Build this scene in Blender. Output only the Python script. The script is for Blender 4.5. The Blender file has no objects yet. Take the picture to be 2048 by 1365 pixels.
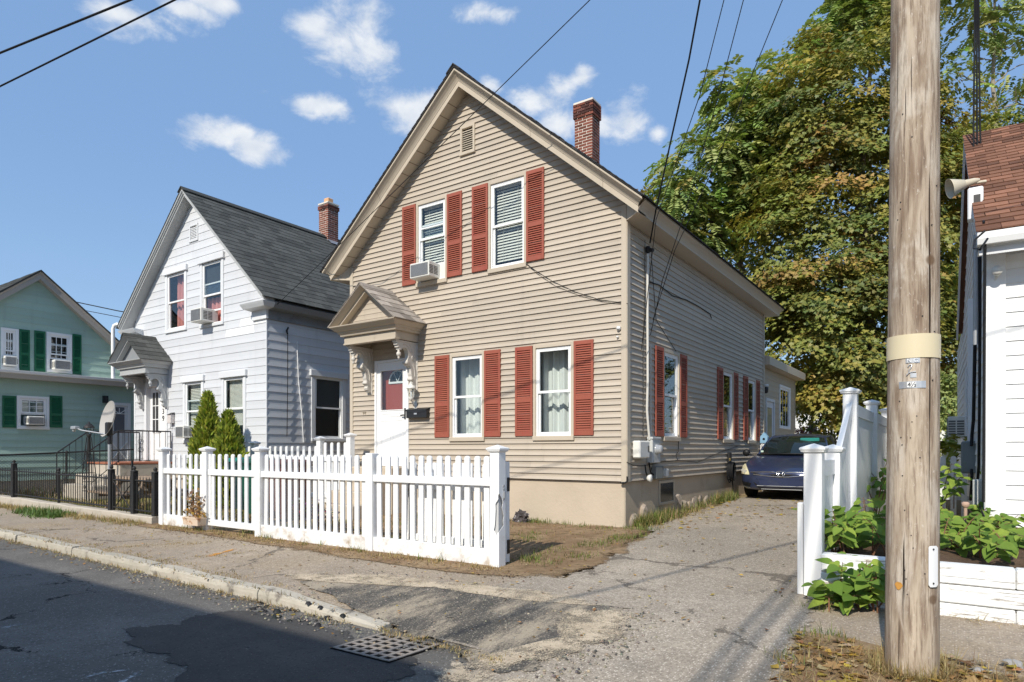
import bpy, math, random
import numpy as np
from mathutils import Vector, Matrix

random.seed(7)
rng = np.random.default_rng(7)
SC = bpy.context.scene
COL = SC.collection
R = math.radians

# ------------------------------------------------------------------ camera
EYE = 1.5
YAW = R(34.55)
cam = bpy.data.cameras.new('camera')
cam.sensor_width = 36.0
cam.lens = 36.0 * 1300 / 2048
cam.shift_y = 217.5 / 2048
cam.clip_start = 0.05
cam.clip_end = 3000
camo = bpy.data.objects.new('camera', cam)
COL.objects.link(camo)
camo.location = (0, 0, EYE)
camo.rotation_euler = (R(90), 0, YAW)
SC.camera = camo
FW = np.array([-math.sin(YAW), math.cos(YAW)])
RT = np.array([FW[1], -FW[0]])

# ------------------------------------------------------------------ sun, sky, exposure
SUN_TO = Vector((0.125, -1.0, 0.81)).normalized()      # towards the sun
sun = bpy.data.lights.new('sun', 'SUN')
sun.energy = 4.6
sun.angle = R(0.53)
sun.color = (1.0, 0.94, 0.84)
suno = bpy.data.objects.new('sun', sun)
COL.objects.link(suno)
suno.rotation_euler = SUN_TO.to_track_quat('Z', 'Y').to_euler()
suno.location = (5, -30, 30)

SC.view_settings.view_transform = 'Standard'
SC.view_settings.look = 'None'
SC.view_settings.gamma = 1.0
SC.view_settings.exposure = 0.1
SC.view_settings.use_curve_mapping = False

SKY_STRENGTH = 0.14
CLOUDS = [  # azimuth/elevation given as tangents right of and above the view axis, and half sizes
    (-.255, .640, .052, .036), (-.215, .610, .050, .032), (-.305, .652, .042, .018), (-.225, .655, .05, .03),
    (-.297, .528, .050, .015), (-.150, .518, .052, .028), (-.185, .527, .04, .022),
    (-.448, .482, .050, .020), (-.400, .464, .050, .022), (-.412, .485, .02, .012),
    (-.036, .560, .020, .014), (.028, .530, .044, .020), (.075, .552, .034, .020), (.105, .570, .020, .014),
    (.182, .505, .040, .034), (.070, .500, .060, .020), (.140, .497, .03, .018),
    (-.040, .672, .045, .014), (-.590, .668, .070, .020), (-.500, .678, .035, .012), (-.46, .688, .04, .012),
    (.225, .488, .02, .014),
    (-1.4, .50, .14, .05), (-1.9, .62, .2, .06), (.9, .95, .2, .07), (-.5, 1.2, .25, .09), (1.9, .6, .2, .07), (-.9, 1.6, .3, .12),
]

def build_world():
    w = bpy.data.worlds.new('World')
    SC.world = w
    w.use_nodes = True
    nt = w.node_tree
    nt.nodes.clear()
    N, L = nt.nodes.new, nt.links.new
    out = N('ShaderNodeOutputWorld')
    sky = N('ShaderNodeTexSky')
    sky.sky_type = 'NISHITA'
    sky.sun_disc = False
    sky.sun_elevation = math.asin(SUN_TO.z)
    sky.sun_rotation = math.atan2(SUN_TO.x, SUN_TO.y)
    sky.air_density = 1.0
    sky.dust_density = 0.3
    sky.ozone_density = 1.3
    bg = N('ShaderNodeBackground')
    bg.inputs['Strength'].default_value = SKY_STRENGTH
    # a clear, even autumn blue: the physical sky levelled towards one blue all round
    lev = N('ShaderNodeMixRGB'); lev.inputs[0].default_value = 0.72
    lev.inputs[2].default_value = ((.24) / SKY_STRENGTH, .42 / SKY_STRENGTH, .735 / SKY_STRENGTH, 1)
    sx = N('ShaderNodeSeparateXYZ'); L(N('ShaderNodeTexCoord').outputs['Generated'], sx.inputs[0])
    hz = N('ShaderNodeMapRange'); hz.interpolation_type = 'SMOOTHSTEP'
    hz.inputs['From Min'].default_value = 0.0; hz.inputs['From Max'].default_value = 0.42
    L(sx.outputs['Z'], hz.inputs['Value'])
    lo = N('ShaderNodeMixRGB'); L(hz.outputs[0], lo.inputs[0])
    lo.inputs[1].default_value = (.33 / SKY_STRENGTH, .53 / SKY_STRENGTH, .80 / SKY_STRENGTH, 1)
    lo.inputs[2].default_value = (.235 / SKY_STRENGTH, .415 / SKY_STRENGTH, .735 / SKY_STRENGTH, 1)
    L(lo.outputs[0], lev.inputs[2])
    L(sky.outputs[0], lev.inputs[1]); L(lev.outputs[0], bg.inputs[0])
    tc = N('ShaderNodeTexCoord')
    def vm(op, a, b=None):
        n = N('ShaderNodeVectorMath'); n.operation = op
        L(a, n.inputs[0])
        if b is not None: n.inputs[1].default_value = b
        return n
    def ma(op, a, b=None, c=None):
        n = N('ShaderNodeMath'); n.operation = op
        for i, v in enumerate((a, b, c)):
            if v is None: continue
            if isinstance(v, (int, float)): n.inputs[i].default_value = v
            else: L(v, n.inputs[i])
        return n.outputs[0]
    nrm = vm('NORMALIZE', tc.outputs['Generated'])
    D = nrm.outputs[0]
    fw = Vector((FW[0], FW[1], 0)); rt = Vector((RT[0], RT[1], 0)); up = Vector((0, 0, 1))
    best = None; low = None
    for u, v, ru, rv in CLOUDS:
        c = (fw + rt * u + up * v)
        k = c.length
        c = c.normalized()
        r_ = c.cross(up).normalized()
        u_ = r_.cross(c).normalized()
        ru2, rv2 = ru / k * 1.34, rv / k * 1.42
        du = vm('DOT_PRODUCT', D, r_ / ru2).outputs['Value']
        dv = vm('DOT_PRODUCT', D, u_ / rv2).outputs['Value']
        front = vm('DOT_PRODUCT', D, c).outputs['Value']
        d2 = ma('ADD', ma('MULTIPLY', du, du), ma('MULTIPLY', dv, dv))
        m = ma('SUBTRACT', 1.0, ma('SQRT', d2))
        m = ma('MULTIPLY', ma('MAXIMUM', m, -1.0), ma('GREATER_THAN', front, 0.3))
        m = ma('SUBTRACT', m, ma('MULTIPLY', ma('LESS_THAN', front, 0.3), 2.0))
        best = m if best is None else ma('SMOOTH_MAX', best, m, 0.25)
    mp = N('ShaderNodeMapping'); mp.inputs['Scale'].default_value = (1, 1, 1.6)
    L(D, mp.inputs['Vector'])
    no = N('ShaderNodeTexNoise'); no.inputs['Scale'].default_value = 14; no.inputs['Detail'].default_value = 9
    no.inputs['Roughness'].default_value = 0.62; no.inputs['Distortion'].default_value = 0.25
    L(mp.outputs[0], no.inputs['Vector'])
    nz = ma('MULTIPLY', ma('SUBTRACT', no.outputs['Fac'], 0.495), 2.9)
    dens = ma('ADD', best, nz)
    mr = N('ShaderNodeMapRange'); mr.interpolation_type = 'SMOOTHSTEP'
    mr.inputs['From Min'].default_value = 0.02; mr.inputs['From Max'].default_value = 1.0
    mr.inputs['To Max'].default_value = 0.93
    L(dens, mr.inputs['Value'])
    n2 = N('ShaderNodeTexNoise'); n2.inputs['Scale'].default_value = 28; n2.inputs['Detail'].default_value = 6
    L(mp.outputs[0], n2.inputs['Vector'])
    cr = N('ShaderNodeMixRGB')
    cr.inputs[1].default_value = (0.60, 0.67, 0.78, 1); cr.inputs[2].default_value = (0.90, 0.92, 0.94, 1)
    L(ma('MULTIPLY_ADD', n2.outputs['Fac'], 2.0, -0.4), cr.inputs[0])
    cbg = N('ShaderNodeBackground'); cbg.inputs['Strength'].default_value = 0.98
    L(cr.outputs[0], cbg.inputs[0])
    mx = N('ShaderNodeMixShader')
    L(mr.outputs[0], mx.inputs[0]); L(bg.outputs[0], mx.inputs[1]); L(cbg.outputs[0], mx.inputs[2])
    L(mx.outputs[0], out.inputs[0])
build_world()

# ------------------------------------------------------------------ where a column of the photograph meets a real plane
def ray(px):
    return FW + (px - 1024) / 1300 * RT
def onY(px, py, Y):
    r = ray(px); t = Y / r[1]
    return float(r[0] * t), float(EYE + (900 - py) / 1300 * t)          # X, z on the plane y = Y
def onX(px, py, X):
    r = ray(px); t = X / r[0]
    return float(r[1] * t), float(EYE + (900 - py) / 1300 * t)          # Y, z on the plane x = X
def onD(px, py, d):
    r = ray(px)
    return float(r[0] * d), float(r[1] * d), float(EYE + (900 - py) / 1300 * d)
def onZ(px, py, z):
    return onD(px, py, (EYE - z) * 1300 / (py - 900))

# ------------------------------------------------------------------ materials
def new_mat(name):
    m = bpy.data.materials.new(name); m.use_nodes = True
    nt = m.node_tree; nt.nodes.clear()
    return m, nt
class NB:
    """small node-building helper"""
    def __init__(s, nt):
        s.nt = nt; s.N = nt.nodes.new; s.L = nt.links.new
        s.pos = None
    def P(s):
        if s.pos is None:
            s.pos = s.N('ShaderNodeNewGeometry').outputs['Position']
        return s.pos
    def val(s, sock, v):
        if v is None: return
        if hasattr(v, 'is_linked') or hasattr(v, 'links'): s.L(v, sock)
        else: sock.default_value = v
    def math(s, op, a, b=None, c=None, clamp=False):
        n = s.N('ShaderNodeMath'); n.operation = op; n.use_clamp = clamp
        for i, v in enumerate((a, b, c)):
            if v is not None: s.val(n.inputs[i], v)
        return n.outputs[0]
    def noise(s, scale, detail=4, rough=.55, stretch=None, vec=None, dist=0, col=False):
        v = vec or s.P()
        if stretch:
            m = s.N('ShaderNodeMapping'); m.inputs['Scale'].default_value = stretch
            s.L(v, m.inputs['Vector']); v = m.outputs[0]
        n = s.N('ShaderNodeTexNoise'); n.inputs['Scale'].default_value = scale
        n.inputs['Detail'].default_value = detail; n.inputs['Roughness'].default_value = rough
        n.inputs['Distortion'].default_value = dist
        s.L(v, n.inputs['Vector'])
        return n.outputs['Color' if col else 'Fac']
    def voro(s, scale, feature='F1', out='Distance', vec=None, rnd=1.0):
        n = s.N('ShaderNodeTexVoronoi'); n.feature = feature; n.inputs['Scale'].default_value = scale
        n.inputs['Randomness'].default_value = rnd
        s.L(vec or s.P(), n.inputs['Vector'])
        return n.outputs[out]
    def ramp(s, v, lo, hi, a=0.0, b=1.0):
        n = s.N('ShaderNodeMapRange'); n.interpolation_type = 'SMOOTHSTEP'
        n.inputs['From Min'].default_value = lo; n.inputs['From Max'].default_value = hi
        n.inputs['To Min'].default_value = a; n.inputs['To Max'].default_value = b
        s.L(v, n.inputs['Value'])
        return n.outputs[0]
    def mix(s, f, a, b, mode='MIX'):
        n = s.N('ShaderNodeMixRGB'); n.blend_type = mode
        s.val(n.inputs[0], f)
        for i, v in ((1, a), (2, b)):
            if isinstance(v, tuple): n.inputs[i].default_value = (*v[:3], 1)
            else: s.L(v, n.inputs[i])
        return n.outputs[0]
    def bump(s, h, strength=.3, dist=.01):
        n = s.N('ShaderNodeBump'); n.inputs['Strength'].default_value = strength
        n.inputs['Distance'].default_value = dist
        s.L(h, n.inputs['Height'])
        return n.outputs[0]
    def out(s, shader, alpha=None):
        o = s.N('ShaderNodeOutputMaterial')
        if alpha is not None:
            t = s.N('ShaderNodeBsdfTransparent'); m = s.N('ShaderNodeMixShader')
            s.L(alpha, m.inputs[0]); s.L(t.outputs[0], m.inputs[1]); s.L(shader, m.inputs[2]); shader = m.outputs[0]
        s.L(shader, o.inputs[0])
    def pbr(s, col, rough=.7, spec=.3, metal=0.0, normal=None):
        p = s.N('ShaderNodeBsdfPrincipled')
        if isinstance(col, tuple): p.inputs['Base Color'].default_value = (*col[:3], 1)
        else: s.L(col, p.inputs['Base Color'])
        s.val(p.inputs['Roughness'], rough); s.val(p.inputs['Metallic'], metal)
        p.inputs['Specular IOR Level'].default_value = spec
        if normal is not None: s.L(normal, p.inputs['Normal'])
        return p.outputs[0]
MATS = {}
def mat(name, col, rough=.65, spec=.3, metal=0.0, var=.12, scale=3.0, stretch=None, bump=0.0, bscale=40, rand=0.0, dirt=None, dscale=2.5, dlo=.5, dhi=.75, fine=0.0):
    if name in MATS: return MATS[name]
    m, nt = new_mat(name); b = NB(nt)
    c = b.mix(b.noise(scale, 5, stretch=stretch), tuple(x * (1 - var) for x in col), tuple(min(1, x * (1 + var)) for x in col))
    if fine:
        c = b.mix(fine, c, b.noise(bscale * 2, 2, stretch=stretch), 'OVERLAY')
    if rand:
        oi = b.N('ShaderNodeObjectInfo')
        hs = b.N('ShaderNodeHueSaturation')
        b.L(b.math('MULTIPLY_ADD', oi.outputs['Random'], rand * 2, 1 - rand), hs.inputs['Value'])
        b.L(c, hs.inputs['Color']); c = hs.outputs[0]
    if dirt:
        c = b.mix(b.ramp(b.noise(dscale, 7, .65), dlo, dhi), c, dirt)
    nrm = b.bump(b.noise(bscale, 4, stretch=stretch), bump, .01) if bump else None
    b.out(b.pbr(c, rough, spec, metal, nrm))
    MATS[name] = m
    return m

# ------------------------------------------------------------------ mesh and object helpers
class MB:
    """collects boxes, tubes, prisms ... and links them as ONE mesh object"""
    def __init__(s): s.v = []; s.f = []; s.sm = []
    def add(s, vs, fs, smooth=False):
        o = len(s.v); s.v += [tuple(map(float, p)) for p in vs]
        s.f += [tuple(i + o for i in f) for f in fs]; s.sm += [smooth] * len(fs)
        return s
    def box(s, x0, x1, y0, y1, z0, z1, fr=None):
        p = [(x0, y0, z0), (x1, y0, z0), (x1, y1, z0), (x0, y1, z0), (x0, y0, z1), (x1, y0, z1), (x1, y1, z1), (x0, y1, z1)]
        if fr: p = [fr(*q) for q in p]
        return s.add(p, [(0, 3, 2, 1), (4, 5, 6, 7), (0, 1, 5, 4), (1, 2, 6, 5), (2, 3, 7, 6), (3, 0, 4, 7)])
    def bbox(s, x0, x1, y0, y1, z0, z1, c=.006, fr=None):
        """box whose long edges are chamfered"""
        import itertools
        lo = (x0, y0, z0); hi = (x1, y1, z1); pts = []; idx = {}
        for sg in itertools.product((0, 1), repeat=3):
            for ax in range(3):
                p = [(hi[k] if sg[k] else lo[k]) + (0 if k == ax else (-c if sg[k] else c)) for k in range(3)]
                # vertex lying on the face of axis ax
                idx[(sg, ax)] = len(pts); pts.append(tuple(p))
        fs = []
        for ax in range(3):
            a, b2 = [k for k in range(3) if k != ax]
            for sd in (0, 1):
                loop = []
                for (i, j) in ((0, 0), (1, 0), (1, 1), (0, 1)):
                    sg = [0, 0, 0]; sg[ax] = sd; sg[a] = i; sg[b2] = j
                    loop.append(idx[(tuple(sg), ax)])
                fs.append(tuple(loop))
        for ax in range(3):
            a, b2 = [k for k in range(3) if k != ax]
            for (i, j) in itertools.product((0, 1), repeat=2):
                q = []
                for e in (0, 1):
                    sg = [0, 0, 0]; sg[ax] = e; sg[a] = i; sg[b2] = j; sg = tuple(sg)
                    q.append((idx[(sg, a)], idx[(sg, b2)]))
                fs.append((q[0][0], q[0][1], q[1][1], q[1][0]))
        for sg in itertools.product((0, 1), repeat=3):
            fs.append(tuple(idx[(sg, ax)] for ax in range(3)))
        if fr: pts = [fr(*q) for q in pts]
        return s.add(pts, fs)
    def tube(s, path, rad, n=8, caps=True, smooth=True):
        path = [Vector(p) for p in path]; k = len(path)
        rs = rad if isinstance(rad, (list, tuple)) else [rad] * k
        vs = []; fs = []; prev = None
        for i, p in enumerate(path):
            t = (path[min(i + 1, k - 1)] - path[max(i - 1, 0)])
            t = t.normalized() if t.length > 1e-9 else Vector((0, 0, 1))
            if prev is None:
                ref = Vector((0, 0, 1)) if abs(t.z) < .9 else Vector((1, 0, 0))
                u = t.cross(ref).normalized()
            else:
                u = (prev - t * prev.dot(t))
                u = u.normalized() if u.length > 1e-6 else t.orthogonal().normalized()
            prev = u; w = t.cross(u)
            for j in range(n):
                a = 2 * math.pi * j / n
                vs.append(p + (u * math.cos(a) + w * math.sin(a)) * rs[i])
        for i in range(k - 1):
            for j in range(n):
                fs.append((i * n + j, i * n + (j + 1) % n, (i + 1) * n + (j + 1) % n, (i + 1) * n + j))
        s.add(vs, fs, smooth)
        if caps:
            s.add(vs[:n], [tuple(reversed(range(n)))]); s.add(vs[-n:], [tuple(range(n))])
        return s
    def lathe(s, prof, c=(0, 0, 0), n=16, axis='z', smooth=True, caps=True):
        vs = []; fs = []; k = len(prof)
        for r, h in prof:
            for j in range(n):
                a = 2 * math.pi * j / n; x, y = r * math.cos(a), r * math.sin(a)
                q = {'z': (x, y, h), 'y': (x, h, y), 'x': (h, x, y)}[axis]
                vs.append((q[0] + c[0], q[1] + c[1], q[2] + c[2]))
        for i in range(k - 1):
            for j in range(n):
                fs.append((i * n + j, i * n + (j + 1) % n, (i + 1) * n + (j + 1) % n, (i + 1) * n + j))
        s.add(vs, fs, smooth)
        if caps: s.add(vs[:n], [tuple(reversed(range(n)))]); s.add(vs[-n:], [tuple(range(n))])
        return s
    def prism(s, poly, a, b, fr):
        """poly of (p, q); extruded from a to b; fr(p, q, t) -> point"""
        n = len(poly)
        vs = [fr(p, q, a) for p, q in poly] + [fr(p, q, b) for p, q in poly]
        fs = [tuple(range(n)), tuple(reversed(range(n, 2 * n)))] + [(i, i + n, (i + 1) % n + n, (i + 1) % n) for i in range(n)]
        return s.add(vs, fs)
    def sweep(s, rows, closed=True, caps=True, smooth=False):
        """rows of equal-length point lists joined into a skin"""
        n = len(rows[0]); vs = [p for r in rows for p in r]; fs = []
        for i in range(len(rows) - 1):
            for j in range(n if closed else n - 1):
                fs.append((i * n + j, i * n + (j + 1) % n, (i + 1) * n + (j + 1) % n, (i + 1) * n + j))
        s.add(vs, fs, smooth)
        if caps and closed:
            s.add(rows[0], [tuple(reversed(range(n)))]); s.add(rows[-1], [tuple(range(n))])
        return s
    def mesh(s, name):
        me = bpy.data.meshes.new(name)
        me.from_pydata(s.v, [], s.f)
        me.update()
        if any(s.sm):
            me.polygons.foreach_set('use_smooth', s.sm)
        import bmesh
        bm = bmesh.new(); bm.from_mesh(me); bmesh.ops.recalc_face_normals(bm, faces=bm.faces); bm.to_mesh(me); bm.free()
        return me
    def build(s, name, m=None, parent=None, **kw):
        return obj(name, s.mesh(name), m, parent, **kw)
WORLD_ROOT = {}
def obj(name, me, m=None, parent=None, loc=None, rot=None, scale=None, kind=None, label=None):
    if m is not None and not me.materials: me.materials.append(m)
    o = bpy.data.objects.new(name, me); COL.objects.link(o)
    if loc is not None: o.location = loc
    if rot is not None: o.rotation_euler = rot
    if scale is not None: o.scale = scale
    if parent is not None:
        o.parent = parent
        L = WORLD_ROOT.get(parent.name)
        if L is not None: o.matrix_parent_inverse = Matrix.Translation(-Vector(L))
    if kind: o['kind'] = kind
    if label: o['label'] = label
    return o
def part_empty(name, parent):
    """a part that only gathers its pieces (a wall of boards)"""
    o = bpy.data.objects.new(name, None); COL.objects.link(o); o.empty_display_size = .1; o.parent = parent
    L = WORLD_ROOT.get(parent.name)
    if L is not None: o.matrix_parent_inverse = Matrix.Translation(-Vector(L))
    return o
def tag(o, label, cat, group=None):
    o['label'] = label; o['category'] = cat
    if group: o['group'] = group
    return o
def thing(name, label, cat, loc=(0, 0, 0), group=None, rz=0, world=True):
    """an Empty at the thing's base that parents its parts; world=True: parts are given in world coordinates"""
    o = bpy.data.objects.new(name, None); COL.objects.link(o)
    o.empty_display_size = .1
    o.location = loc; o.rotation_euler = (0, 0, rz)
    tag(o, label, cat, group)
    if world: WORLD_ROOT[o.name] = loc
    return o
def dup(root, loc=None, rz=None, label=None):
    def cp(o, par):
        c = o.copy(); COL.objects.link(c); c.parent = par
        for ch in o.children: cp(ch, c)
        return c
    r = cp(root, None)
    if loc is not None: r.location = loc
    if rz is not None: r.rotation_euler = (0, 0, rz)
    if label: r['label'] = label
    return r
def structure(o): o['kind'] = 'structure'; return o
def stuff(o): o['kind'] = 'stuff'; return o
class Fr:
    """a wall's own axes: a to the right as seen from outside, b outwards, z up"""
    def __init__(s, o, a, b): s.o = Vector(o); s.a = Vector(a).normalized(); s.b = Vector(b).normalized()
    def __call__(s, a, b, z):
        p = s.o + s.a * a + s.b * b
        return (p.x, p.y, p.z + z)
def npmesh(name, V, Fq, m=None, cols=None, smooth=False):
    """mesh from numpy arrays; Fq (n,k) all the same size"""
    me = bpy.data.meshes.new(name)
    nv = len(V); nf, k = Fq.shape
    me.vertices.add(nv); me.vertices.foreach_set('co', np.ascontiguousarray(V, dtype=np.float32).ravel())
    me.loops.add(nf * k); me.loops.foreach_set('vertex_index', np.ascontiguousarray(Fq, dtype=np.int32).ravel())
    me.polygons.add(nf)
    me.polygons.foreach_set('loop_start', np.arange(0, nf * k, k, dtype=np.int32))
    if smooth: me.polygons.foreach_set('use_smooth', np.ones(nf, dtype=bool))
    me.update(calc_edges=True)
    if cols is not None:
        at = me.color_attributes.new('tint', 'FLOAT_COLOR', 'POINT')
        c4 = np.ones((nv, 4), dtype=np.float32); c4[:, :3] = cols
        at.data.foreach_set('color', c4.ravel())
    if m: me.materials.append(m)
    return me
# ================================================================== ground, road, pavements
def sstep(a, b, x):
    t = np.clip((np.asarray(x, float) - a) / (b - a), 0, 1); return t * t * (3 - 2 * t)
def curb_y(x):
    x = np.asarray(x, float)
    return np.where(x < -3.8, 3.8 + (-3.8 - x) * .037, 3.8 - .01 * (x + 3.8))
_ky = np.array([-50, 5.9, 9.45, 14.3, 25, 60, 900.]); _kz = np.array([.17, .17, .28, .42, .62, .7, .7])
def H(x, y):
    x = np.asarray(x, float); y = np.asarray(y, float)
    yc = curb_y(x)
    walk = .10 + (np.clip(y, yc, 5.9) - yc) / (5.9 - yc) * .07
    far = np.interp(y, _ky, _kz)
    side = np.where(y < yc, 0, np.where(y < 5.9, walk, far))
    s0 = 3.84 - .44 * sstep(-3.15, -2.4, x)
    ap = np.where(y < s0, 0, np.where(y < 5.0, (y - s0) / (5.0 - s0) * .148, np.where(y < 5.9, .148 + (y - 5) / .9 * .022, far)))
    k = sstep(-5.3, -3.7, x)
    return side * (1 - k) + ap * k
def Hf(x, y): return float(H(x, y))

def asphalt(name, col, chips, chip_col, cracks=.0, stain=(.5, .75), stain_col=None, sand=0.0, edge=False, rough=.9, crack_scale=.45):
    m, nt = new_mat(name); b = NB(nt)
    big = b.noise(.55, 5, .6); mid = b.noise(3.2, 6, .65); fine = b.noise(120, 3, .7)
    c = b.mix(b.ramp(big, .35, .68), tuple(x * .8 for x in col), tuple(x * 1.18 for x in col))
    c = b.mix(b.ramp(mid, .35, .7, 0, .55), c, tuple(x * .72 for x in col))
    if stain_col: c = b.mix(b.ramp(b.noise(.9, 7, .68), *stain), c, stain_col)
    # aggregate: pale and dark stones
    v = b.voro(62, 'F1', 'Color')
    sep = b.N('ShaderNodeSeparateColor'); b.L(v, sep.inputs[0])
    near = b.ramp(b.voro(62), .45, .2)
    c = b.mix(b.math('MULTIPLY', b.math('MULTIPLY', b.math('GREATER_THAN', sep.outputs[0], 1 - chips), near), .8), c, chip_col)
    c = b.mix(b.math('MULTIPLY', b.math('LESS_THAN', sep.outputs[1], chips * .8), .45), c, tuple(x * .45 for x in col))
    c = b.mix(.55, c, b.mix(fine, (.25, .25, .25), (.75, .75, .75)), 'OVERLAY')
    h = b.math('ADD', b.math('MULTIPLY', fine, .5), b.math('MULTIPLY', sep.outputs[2], .5))
    if sand:
        sm = b.ramp(b.math('ADD', b.noise(1.5, 8, .72, stretch=(2.0, .7, 1)), b.math('MULTIPLY', b.noise(75, 2), .30)), .60 - sand * .22, .82 - sand * .22)
        c = b.mix(b.math('MULTIPLY', sm, .62), c, (.52, .43, .31))
    if cracks:
        vec = b.N('ShaderNodeVectorMath'); vec.operation = 'ADD'
        sc = b.N('ShaderNodeVectorMath'); sc.operation = 'SCALE'; sc.inputs['Scale'].default_value = .9
        b.L(b.noise(1.6, 6, .7, col=True), sc.inputs[0]); b.L(b.P(), vec.inputs[0]); b.L(sc.outputs[0], vec.inputs[1])
        d = b.voro(crack_scale, 'DISTANCE_TO_EDGE', vec=vec.outputs[0])
        wid = b.math('MULTIPLY', b.ramp(b.noise(.8, 3), .42, .62), .013)
        line = b.math('MULTIPLY', b.math('LESS_THAN', d, wid), cracks)
        c = b.mix(line, c, (.012, .011, .010))
        h = b.math('SUBTRACT', h, b.math('MULTIPLY', line, 1.5))
    sh = b.pbr(c, rough, .25, 0, b.bump(h, .55, .006))
    alpha = None
    if edge:
        at = b.N('ShaderNodeAttribute'); at.attribute_name = 'edge'
        e = b.math('ADD', at.outputs['Fac'], b.math('MULTIPLY', b.math('SUBTRACT', b.noise(5, 9, .75), .5), .46))
        alpha = b.ramp(e, .035, .055)
    b.out(sh, alpha)
    return m
def soil(name, cols, thin=False, edge=False, scale=2.2, amp=.30, grain=60, bump=.8):
    m, nt = new_mat(name); b = NB(nt)
    c = b.mix(b.ramp(b.noise(scale, 8, .68), .36, .66), cols[0], cols[1])
    c = b.mix(b.ramp(b.noise(scale * 2.7, 8, .7), .5, .68), c, cols[2])
    g = b.noise(grain, 4, .7)
    c = b.mix(.5, c, b.mix(g, (.2, .2, .2), (.8, .8, .8)), 'OVERLAY')
    sh = b.pbr(c, .95, .1, 0, b.bump(b.math('ADD', g, b.noise(scale * 8, 5)), bump, .015))
    alpha = None
    if edge:
        at = b.N('ShaderNodeAttribute'); at.attribute_name = 'edge'
        e = b.math('ADD', at.outputs['Fac'], b.math('MULTIPLY', b.math('SUBTRACT', b.noise(6, 9, .75), .5), amp))
        e = b.math('ADD', e, b.math('MULTIPLY', b.math('SUBTRACT', b.noise(70, 3, .7), .5), amp * 1.2))
        e = b.math('ADD', e, b.math('MULTIPLY', b.math('SUBTRACT', b.noise(1.9, 5, .65), .55), amp * 1.5))
        alpha = b.ramp(e, .02, .16)
        if thin: alpha = b.math('MULTIPLY', alpha, b.ramp(b.math('ADD', b.noise(4.5, 8, .75), b.math('MULTIPLY', b.math('SUBTRACT', b.noise(90, 2), .5), .5)), .38, .54, .25, .95))
    b.out(sh, alpha)
    return m

def grid_mesh(name, X, Y, Z, m, edge=None):
    ny, nx = X.shape
    V = np.stack([X, Y, Z], -1).reshape(-1, 3)
    i = np.arange(ny * nx).reshape(ny, nx)
    Q = np.stack([i[:-1, :-1], i[:-1, 1:], i[1:, 1:], i[1:, :-1]], -1).reshape(-1, 4)
    me = npmesh(name, V, Q, m, smooth=True)
    if edge is not None:
        at = me.attributes.new('edge', 'FLOAT', 'POINT'); at.data.foreach_set('value', edge.astype(np.float32).ravel())
    return me
def sheet(name, xl, xr, ys, nx, dz, m, ends=(False, False), amp=0.0, seed=0):
    """a sheet between two side lines xl(y), xr(y) that follows the ground dz above it"""
    ys = np.asarray(ys, float)[:, None]; u = np.linspace(0, 1, nx)[None, :]
    L = np.vectorize(xl)(ys); Rr = np.vectorize(xr)(ys)
    X = L + (Rr - L) * u; Y = np.repeat(ys, nx, 1)
    Z = H(X, Y) + dz
    e = np.minimum(X - L, Rr - X)
    if ends[0]: e = np.minimum(e, Y - ys.min())
    if ends[1]: e = np.minimum(e, ys.max() - Y)
    return structure(obj(name, grid_mesh(name, X, Y, Z, m, np.clip(e, 0, 1))))
def blob(name, outline, dz, m, rings=9, sub=10, kind='structure', ragged=.045):
    """a patch with the given outline (points on the ground), following the ground"""
    P = np.array(outline, float); c = P.mean(0)
    pts = []
    n = len(P)
    for i in range(n):
        a, b_ = P[i], P[(i + 1) % n]
        for k in range(sub): pts.append(a + (b_ - a) * k / sub)
    pts = np.array(pts)
    for _ in range(3): pts = (np.roll(pts, 1, 0) + pts * 2 + np.roll(pts, -1, 0)) / 4
    if ragged:
        jj = np.random.default_rng(len(pts)).normal(0, 1, len(pts)); jj = jj + .8 * np.roll(jj, 1); dd_ = pts - c
        pts = pts + dd_ / np.linalg.norm(dd_, axis=1, keepdims=True) * (jj * ragged)[:, None]
    t = np.linspace(0.02, 1, rings)[:, None, None]
    G = c + (pts[None] - c) * t
    G = np.concatenate([G, G[:, :1]], 1)
    rad = np.linalg.norm(np.concatenate([pts, pts[:1]]) - c, axis=1)
    edge = (1 - np.linspace(0.02, 1, rings))[:, None] * rad[None]
    me = grid_mesh(name, G[..., 0], G[..., 1], H(G[..., 0], G[..., 1]) + dz, m, np.clip(edge, 0, 1))
    o = obj(name, me); o['kind'] = kind
    return o

M_ROAD = asphalt('road_asphalt', (.155, .143, .128), .22, (.36, .34, .31), cracks=1.0)
M_PATCH = asphalt('patch_asphalt', (.070, .066, .062), .10, (.13, .13, .13), edge=True)
M_WALK = asphalt('walk_asphalt', (.375, .305, .23), .34, (.62, .54, .44), cracks=.55, stain_col=(.34, .265, .18), stain=(.46, .68), crack_scale=.32)
M_DRIVE = asphalt('drive_asphalt', (.375, .318, .25), .45, (.70, .63, .53), cracks=.5, edge=True, stain_col=(.27, .24, .20), stain=(.55, .8), crack_scale=.22)
M_APRON = asphalt('apron_asphalt', (.105, .095, .083), .40, (.40, .35, .27), sand=.12, edge=True)
M_SAND = soil('sand', ((.50, .41, .29), (.58, .48, .35), (.40, .32, .23)), thin=True, edge=True, scale=3, amp=.62, bump=.35)
M_YARD = soil('yard_soil', ((.25, .18, .11), (.33, .25, .15), (.19, .17, .07)), scale=1.3)
M_DIRT = soil('dirt', ((.23, .150, .088), (.33, .235, .14), (.14, .10, .055)), edge=True, scale=2.5, amp=.5)

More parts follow.
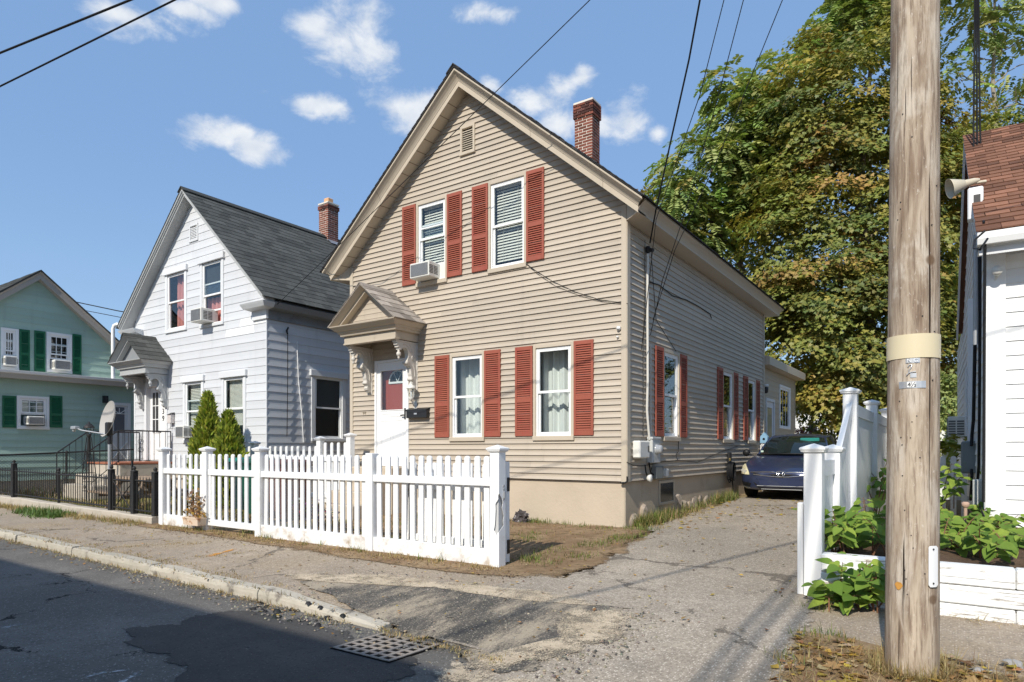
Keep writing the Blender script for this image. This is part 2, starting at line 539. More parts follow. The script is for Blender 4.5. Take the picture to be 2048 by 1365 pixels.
# the ground: one sheet out to the horizon, 3 cm under the paved sheets
def build_ground():
    xs = np.unique(np.concatenate([[-900, -400, -200, -100, -60], np.arange(-44, 14.01, .4), [20, 40, 80, 200, 400, 900]]))
    ys = np.unique(np.concatenate([[-900, -300, -100, -40, -12, -4, 0, 2, 3], np.arange(3.2, 12, .2), np.arange(12, 30, .8), [40, 60, 100, 250, 500, 900]]))
    X, Y = np.meshgrid(xs, ys)
    Z = H(X, Y) - .035
    Z += np.where((X < -3.9) & (Y > 6.1) & (Y < 30), .018 * np.sin(X * 3.1 + Y) * np.sin(Y * 2.3 - X), 0)
    Z = np.where((Y < curb_y(X) + .18), -.12, Z)
    structure(obj('ground', grid_mesh('ground', X, Y, Z, M_YARD)))
build_ground()
def build_road():
    xs = np.concatenate([[-400, -120], np.arange(-60, 60.1, 1.0), [120, 400]])
    X = np.stack([xs, xs, xs]); yc = curb_y(xs) + np.where(xs > -4.2, .12, .05)
    Y = np.stack([xs * 0 - 9, xs * 0 - 1, yc])
    structure(obj('road', grid_mesh('road', X, Y, X * 0, M_ROAD)))
build_road()
wob = lambda y, s, a=.05: a * (math.sin(y * 2.9 + s) + .6 * math.sin(y * 6.7 + s * 2) + .35 * math.sin(y * 15.1 + s))
def build_walks():
    xs = np.concatenate([[-120, -70], np.arange(-45, -3.39, .2)])
    v = np.linspace(0, 1, 9)[:, None]
    y0 = curb_y(xs) + .14; y1 = 5.93 + 0 * xs
    X = np.repeat(xs[None], 9, 0); Y = y0 + (y1 - y0) * v
    structure(obj('sidewalk', grid_mesh('sidewalk', X, Y, H(X, Y) + .004, M_WALK)))
    xs = np.concatenate([np.arange(-1.6, 10, .3), [20, 60, 120]])
    X = np.repeat(xs[None], 7, 0); Y = np.repeat(np.linspace(4.75, 6.25, 7)[:, None], len(xs), 1)
    structure(obj('sidewalk', grid_mesh('sidewalk', X, Y, H(X, Y) + .004, M_WALK)))
build_walks()
def dl(y):
    if y < 3.87: b_ = -2.72
    elif y < 5.8: b_ = -3.75
    elif y < 9.3: b_ = np.interp(y, [5.8, 7.9, 9.3], [-3.35, -3.6, -3.85])
    else: b_ = -4.02
    return float(b_ + wob(y, 1))
def dr(y): return float(np.interp(y, [3.3, 4.4, 5.3, 5.6, 30], [-.75, -.78, -.9, -.98, -.98]) + wob(y, 4, .03))
sheet('driveway', dl, dr, np.concatenate([np.arange(3.30, 10, .12), np.arange(10, 24, .5)]), 26, .011, M_DRIVE)
# dark, sand-worn apron where the kerb drops to the road
blob('driveway_apron', [(-5.75, 4.30), (-5.2, 4.62), (-4.6, 4.86), (-3.8, 5.02), (-3.0, 4.98), (-2.35, 5.05), (-2.1, 4.7), (-2.1, 4.2), (-2.3, 3.7), (-2.55, 3.42), (-2.9, 3.6), (-3.15, 3.80), (-3.5, 3.80), (-3.85, 3.83), (-4.5, 3.98), (-5.2, 4.16)], .018, M_APRON, sub=5)
blob('sand_patch', [(-2.75, 4.95), (-2.3, 5.0), (-2.02, 4.75), (-2.03, 4.2), (-2.2, 3.7), (-2.6, 3.35), (-2.85, 3.5), (-2.7, 3.9), (-2.45, 4.2), (-2.75, 4.55)], .024, M_SAND, sub=5)
blob('sand_patch', [(-6.2, 4.4), (-5.5, 4.85), (-4.4, 5.18), (-3.4, 5.24), (-2.6, 5.16), (-2.3, 5.0), (-3.2, 4.85), (-4.2, 4.82), (-5.0, 4.6), (-5.7, 4.27)], .022, M_SAND, sub=5)
blob('sand_patch', [(-2.95, 3.55), (-2.6, 3.42), (-2.2, 3.5), (-2.1, 3.1), (-2.5, 2.8), (-2.85, 3.1)], .021, M_SAND, sub=5)
blob('asphalt_patch', [(-5.85, 2.60), (-5.65, 3.05), (-5.6, 3.62), (-4.9, 3.66), (-4.2, 3.62), (-3.1, 3.50), (-2.9, 2.9), (-2.9, 2.1), (-3.8, 2.0), (-4.5, 2.42), (-5.2, 2.44)], .005, M_PATCH, sub=6)
# bare soil along the picket fence and in the little front bed
blob('dirt_strip', [(-12.2, 5.60), (-10, 5.68), (-8.6, 5.55), (-7, 5.45), (-5.6, 5.42), (-4.3, 5.45), (-3.5, 5.72), (-3.35, 6.2), (-4.2, 6.25), (-6, 6.15), (-9, 6.1), (-12.2, 6.1)], .013, M_DIRT, rings=14, sub=6)
blob('dirt_strip', [(-4.6, 6.0), (-3.5, 5.65), (-3.25, 6.3), (-3.4, 7.2), (-3.6, 8.2), (-3.75, 9.2), (-3.95, 9.5), (-4.6, 9.42), (-7, 9.4), (-9, 9.4), (-9, 6.2)], .012, M_DIRT, rings=14, sub=6)
# the worn verge round the pole
blob('verge', [(-1.1, 5.15), (-.75, 5.22), (-.3, 4.98), (.2, 4.95), (.9, 4.8), (2.5, 4.7), (5, 4.7), (5, 3.6), (1, 3.5), (-.7, 3.5), (-1.0, 4.1), (-1.0, 4.7)], .014, M_DIRT, rings=12, sub=6)

# kerb stones
M_CURB = mat('curb_stone', (.43, .39, .32), .9, .15, var=.25, scale=5, bump=.8, bscale=25, dirt=(.16, .14, .12), dscale=3.5, dlo=.55, dhi=.7, rand=.08)
def build_curb():
    x = -40.0; r = random.Random(3)
    while x < -4.3:
        ln = r.uniform(1.5, 2.4); x1 = min(x + ln, -3.95)
        n = 7; rows = []
        hs = 0.0
        for k in range(n):
            xx = x + .012 + (x1 - x - .02) * k / (n - 1)
            yc = float(curb_y(xx)) + r.uniform(-.012, .012)
            top = .115 + r.uniform(-.010, .012)
            if xx > -5.4: top = np.interp(xx, [-5.4, -3.95], [.115, .03])
            y1 = yc + .155
            rows.append([(xx, yc, -.1), (xx, yc + r.uniform(-.006, .012), top * .55), (xx, yc + .012, top - .015), (xx, yc + .032 + r.uniform(-.008, .008), top), (xx, y1, top + .004), (xx, y1, -.1)])
        structure(MB().sweep(rows, closed=True, smooth=False).build('curb_stone', M_CURB))
        x = x1
build_curb()

# chalky arrows sprayed on the road and an orange dash on the sidewalk
def paint_mat(name, col, lo):
    m, nt = new_mat(name); b = NB(nt)
    at = b.N('ShaderNodeAttribute'); at.attribute_name = 'edge'
    a = b.ramp(b.math('ADD', b.math('MULTIPLY', at.outputs['Fac'], 3.2), b.math('MULTIPLY', b.math('SUBTRACT', b.noise(26, 6, .7), .5), 1.3)), lo, lo + .5, 0, .75)
    b.out(b.pbr(col, .9, .1), a)
    return m
M_CHALK = paint_mat('chalk_paint', (.62, .62, .62), .12)
M_ORANGE = paint_mat('orange_paint', (.62, .28, .05), .05)
def gz(px, py, z=0.0): return onZ(px, py, z)[:2]
blob('paint_mark', [gz(*p) for p in ((205, 1372), (250, 1352), (293, 1337), (297, 1345), (262, 1366), (225, 1385))], .004, M_CHALK, sub=6, ragged=0)
blob('paint_mark', [gz(*p) for p in ((140, 1365), (180, 1345), (240, 1338), (290, 1339), (240, 1346), (200, 1352))], .008, M_CHALK, sub=6, ragged=0)
blob('paint_mark', [gz(*p) for p in ((-10, 1252), (30, 1247), (58, 1246), (48, 1252), (20, 1259), (-10, 1264))], .004, M_CHALK, sub=6, ragged=0)
blob('paint_mark', [gz(*p, .13) for p in ((408, 1112), (440, 1106), (474, 1099), (478, 1102), (445, 1110), (412, 1117))], .010, M_ORANGE, sub=6, ragged=0)

# storm drain
M_IRON = mat('cast_iron', (.27, .235, .205), .75, .4, var=.25, scale=12, bump=.4, bscale=80, dirt=(.30, .24, .17), dscale=6)
M_VOID = mat('dark_void', (.012, .011, .010), .9, .1, var=.1)
def build_drain():
    c = [(-3.885, 3.26), (-3.30, 3.27), (-3.27, 3.775), (-3.86, 3.76)]
    t = thing('storm_drain', 'square iron storm drain grate set in the road at the driveway apron', 'storm drain', (-3.58, 3.52, .01))
    A = [Vector((x, y, 0)) for x, y in c]
    def P(u, v, z):
        p = A[0] * (1 - u) * (1 - v) + A[1] * u * (1 - v) + A[2] * u * v + A[3] * (1 - u) * v
        return (p.x, p.y, z)
    mb = MB(); n = 6; m = 6; mu = .05; us = [0]; vs = [0]
    gu = (1 - 2 * mu) / (n + (n - 1) * .5); gv = (1 - 2 * mu) / (m + (m - 1) * .5)
    bars_u = [(0, mu)]; bars_v = [(0, mu)]
    x = mu; y = mu
    for k in range(n):
        x += gu; bars_u.append((x, x + (gu * .5 if k < n - 1 else mu))); x += gu * .5
        y += gv; bars_v.append((y, y + (gv * .5 if k < n - 1 else mu))); y += gv * .5
    fr = lambda u, v, z: P(u, v, z)
    for a, b_ in bars_u: mb.box(a, min(b_, 1), 0, 1, -.05, .017, fr)
    for a, b_ in bars_v: mb.box(0, 1, a, min(b_, 1), -.05, .0155, fr)
    mb.build('grate', M_IRON, t)
    MB().box(-.02, 1.02, -.02, 1.02, -.02, .0118, fr).build('black_pit_slab', M_VOID, t)  # flat black slab just below the bars, painted shade of the drain shaft
build_drain()
# ================================================================== building parts shared by the houses
def vinyl(name, col, rough=.55, streak=.10, dirt=None):
    m, nt = new_mat(name); b = NB(nt)
    c = b.mix(b.noise(1.1, 6, .6), tuple(x * (1 - streak) for x in col), tuple(min(1, x * (1 + streak)) for x in col))
    st = b.noise(5, 6, .65, stretch=(1, 1, .12))
    c = b.mix(b.ramp(st, .52, .8, 0, .30), c, tuple(x * .62 for x in col))
    if dirt:
        c = b.mix(b.ramp(b.noise(2.2, 8, .7), .55, .75, 0, .7), c, dirt)
    oi = b.N('ShaderNodeObjectInfo'); hs = b.N('ShaderNodeHueSaturation')
    b.L(b.math('MULTIPLY_ADD', oi.outputs['Random'], .14, .93), hs.inputs['Value']); b.L(c, hs.inputs['Color'])
    b.out(b.pbr(hs.outputs[0], rough, .3, 0, b.bump(b.noise(30, 5, stretch=(1, 1, 5)), .10, .004)))
    return m
M_TAN = vinyl('tan_vinyl', (.46, .395, .315))
M_TANTRIM = vinyl('tan_trim', (.50, .43, .335), streak=.06)
M_GREYS = vinyl('grey_shake_paint', (.60, .61, .625), streak=.05, dirt=(.56, .58, .60))
M_GREYTRIM = vinyl('pale_trim_paint', (.68, .69, .70), streak=.05)
M_GREYDARK = vinyl('weathered_grey_trim', (.24, .25, .26), streak=.25, dirt=(.13, .13, .13))
M_GREYMID = vinyl('grey_trim', (.42, .43, .43), streak=.15, dirt=(.25, .25, .25))
M_GREEN = vinyl('mint_siding_paint', (.36, .49, .415), streak=.08)
M_GREENSH = mat('green_shutter_paint', (.012, .12, .055), .5, .35, var=.25, scale=6)
M_WHITE = mat('white_paint', (.80, .80, .79), .5, .35, var=.03, scale=2, dirt=(.66, .65, .61), dscale=5, dlo=.62, dhi=.85)
M_WHITESHAKE = vinyl('white_shake_paint', (.82, .82, .81), streak=.03)
M_RED = mat('brick_red_shutter_paint', (.315, .090, .057), .55, .3, var=.14, scale=4, dirt=(.32, .07, .05), dscale=6)
M_REDDOOR = mat('red_door_paint', (.38, .075, .05), .45, .4, var=.08)
M_STUCCO = mat('tan_stucco', (.50, .42, .32), .9, .15, var=.14, scale=1.6, bump=.5, bscale=22, dirt=(.36, .29, .22), dscale=1.8, dlo=.55, dhi=.8)
M_CONC = mat('old_concrete', (.46, .41, .34), .9, .15, var=.2, scale=3, bump=.5, bscale=30, dirt=(.25, .21, .17), dscale=3, dlo=.55, dhi=.75)
M_BRICK = mat('red_brick', (.19, .066, .045), .85, .2, var=.25, scale=14, bump=.5, bscale=60, rand=.38)
M_BRICKDARK = mat('soot_brick', (.10, .045, .038), .85, .2, var=.35, scale=14, bump=.5, bscale=60, rand=.4)
M_MORTAR = mat('mortar', (.70, .64, .55), .95, .1, var=.12, scale=20, bump=.4, bscale=60)
M_LEAD = mat('lead_flashing', (.42, .43, .45), .45, .5, .6, var=.2, scale=8)
M_CLAY = mat('clay_flue', (.62, .36, .20), .8, .2, var=.1)
M_SHGREY = mat('grey_slate_shingle', (.078, .080, .074), .85, .25, var=.35, scale=9, bump=.5, bscale=90, rand=.28)
M_SHDARK = mat('dark_asphalt_shingle', (.045, .043, .045), .9, .2, var=.35, scale=12, bump=.5, bscale=90, rand=.3)
M_SHBROWN = mat('brown_asphalt_shingle', (.200, .098, .062), .9, .2, var=.30, scale=10, bump=.6, bscale=120, rand=.42)
M_SHWORN = mat('worn_pale_shingle', (.34, .30, .26), .9, .2, var=.30, scale=10, bump=.5, bscale=90, rand=.38)
M_CURTAIN = mat('white_curtain', (.80, .79, .75), .9, .1, var=.05, scale=3)
M_BLIND = mat('window_blind', (.74, .70, .62), .7, .2, var=.05)
M_PINK = mat('pink_curtain', (.62, .25, .22), .9, .1, var=.2, scale=3)
M_SCREEN = mat('insect_screen', (.055, .058, .062), .8, .2, var=.2, scale=2)
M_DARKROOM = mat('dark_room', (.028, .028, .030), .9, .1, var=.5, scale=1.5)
M_BLACK = mat('black_metal', (.018, .018, .019), .45, .45, var=.3, scale=20)
M_GALV = mat('galvanised_steel', (.44, .45, .46), .5, .5, .5, var=.15, scale=9)
M_ACW = mat('cream_white_plastic', (.70, .69, .64), .5, .3, var=.06, scale=6, dirt=(.52, .47, .38), dscale=9, dlo=.6, dhi=.8)
M_FIN = mat('condenser_fins', (.16, .155, .145), .6, .4, .3, var=.25, scale=30)
def glass_mat():
    m, nt = new_mat('window_glass'); b = NB(nt)
    lw = b.N('ShaderNodeLayerWeight'); lw.inputs['Blend'].default_value = .5
    f5 = b.math('POWER', lw.outputs['Facing'], 4.0)
    t = b.N('ShaderNodeBsdfTransparent'); t.inputs[0].default_value = (.93, .96, .96, 1)
    g = b.N('ShaderNodeBsdfGlossy'); g.inputs['Roughness'].default_value = .02
    mx = b.N('ShaderNodeMixShader')
    b.L(b.math('MULTIPLY_ADD', f5, .75, .055, True), mx.inputs[0]); b.L(t.outputs[0], mx.inputs[1]); b.L(g.outputs[0], mx.inputs[2])
    b.out(mx.outputs[0])
    return m
M_GLASS = glass_mat()

def siding(fr, parent, m, a0, a1, z0, z1, exp, lap, openings=(), clip=None, name='siding_board', joined=False, splits=0, rnd=None, top=.022, kick=.14):
    """courses of boards, each a wedge lapped over the one below, cut round the openings"""
    n = int(math.ceil((z1 - z0) / exp - 1e-6)); J = MB()
    for i in range(n):
        zb = z0 + i * exp; zt = min(zb + exp, z1); zm = (zb + zt) / 2
        lb, hb, lt, ht = a0, a1, a0, a1
        if clip:
            cb, ct = clip(zb), clip(zt)
            if cb is None: break
            if ct is None: ct = ((cb[0] + cb[1]) / 2 - .01, (cb[0] + cb[1]) / 2 + .01)
            lb, hb, lt, ht = max(a0, cb[0]), min(a1, cb[1]), max(a0, ct[0]), min(a1, ct[1])
        segs = [(lb, hb, lt, ht, zb, zt)]
        for (o0, o1, oz0, oz1) in openings:
            if oz0 < zt - .003 and oz1 > zb + .003:
                ns = []
                for s in segs:
                    if o1 <= s[0] or o0 >= s[1] or s[4] != zb or s[5] != zt: ns.append(s); continue
                    if o0 > s[0] + .01: ns.append((s[0], o0, s[2], o0, zb, zt))
                    if o1 < s[1] - .01: ns.append((o1, s[1], o1, s[3], zb, zt))
                    c0, c1 = max(o0, s[0]), min(o1, s[1])
                    if oz0 > zb + .004: ns.append((c0, c1, c0, c1, zb, oz0))
                    if oz1 < zt - .004: ns.append((c0, c1, c0, c1, oz1, zt))
                segs = ns
        for s in segs:
            yb_, yt_ = s[4], s[5]
            fb_ = lap - (lap - .0025) * (yb_ - zb) / exp; ft_ = lap - (lap - .0025) * (yt_ - zb) / exp
            tp_ = top * .6 if yt_ == zt else 0
            parts = [s[:4]]
            if splits and s[1] - s[0] > 2.2 and rnd:
                cut = s[0] + (s[1] - s[0]) * rnd.uniform(.3, .7)
                parts = [(s[0], cut, s[2], cut), (cut + .0015, s[1], cut + .0015, s[3])]
            for (p0, p1, q0, q1) in parts:
                q0 = min(q0, p1 - .004); q1 = max(q1, q0 + .004)
                full = yb_ == zb and yt_ == zt
                if full:      # vinyl profile: nearly plumb above, kicked out below
                    zm_ = zb + (zt - zb) * .5; m0, m1 = p0 + (q0 - p0) * .5, p1 + (q1 - p1) * .5; bm_ = .0025 + (lap - .0025) * kick
                    vs = [fr(p0, 0, yb_), fr(p1, 0, yb_), fr(p1, lap, yb_), fr(p0, lap, yb_), fr(m1, bm_, zm_), fr(m0, bm_, zm_),
                          fr(q1, .0025, yt_ + tp_), fr(q0, .0025, yt_ + tp_), fr(q0, 0, yt_ + tp_), fr(q1, 0, yt_ + tp_)]
                    fs = [(0, 1, 2, 3), (3, 2, 4, 5), (5, 4, 6, 7), (7, 6, 9, 8), (8, 9, 1, 0), (1, 9, 6, 4, 2), (0, 3, 5, 7, 8)]
                    if joined: J.add(vs, fs)
                    else: MB().add(vs, fs).build(name, m, parent)
                    continue
                vs = [fr(p0, 0, yb_), fr(p1, 0, yb_), fr(p1, fb_, yb_), fr(p0, fb_, yb_),
                      fr(q0, 0, yt_ + tp_), fr(q1, 0, yt_ + tp_), fr(q1, ft_, yt_ + tp_), fr(q0, ft_, yt_ + tp_)]
                fs = [(0, 1, 2, 3), (7, 6, 5, 4), (3, 2, 6, 7), (0, 4, 5, 1), (1, 5, 6, 2), (0, 3, 7, 4)]
                if joined: J.add(vs, fs)
                else: MB().add(vs, fs).build(name, m, parent)
    if joined:
        o = J.build(name, m, parent); o['kind'] = 'stuff'; return o

SHUT = {}
def shutter(fr, parent, a0, a1, z0, z1, m, b0=.012):
    """louvred shutter with a middle rail; the louvres are one joined part"""
    w, h = round(a1 - a0, 3), round(z1 - z0, 3)
    key = (w, h, m.name)
    if key not in SHUT:
        f = MB(); l = MB(); st = .042; mid = h * .40
        f.bbox(0, st, 0, .030, 0, h, .004); f.bbox(w - st, w, 0, .030, 0, h, .004)
        for zz0, zz1 in ((0, .085), (mid - .04, mid + .04), (h - .07, h)):
            f.bbox(st - .002, w - st + .002, .001, .0285, zz0, zz1, .004)
        for lo, hi in ((.085, mid - .04), (mid + .04, h - .07)):
            n = int((hi - lo) / .037)
            for k in range(n):
                zc = lo + (k + .5) * (hi - lo) / n
                vs = [(st, .004, zc + .018), (w - st, .004, zc + .018), (w - st, .027, zc - .010), (st, .027, zc - .010),
                      (st, .004, zc + .012), (w - st, .004, zc + .012), (w - st, .027, zc - .016), (st, .027, zc - .016)]
                l.add(vs, [(0, 1, 2, 3), (7, 6, 5, 4), (3, 2, 6, 7), (0, 4, 5, 1), (1, 5, 6, 2), (0, 3, 7, 4)])
        SHUT[key] = (f.mesh('shutter'), l.mesh('slat'), MB().box(st, w - st, .0005, .003, .02, h - .02).mesh('backing'))
    fm, lm, bm = SHUT[key]
    p = fr(a0, b0, z0)
    rz = math.atan2(fr.a.y, fr.a.x)
    # local x along the wall, local y outwards
    mir = -1 if (fr.a.x * fr.b.y - fr.a.y * fr.b.x) < 0 else 1
    o = obj('shutter', fm, m, parent, loc=p, rot=(0, 0, rz), scale=(1, mir, 1))
    s = obj('slat', lm, m, o, kind='stuff')
    obj('backing', bm, m, o)
    return o

def curtain_mesh(fr, a0, a1, z0, z1, b, seed=0, gap=None, amp=.035):
    r = random.Random(seed); mb = MB(); n = 46
    def half(s0, s1):
        rows = []; ph = r.uniform(0, 6)
        top = []; bot = []
        for k in range(n + 1):
            u = k / n; a = s0 + (s1 - s0) * u
            d = amp * (math.sin(u * (s1 - s0) * 34 + ph) + .5 * math.sin(u * (s1 - s0) * 61 + ph * 2))
            top.append(fr(a, b + d * .8, z1)); bot.append(fr(a, b + d, z0))
        mb.sweep([top, bot], closed=False, smooth=True)
    if gap:
        half(a0, gap - .012); half(gap + .012, a1)
    else: half(a0, a1)
    return mb
def blind_mesh(fr, a0, a1, z0, z1, b, pitch=.05, tilt=1.0):
    mb = MB(); n = int((z1 - z0) / pitch)
    for k in range(n):
        z = z0 + (k + .5) * pitch; dz = pitch * .48 * math.sin(tilt); db = pitch * .48 * math.cos(tilt)
        p = [fr(a0, b - db, z + dz), fr(a1, b - db, z + dz), fr(a1, b + db, z - dz), fr(a0, b + db, z - dz)]
        q = [fr(a0, b - db, z + dz - .002), fr(a1, b - db, z + dz - .002), fr(a1, b + db, z - dz - .002), fr(a0, b + db, z - dz - .002)]
        mb.add(p + q, [(0, 1, 2, 3), (7, 6, 5, 4), (3, 2, 6, 7), (0, 4, 5, 1), (1, 5, 6, 2), (0, 3, 7, 4)])
    mb.box(a0, a1, b - .02, b + .02, z1 - .02, z1 + .03, fr)
    for u in (.25, .75):
        a = a0 + (a1 - a0) * u
        mb.box(a - .002, a + .002, b + .025, b + .028, z0, z1, fr)
    return mb
def window(fr, parent, a0, a1, z0, z1, trim, tw=.055, frame=None, inside='curtain', meet=.5, lift=0.0, sill=True, head=None, depth=.5, ib=-.34, seed=0, gap=None, muntin=None, label=None, pitch=.05, blind_to=0.0, pink=None):
    """double-hung window: casing and recess, two sashes with panes, what hangs behind the glass"""
    frame = frame or M_WHITE
    mb = MB()
    mb.bbox(a0, a0 + tw, -.02, .030, z0, z1, .004, fr); mb.bbox(a1 - tw, a1, -.02, .030, z0, z1, .004, fr)
    mb.bbox(a0 + tw - .002, a1 - tw + .002, -.02, .029, z1 - tw, z1, .004, fr)
    if sill: mb.bbox(a0 - .004, a1 + .004, -.02, .048, z0 - .035, z0 + .045, .006, fr)
    else: mb.bbox(a0 + tw - .002, a1 - tw + .002, -.02, .029, z0, z0 + tw, .004, fr)
    if head:   # a deep boxed head board
        mb.bbox(a0 - head[0], a1 + head[0], -.01, .075, z1 - head[2], z1 - head[2] + head[1], .008, fr)
        z1 = z1 - head[2] + .0
    w = mb.build('window', trim, parent, label=label)
    i0, i1, j0, j1 = a0 + tw, a1 - tw, z0 + .045, z1 - (tw if not head else 0)
    # dark recess behind
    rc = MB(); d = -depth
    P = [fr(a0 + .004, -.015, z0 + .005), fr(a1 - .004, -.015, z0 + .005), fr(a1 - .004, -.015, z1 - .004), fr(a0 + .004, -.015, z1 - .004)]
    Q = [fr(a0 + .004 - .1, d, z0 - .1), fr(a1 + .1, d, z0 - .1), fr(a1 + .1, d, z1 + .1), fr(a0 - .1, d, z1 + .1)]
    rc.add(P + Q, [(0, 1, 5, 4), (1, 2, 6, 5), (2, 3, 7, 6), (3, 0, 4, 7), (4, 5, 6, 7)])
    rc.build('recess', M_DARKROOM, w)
    fw = .034
    # outer frame
    f = MB()
    f.box(i0, i0 + .03, -.045, .004, j0, j1, fr); f.box(i1 - .03, i1, -.045, .004, j0, j1, fr)
    f.box(i0, i1, -.045, .003, j1 - .03, j1, fr); f.box(i0, i1, -.045, .003, j0, j0 + .025, fr)
    f.build('frame', frame, w)
    i0 += .03; i1 -= .03; j1 -= .03; j0 += .025
    zm = j0 + (j1 - j0) * meet
    def sash(s0, s1, b0):
        q = MB()
        q.box(i0, i0 + fw, b0, b0 + .028, s0, s1, fr); q.box(i1 - fw, i1, b0, b0 + .028, s0, s1, fr)
        q.box(i0 + fw - .001, i1 - fw + .001, b0 + .0005, b0 + .0275, s0, s0 + .042, fr); q.box(i0 + fw - .001, i1 - fw + .001, b0 + .0005, b0 + .0275, s1 - fw, s1, fr)
        mu = muntin
        if mu:
            for k in range(1, mu[0]):
                a = i0 + fw + (i1 - i0 - 2 * fw) * k / mu[0]; q.box(a - .008, a + .008, b0 + .004, b0 + .022, s0 + .04, s1 - fw + .002, fr)
            for k in range(1, mu[1]):
                z = s0 + .042 + (s1 - s0 - .042 - fw) * k / mu[1]; q.box(i0 + fw - .001, i1 - fw + .001, b0 + .005, b0 + .021, z - .008, z + .008, fr)
        o = q.build('sash', frame, w)
        MB().box(i0 + fw - .004, i1 - fw + .004, b0 + .012, b0 + .016, s0 + .038, s1 - fw + .004, fr).build('pane', M_GLASS, w)
    sash(zm - .02, j1, -.028)
    sash(j0 + lift, min(zm + .022 + lift, j1 - .05), -.058)
    if inside == 'curtain':
        curtain_mesh(fr, i0 - .26, i1 + .02, z0 - .05, z1 + .1, ib, seed, gap).build('curtain', M_CURTAIN, w)
    elif inside == 'pink':
        curtain_mesh(fr, i0 + (i1 - i0) * .45 - .28, i1 + .02, z0 - .05, z1 + .1, -.2, seed).build('curtain', M_PINK, w)
    elif inside == 'blind':
        blind_mesh(fr, i0 + .01, i1 - .01, j0 + .05 + blind_to, j1 - .02, -.12, pitch).build('blind', M_BLIND, w)
    elif inside == 'screen':
        curtain_mesh(fr, i0 - .3, i1 + .02, z0 - .05, zm - .02, -.2, seed).build('curtain', M_PINK if pink else M_CURTAIN, w) if pink is not None else None
        MB().box(i0 + .001, i1 - .001, -.075, -.072, zm - .01, j1, fr).build('screen', M_SCREEN, w)
    return w

def aircon(name_label, fr, a0, a1, z0, z1, out=.34, group='window air conditioners', m=None):
    """window air conditioner: case, finned back, side louvres; its own thing because it only sits in the window"""
    ac, zc = (a0 + a1) / 2, z0
    p = fr(ac, 0, z0)
    t = thing('window_air_conditioner', name_label, 'air conditioner', p, group)
    m = m or M_ACW
    c = MB(); w2 = (a1 - a0) / 2; h = z1 - z0
    c.bbox(a0, a1, -.12, out - .004, z0, z1, .012, fr)
    c.build('case', m, t)
    g = MB(); g.box(a0 + .03, a1 - .03, out - .006, out + .0005, z0 + .03, z1 - .03, fr); g.build('condenser', M_FIN, t)
    s = MB(); n = int((h - .06) / .016)
    for k in range(n):
        z = z0 + .035 + k * (h - .07) / n
        s.box(a0 + .03, a1 - .03, out, out + .006, z, z + .004, fr)
    nn = int((a1 - a0 - .06) / .022)
    for k in range(nn):
        a = a0 + .034 + k * (a1 - a0 - .06) / nn
        s.box(a, a + .003, out + .001, out + .0065, z0 + .03, z1 - .03, fr)
    s.build('fin_guard', M_GALV, t, kind='stuff')
    for sd in (0, 1):
        e = MB(); aa = a1 if sd else a0
        for r_ in range(2):
            for k in range(6):
                b0 = .05 + r_ * .13; z = z0 + .06 + k * (h - .12) / 6
                e.box(aa - .002, aa + .002, b0, b0 + .11, z, z + (h - .12) / 9, fr) if True else None
        e.build('side_louvre', M_FIN, t, kind='stuff')
    return t

def chimney(parent, x0, x1, y0, y1, zb, zt, flue=None, corbel=3, dark_from=None, seed=1):
    r = random.Random(seed); e = .006
    core = MB(); core.box(x0 + e, x1 - e, y0 + e, y1 - e, zb, zt - .02)
    c = core.build('chimney', M_MORTAR, parent)
    ch = .0675; n = int((zt - zb) / ch)
    meshes = {}
    J = MB()
    def brick(ax, s0, s1, fixed, zz, grow, soot):
        L = round(s1 - s0, 3); d = .05
        if ax == 'f': cx, cy, sx, sy = (s0 + s1) / 2, fixed + d / 2 - grow, L, d
        elif ax == 'r': cx, cy, sx, sy = fixed - d / 2 + grow, (s0 + s1) / 2, d, L
        elif ax == 'k': cx, cy, sx, sy = (s0 + s1) / 2, fixed - d / 2 + grow, L, d
        else: cx, cy, sx, sy = fixed + d / 2 - grow, (s0 + s1) / 2, d, L
        if ax in 'fr':
            key = (round(sx, 2), round(sy, 2), soot)
            if key not in meshes:
                meshes[key] = MB().bbox(-sx / 2, sx / 2, -sy / 2, sy / 2, 0, ch - .013, .003).mesh('brick')
            obj('brick', meshes[key], M_BRICKDARK if soot else M_BRICK, c, loc=(cx + r.uniform(-.002, .002), cy + r.uniform(-.002, .002), zz), rot=(0, 0, r.uniform(-.008, .008)))
        else:
            J.box(cx - sx / 2, cx + sx / 2, cy - sy / 2, cy + sy / 2, zz, zz + ch - .013)
    for i in range(n):
        zz = zb + i * ch + .006
        g = .028 if i >= n - corbel else 0
        soot = lambda: (dark_from is not None and i > n - dark_from and r.random() < .6)
        for ax, s0, s1, fx in (('f', x0 - g, x1 + g, y0), ('k', x0 - g, x1 + g, y1), ('r', y0 + .055 - g, y1 - .055 + g, x1), ('l', y0 + .055 - g, y1 - .055 + g, x0)):
            p = s0; first = (.095 if (i + (ax in 'rl')) % 2 else .20)
            while p < s1 - .02:
                q = min(p + first, s1)
                if s1 - q < .05: q = s1
                brick(ax, p, q, fx, zz, g, soot()); p = q + .012; first = .20
    J.build('brick', M_BRICK, c, kind='stuff')
    if corbel:
        cp = MB(); cp.box(x0 - .02, x1 + .02, y0 - .02, y1 + .02, zt - .03, zt + .012); cp.build('mortar_cap', M_MORTAR, c)
    if flue:
        f = MB(); w = .11; xc, yc = (x0 + x1) / 2, (y0 + y1) / 2
        f.bbox(xc - w, xc + w, yc - w, yc + w, zt - .1, zt + flue, .02); f.build('flue', M_CLAY, c)
    return c

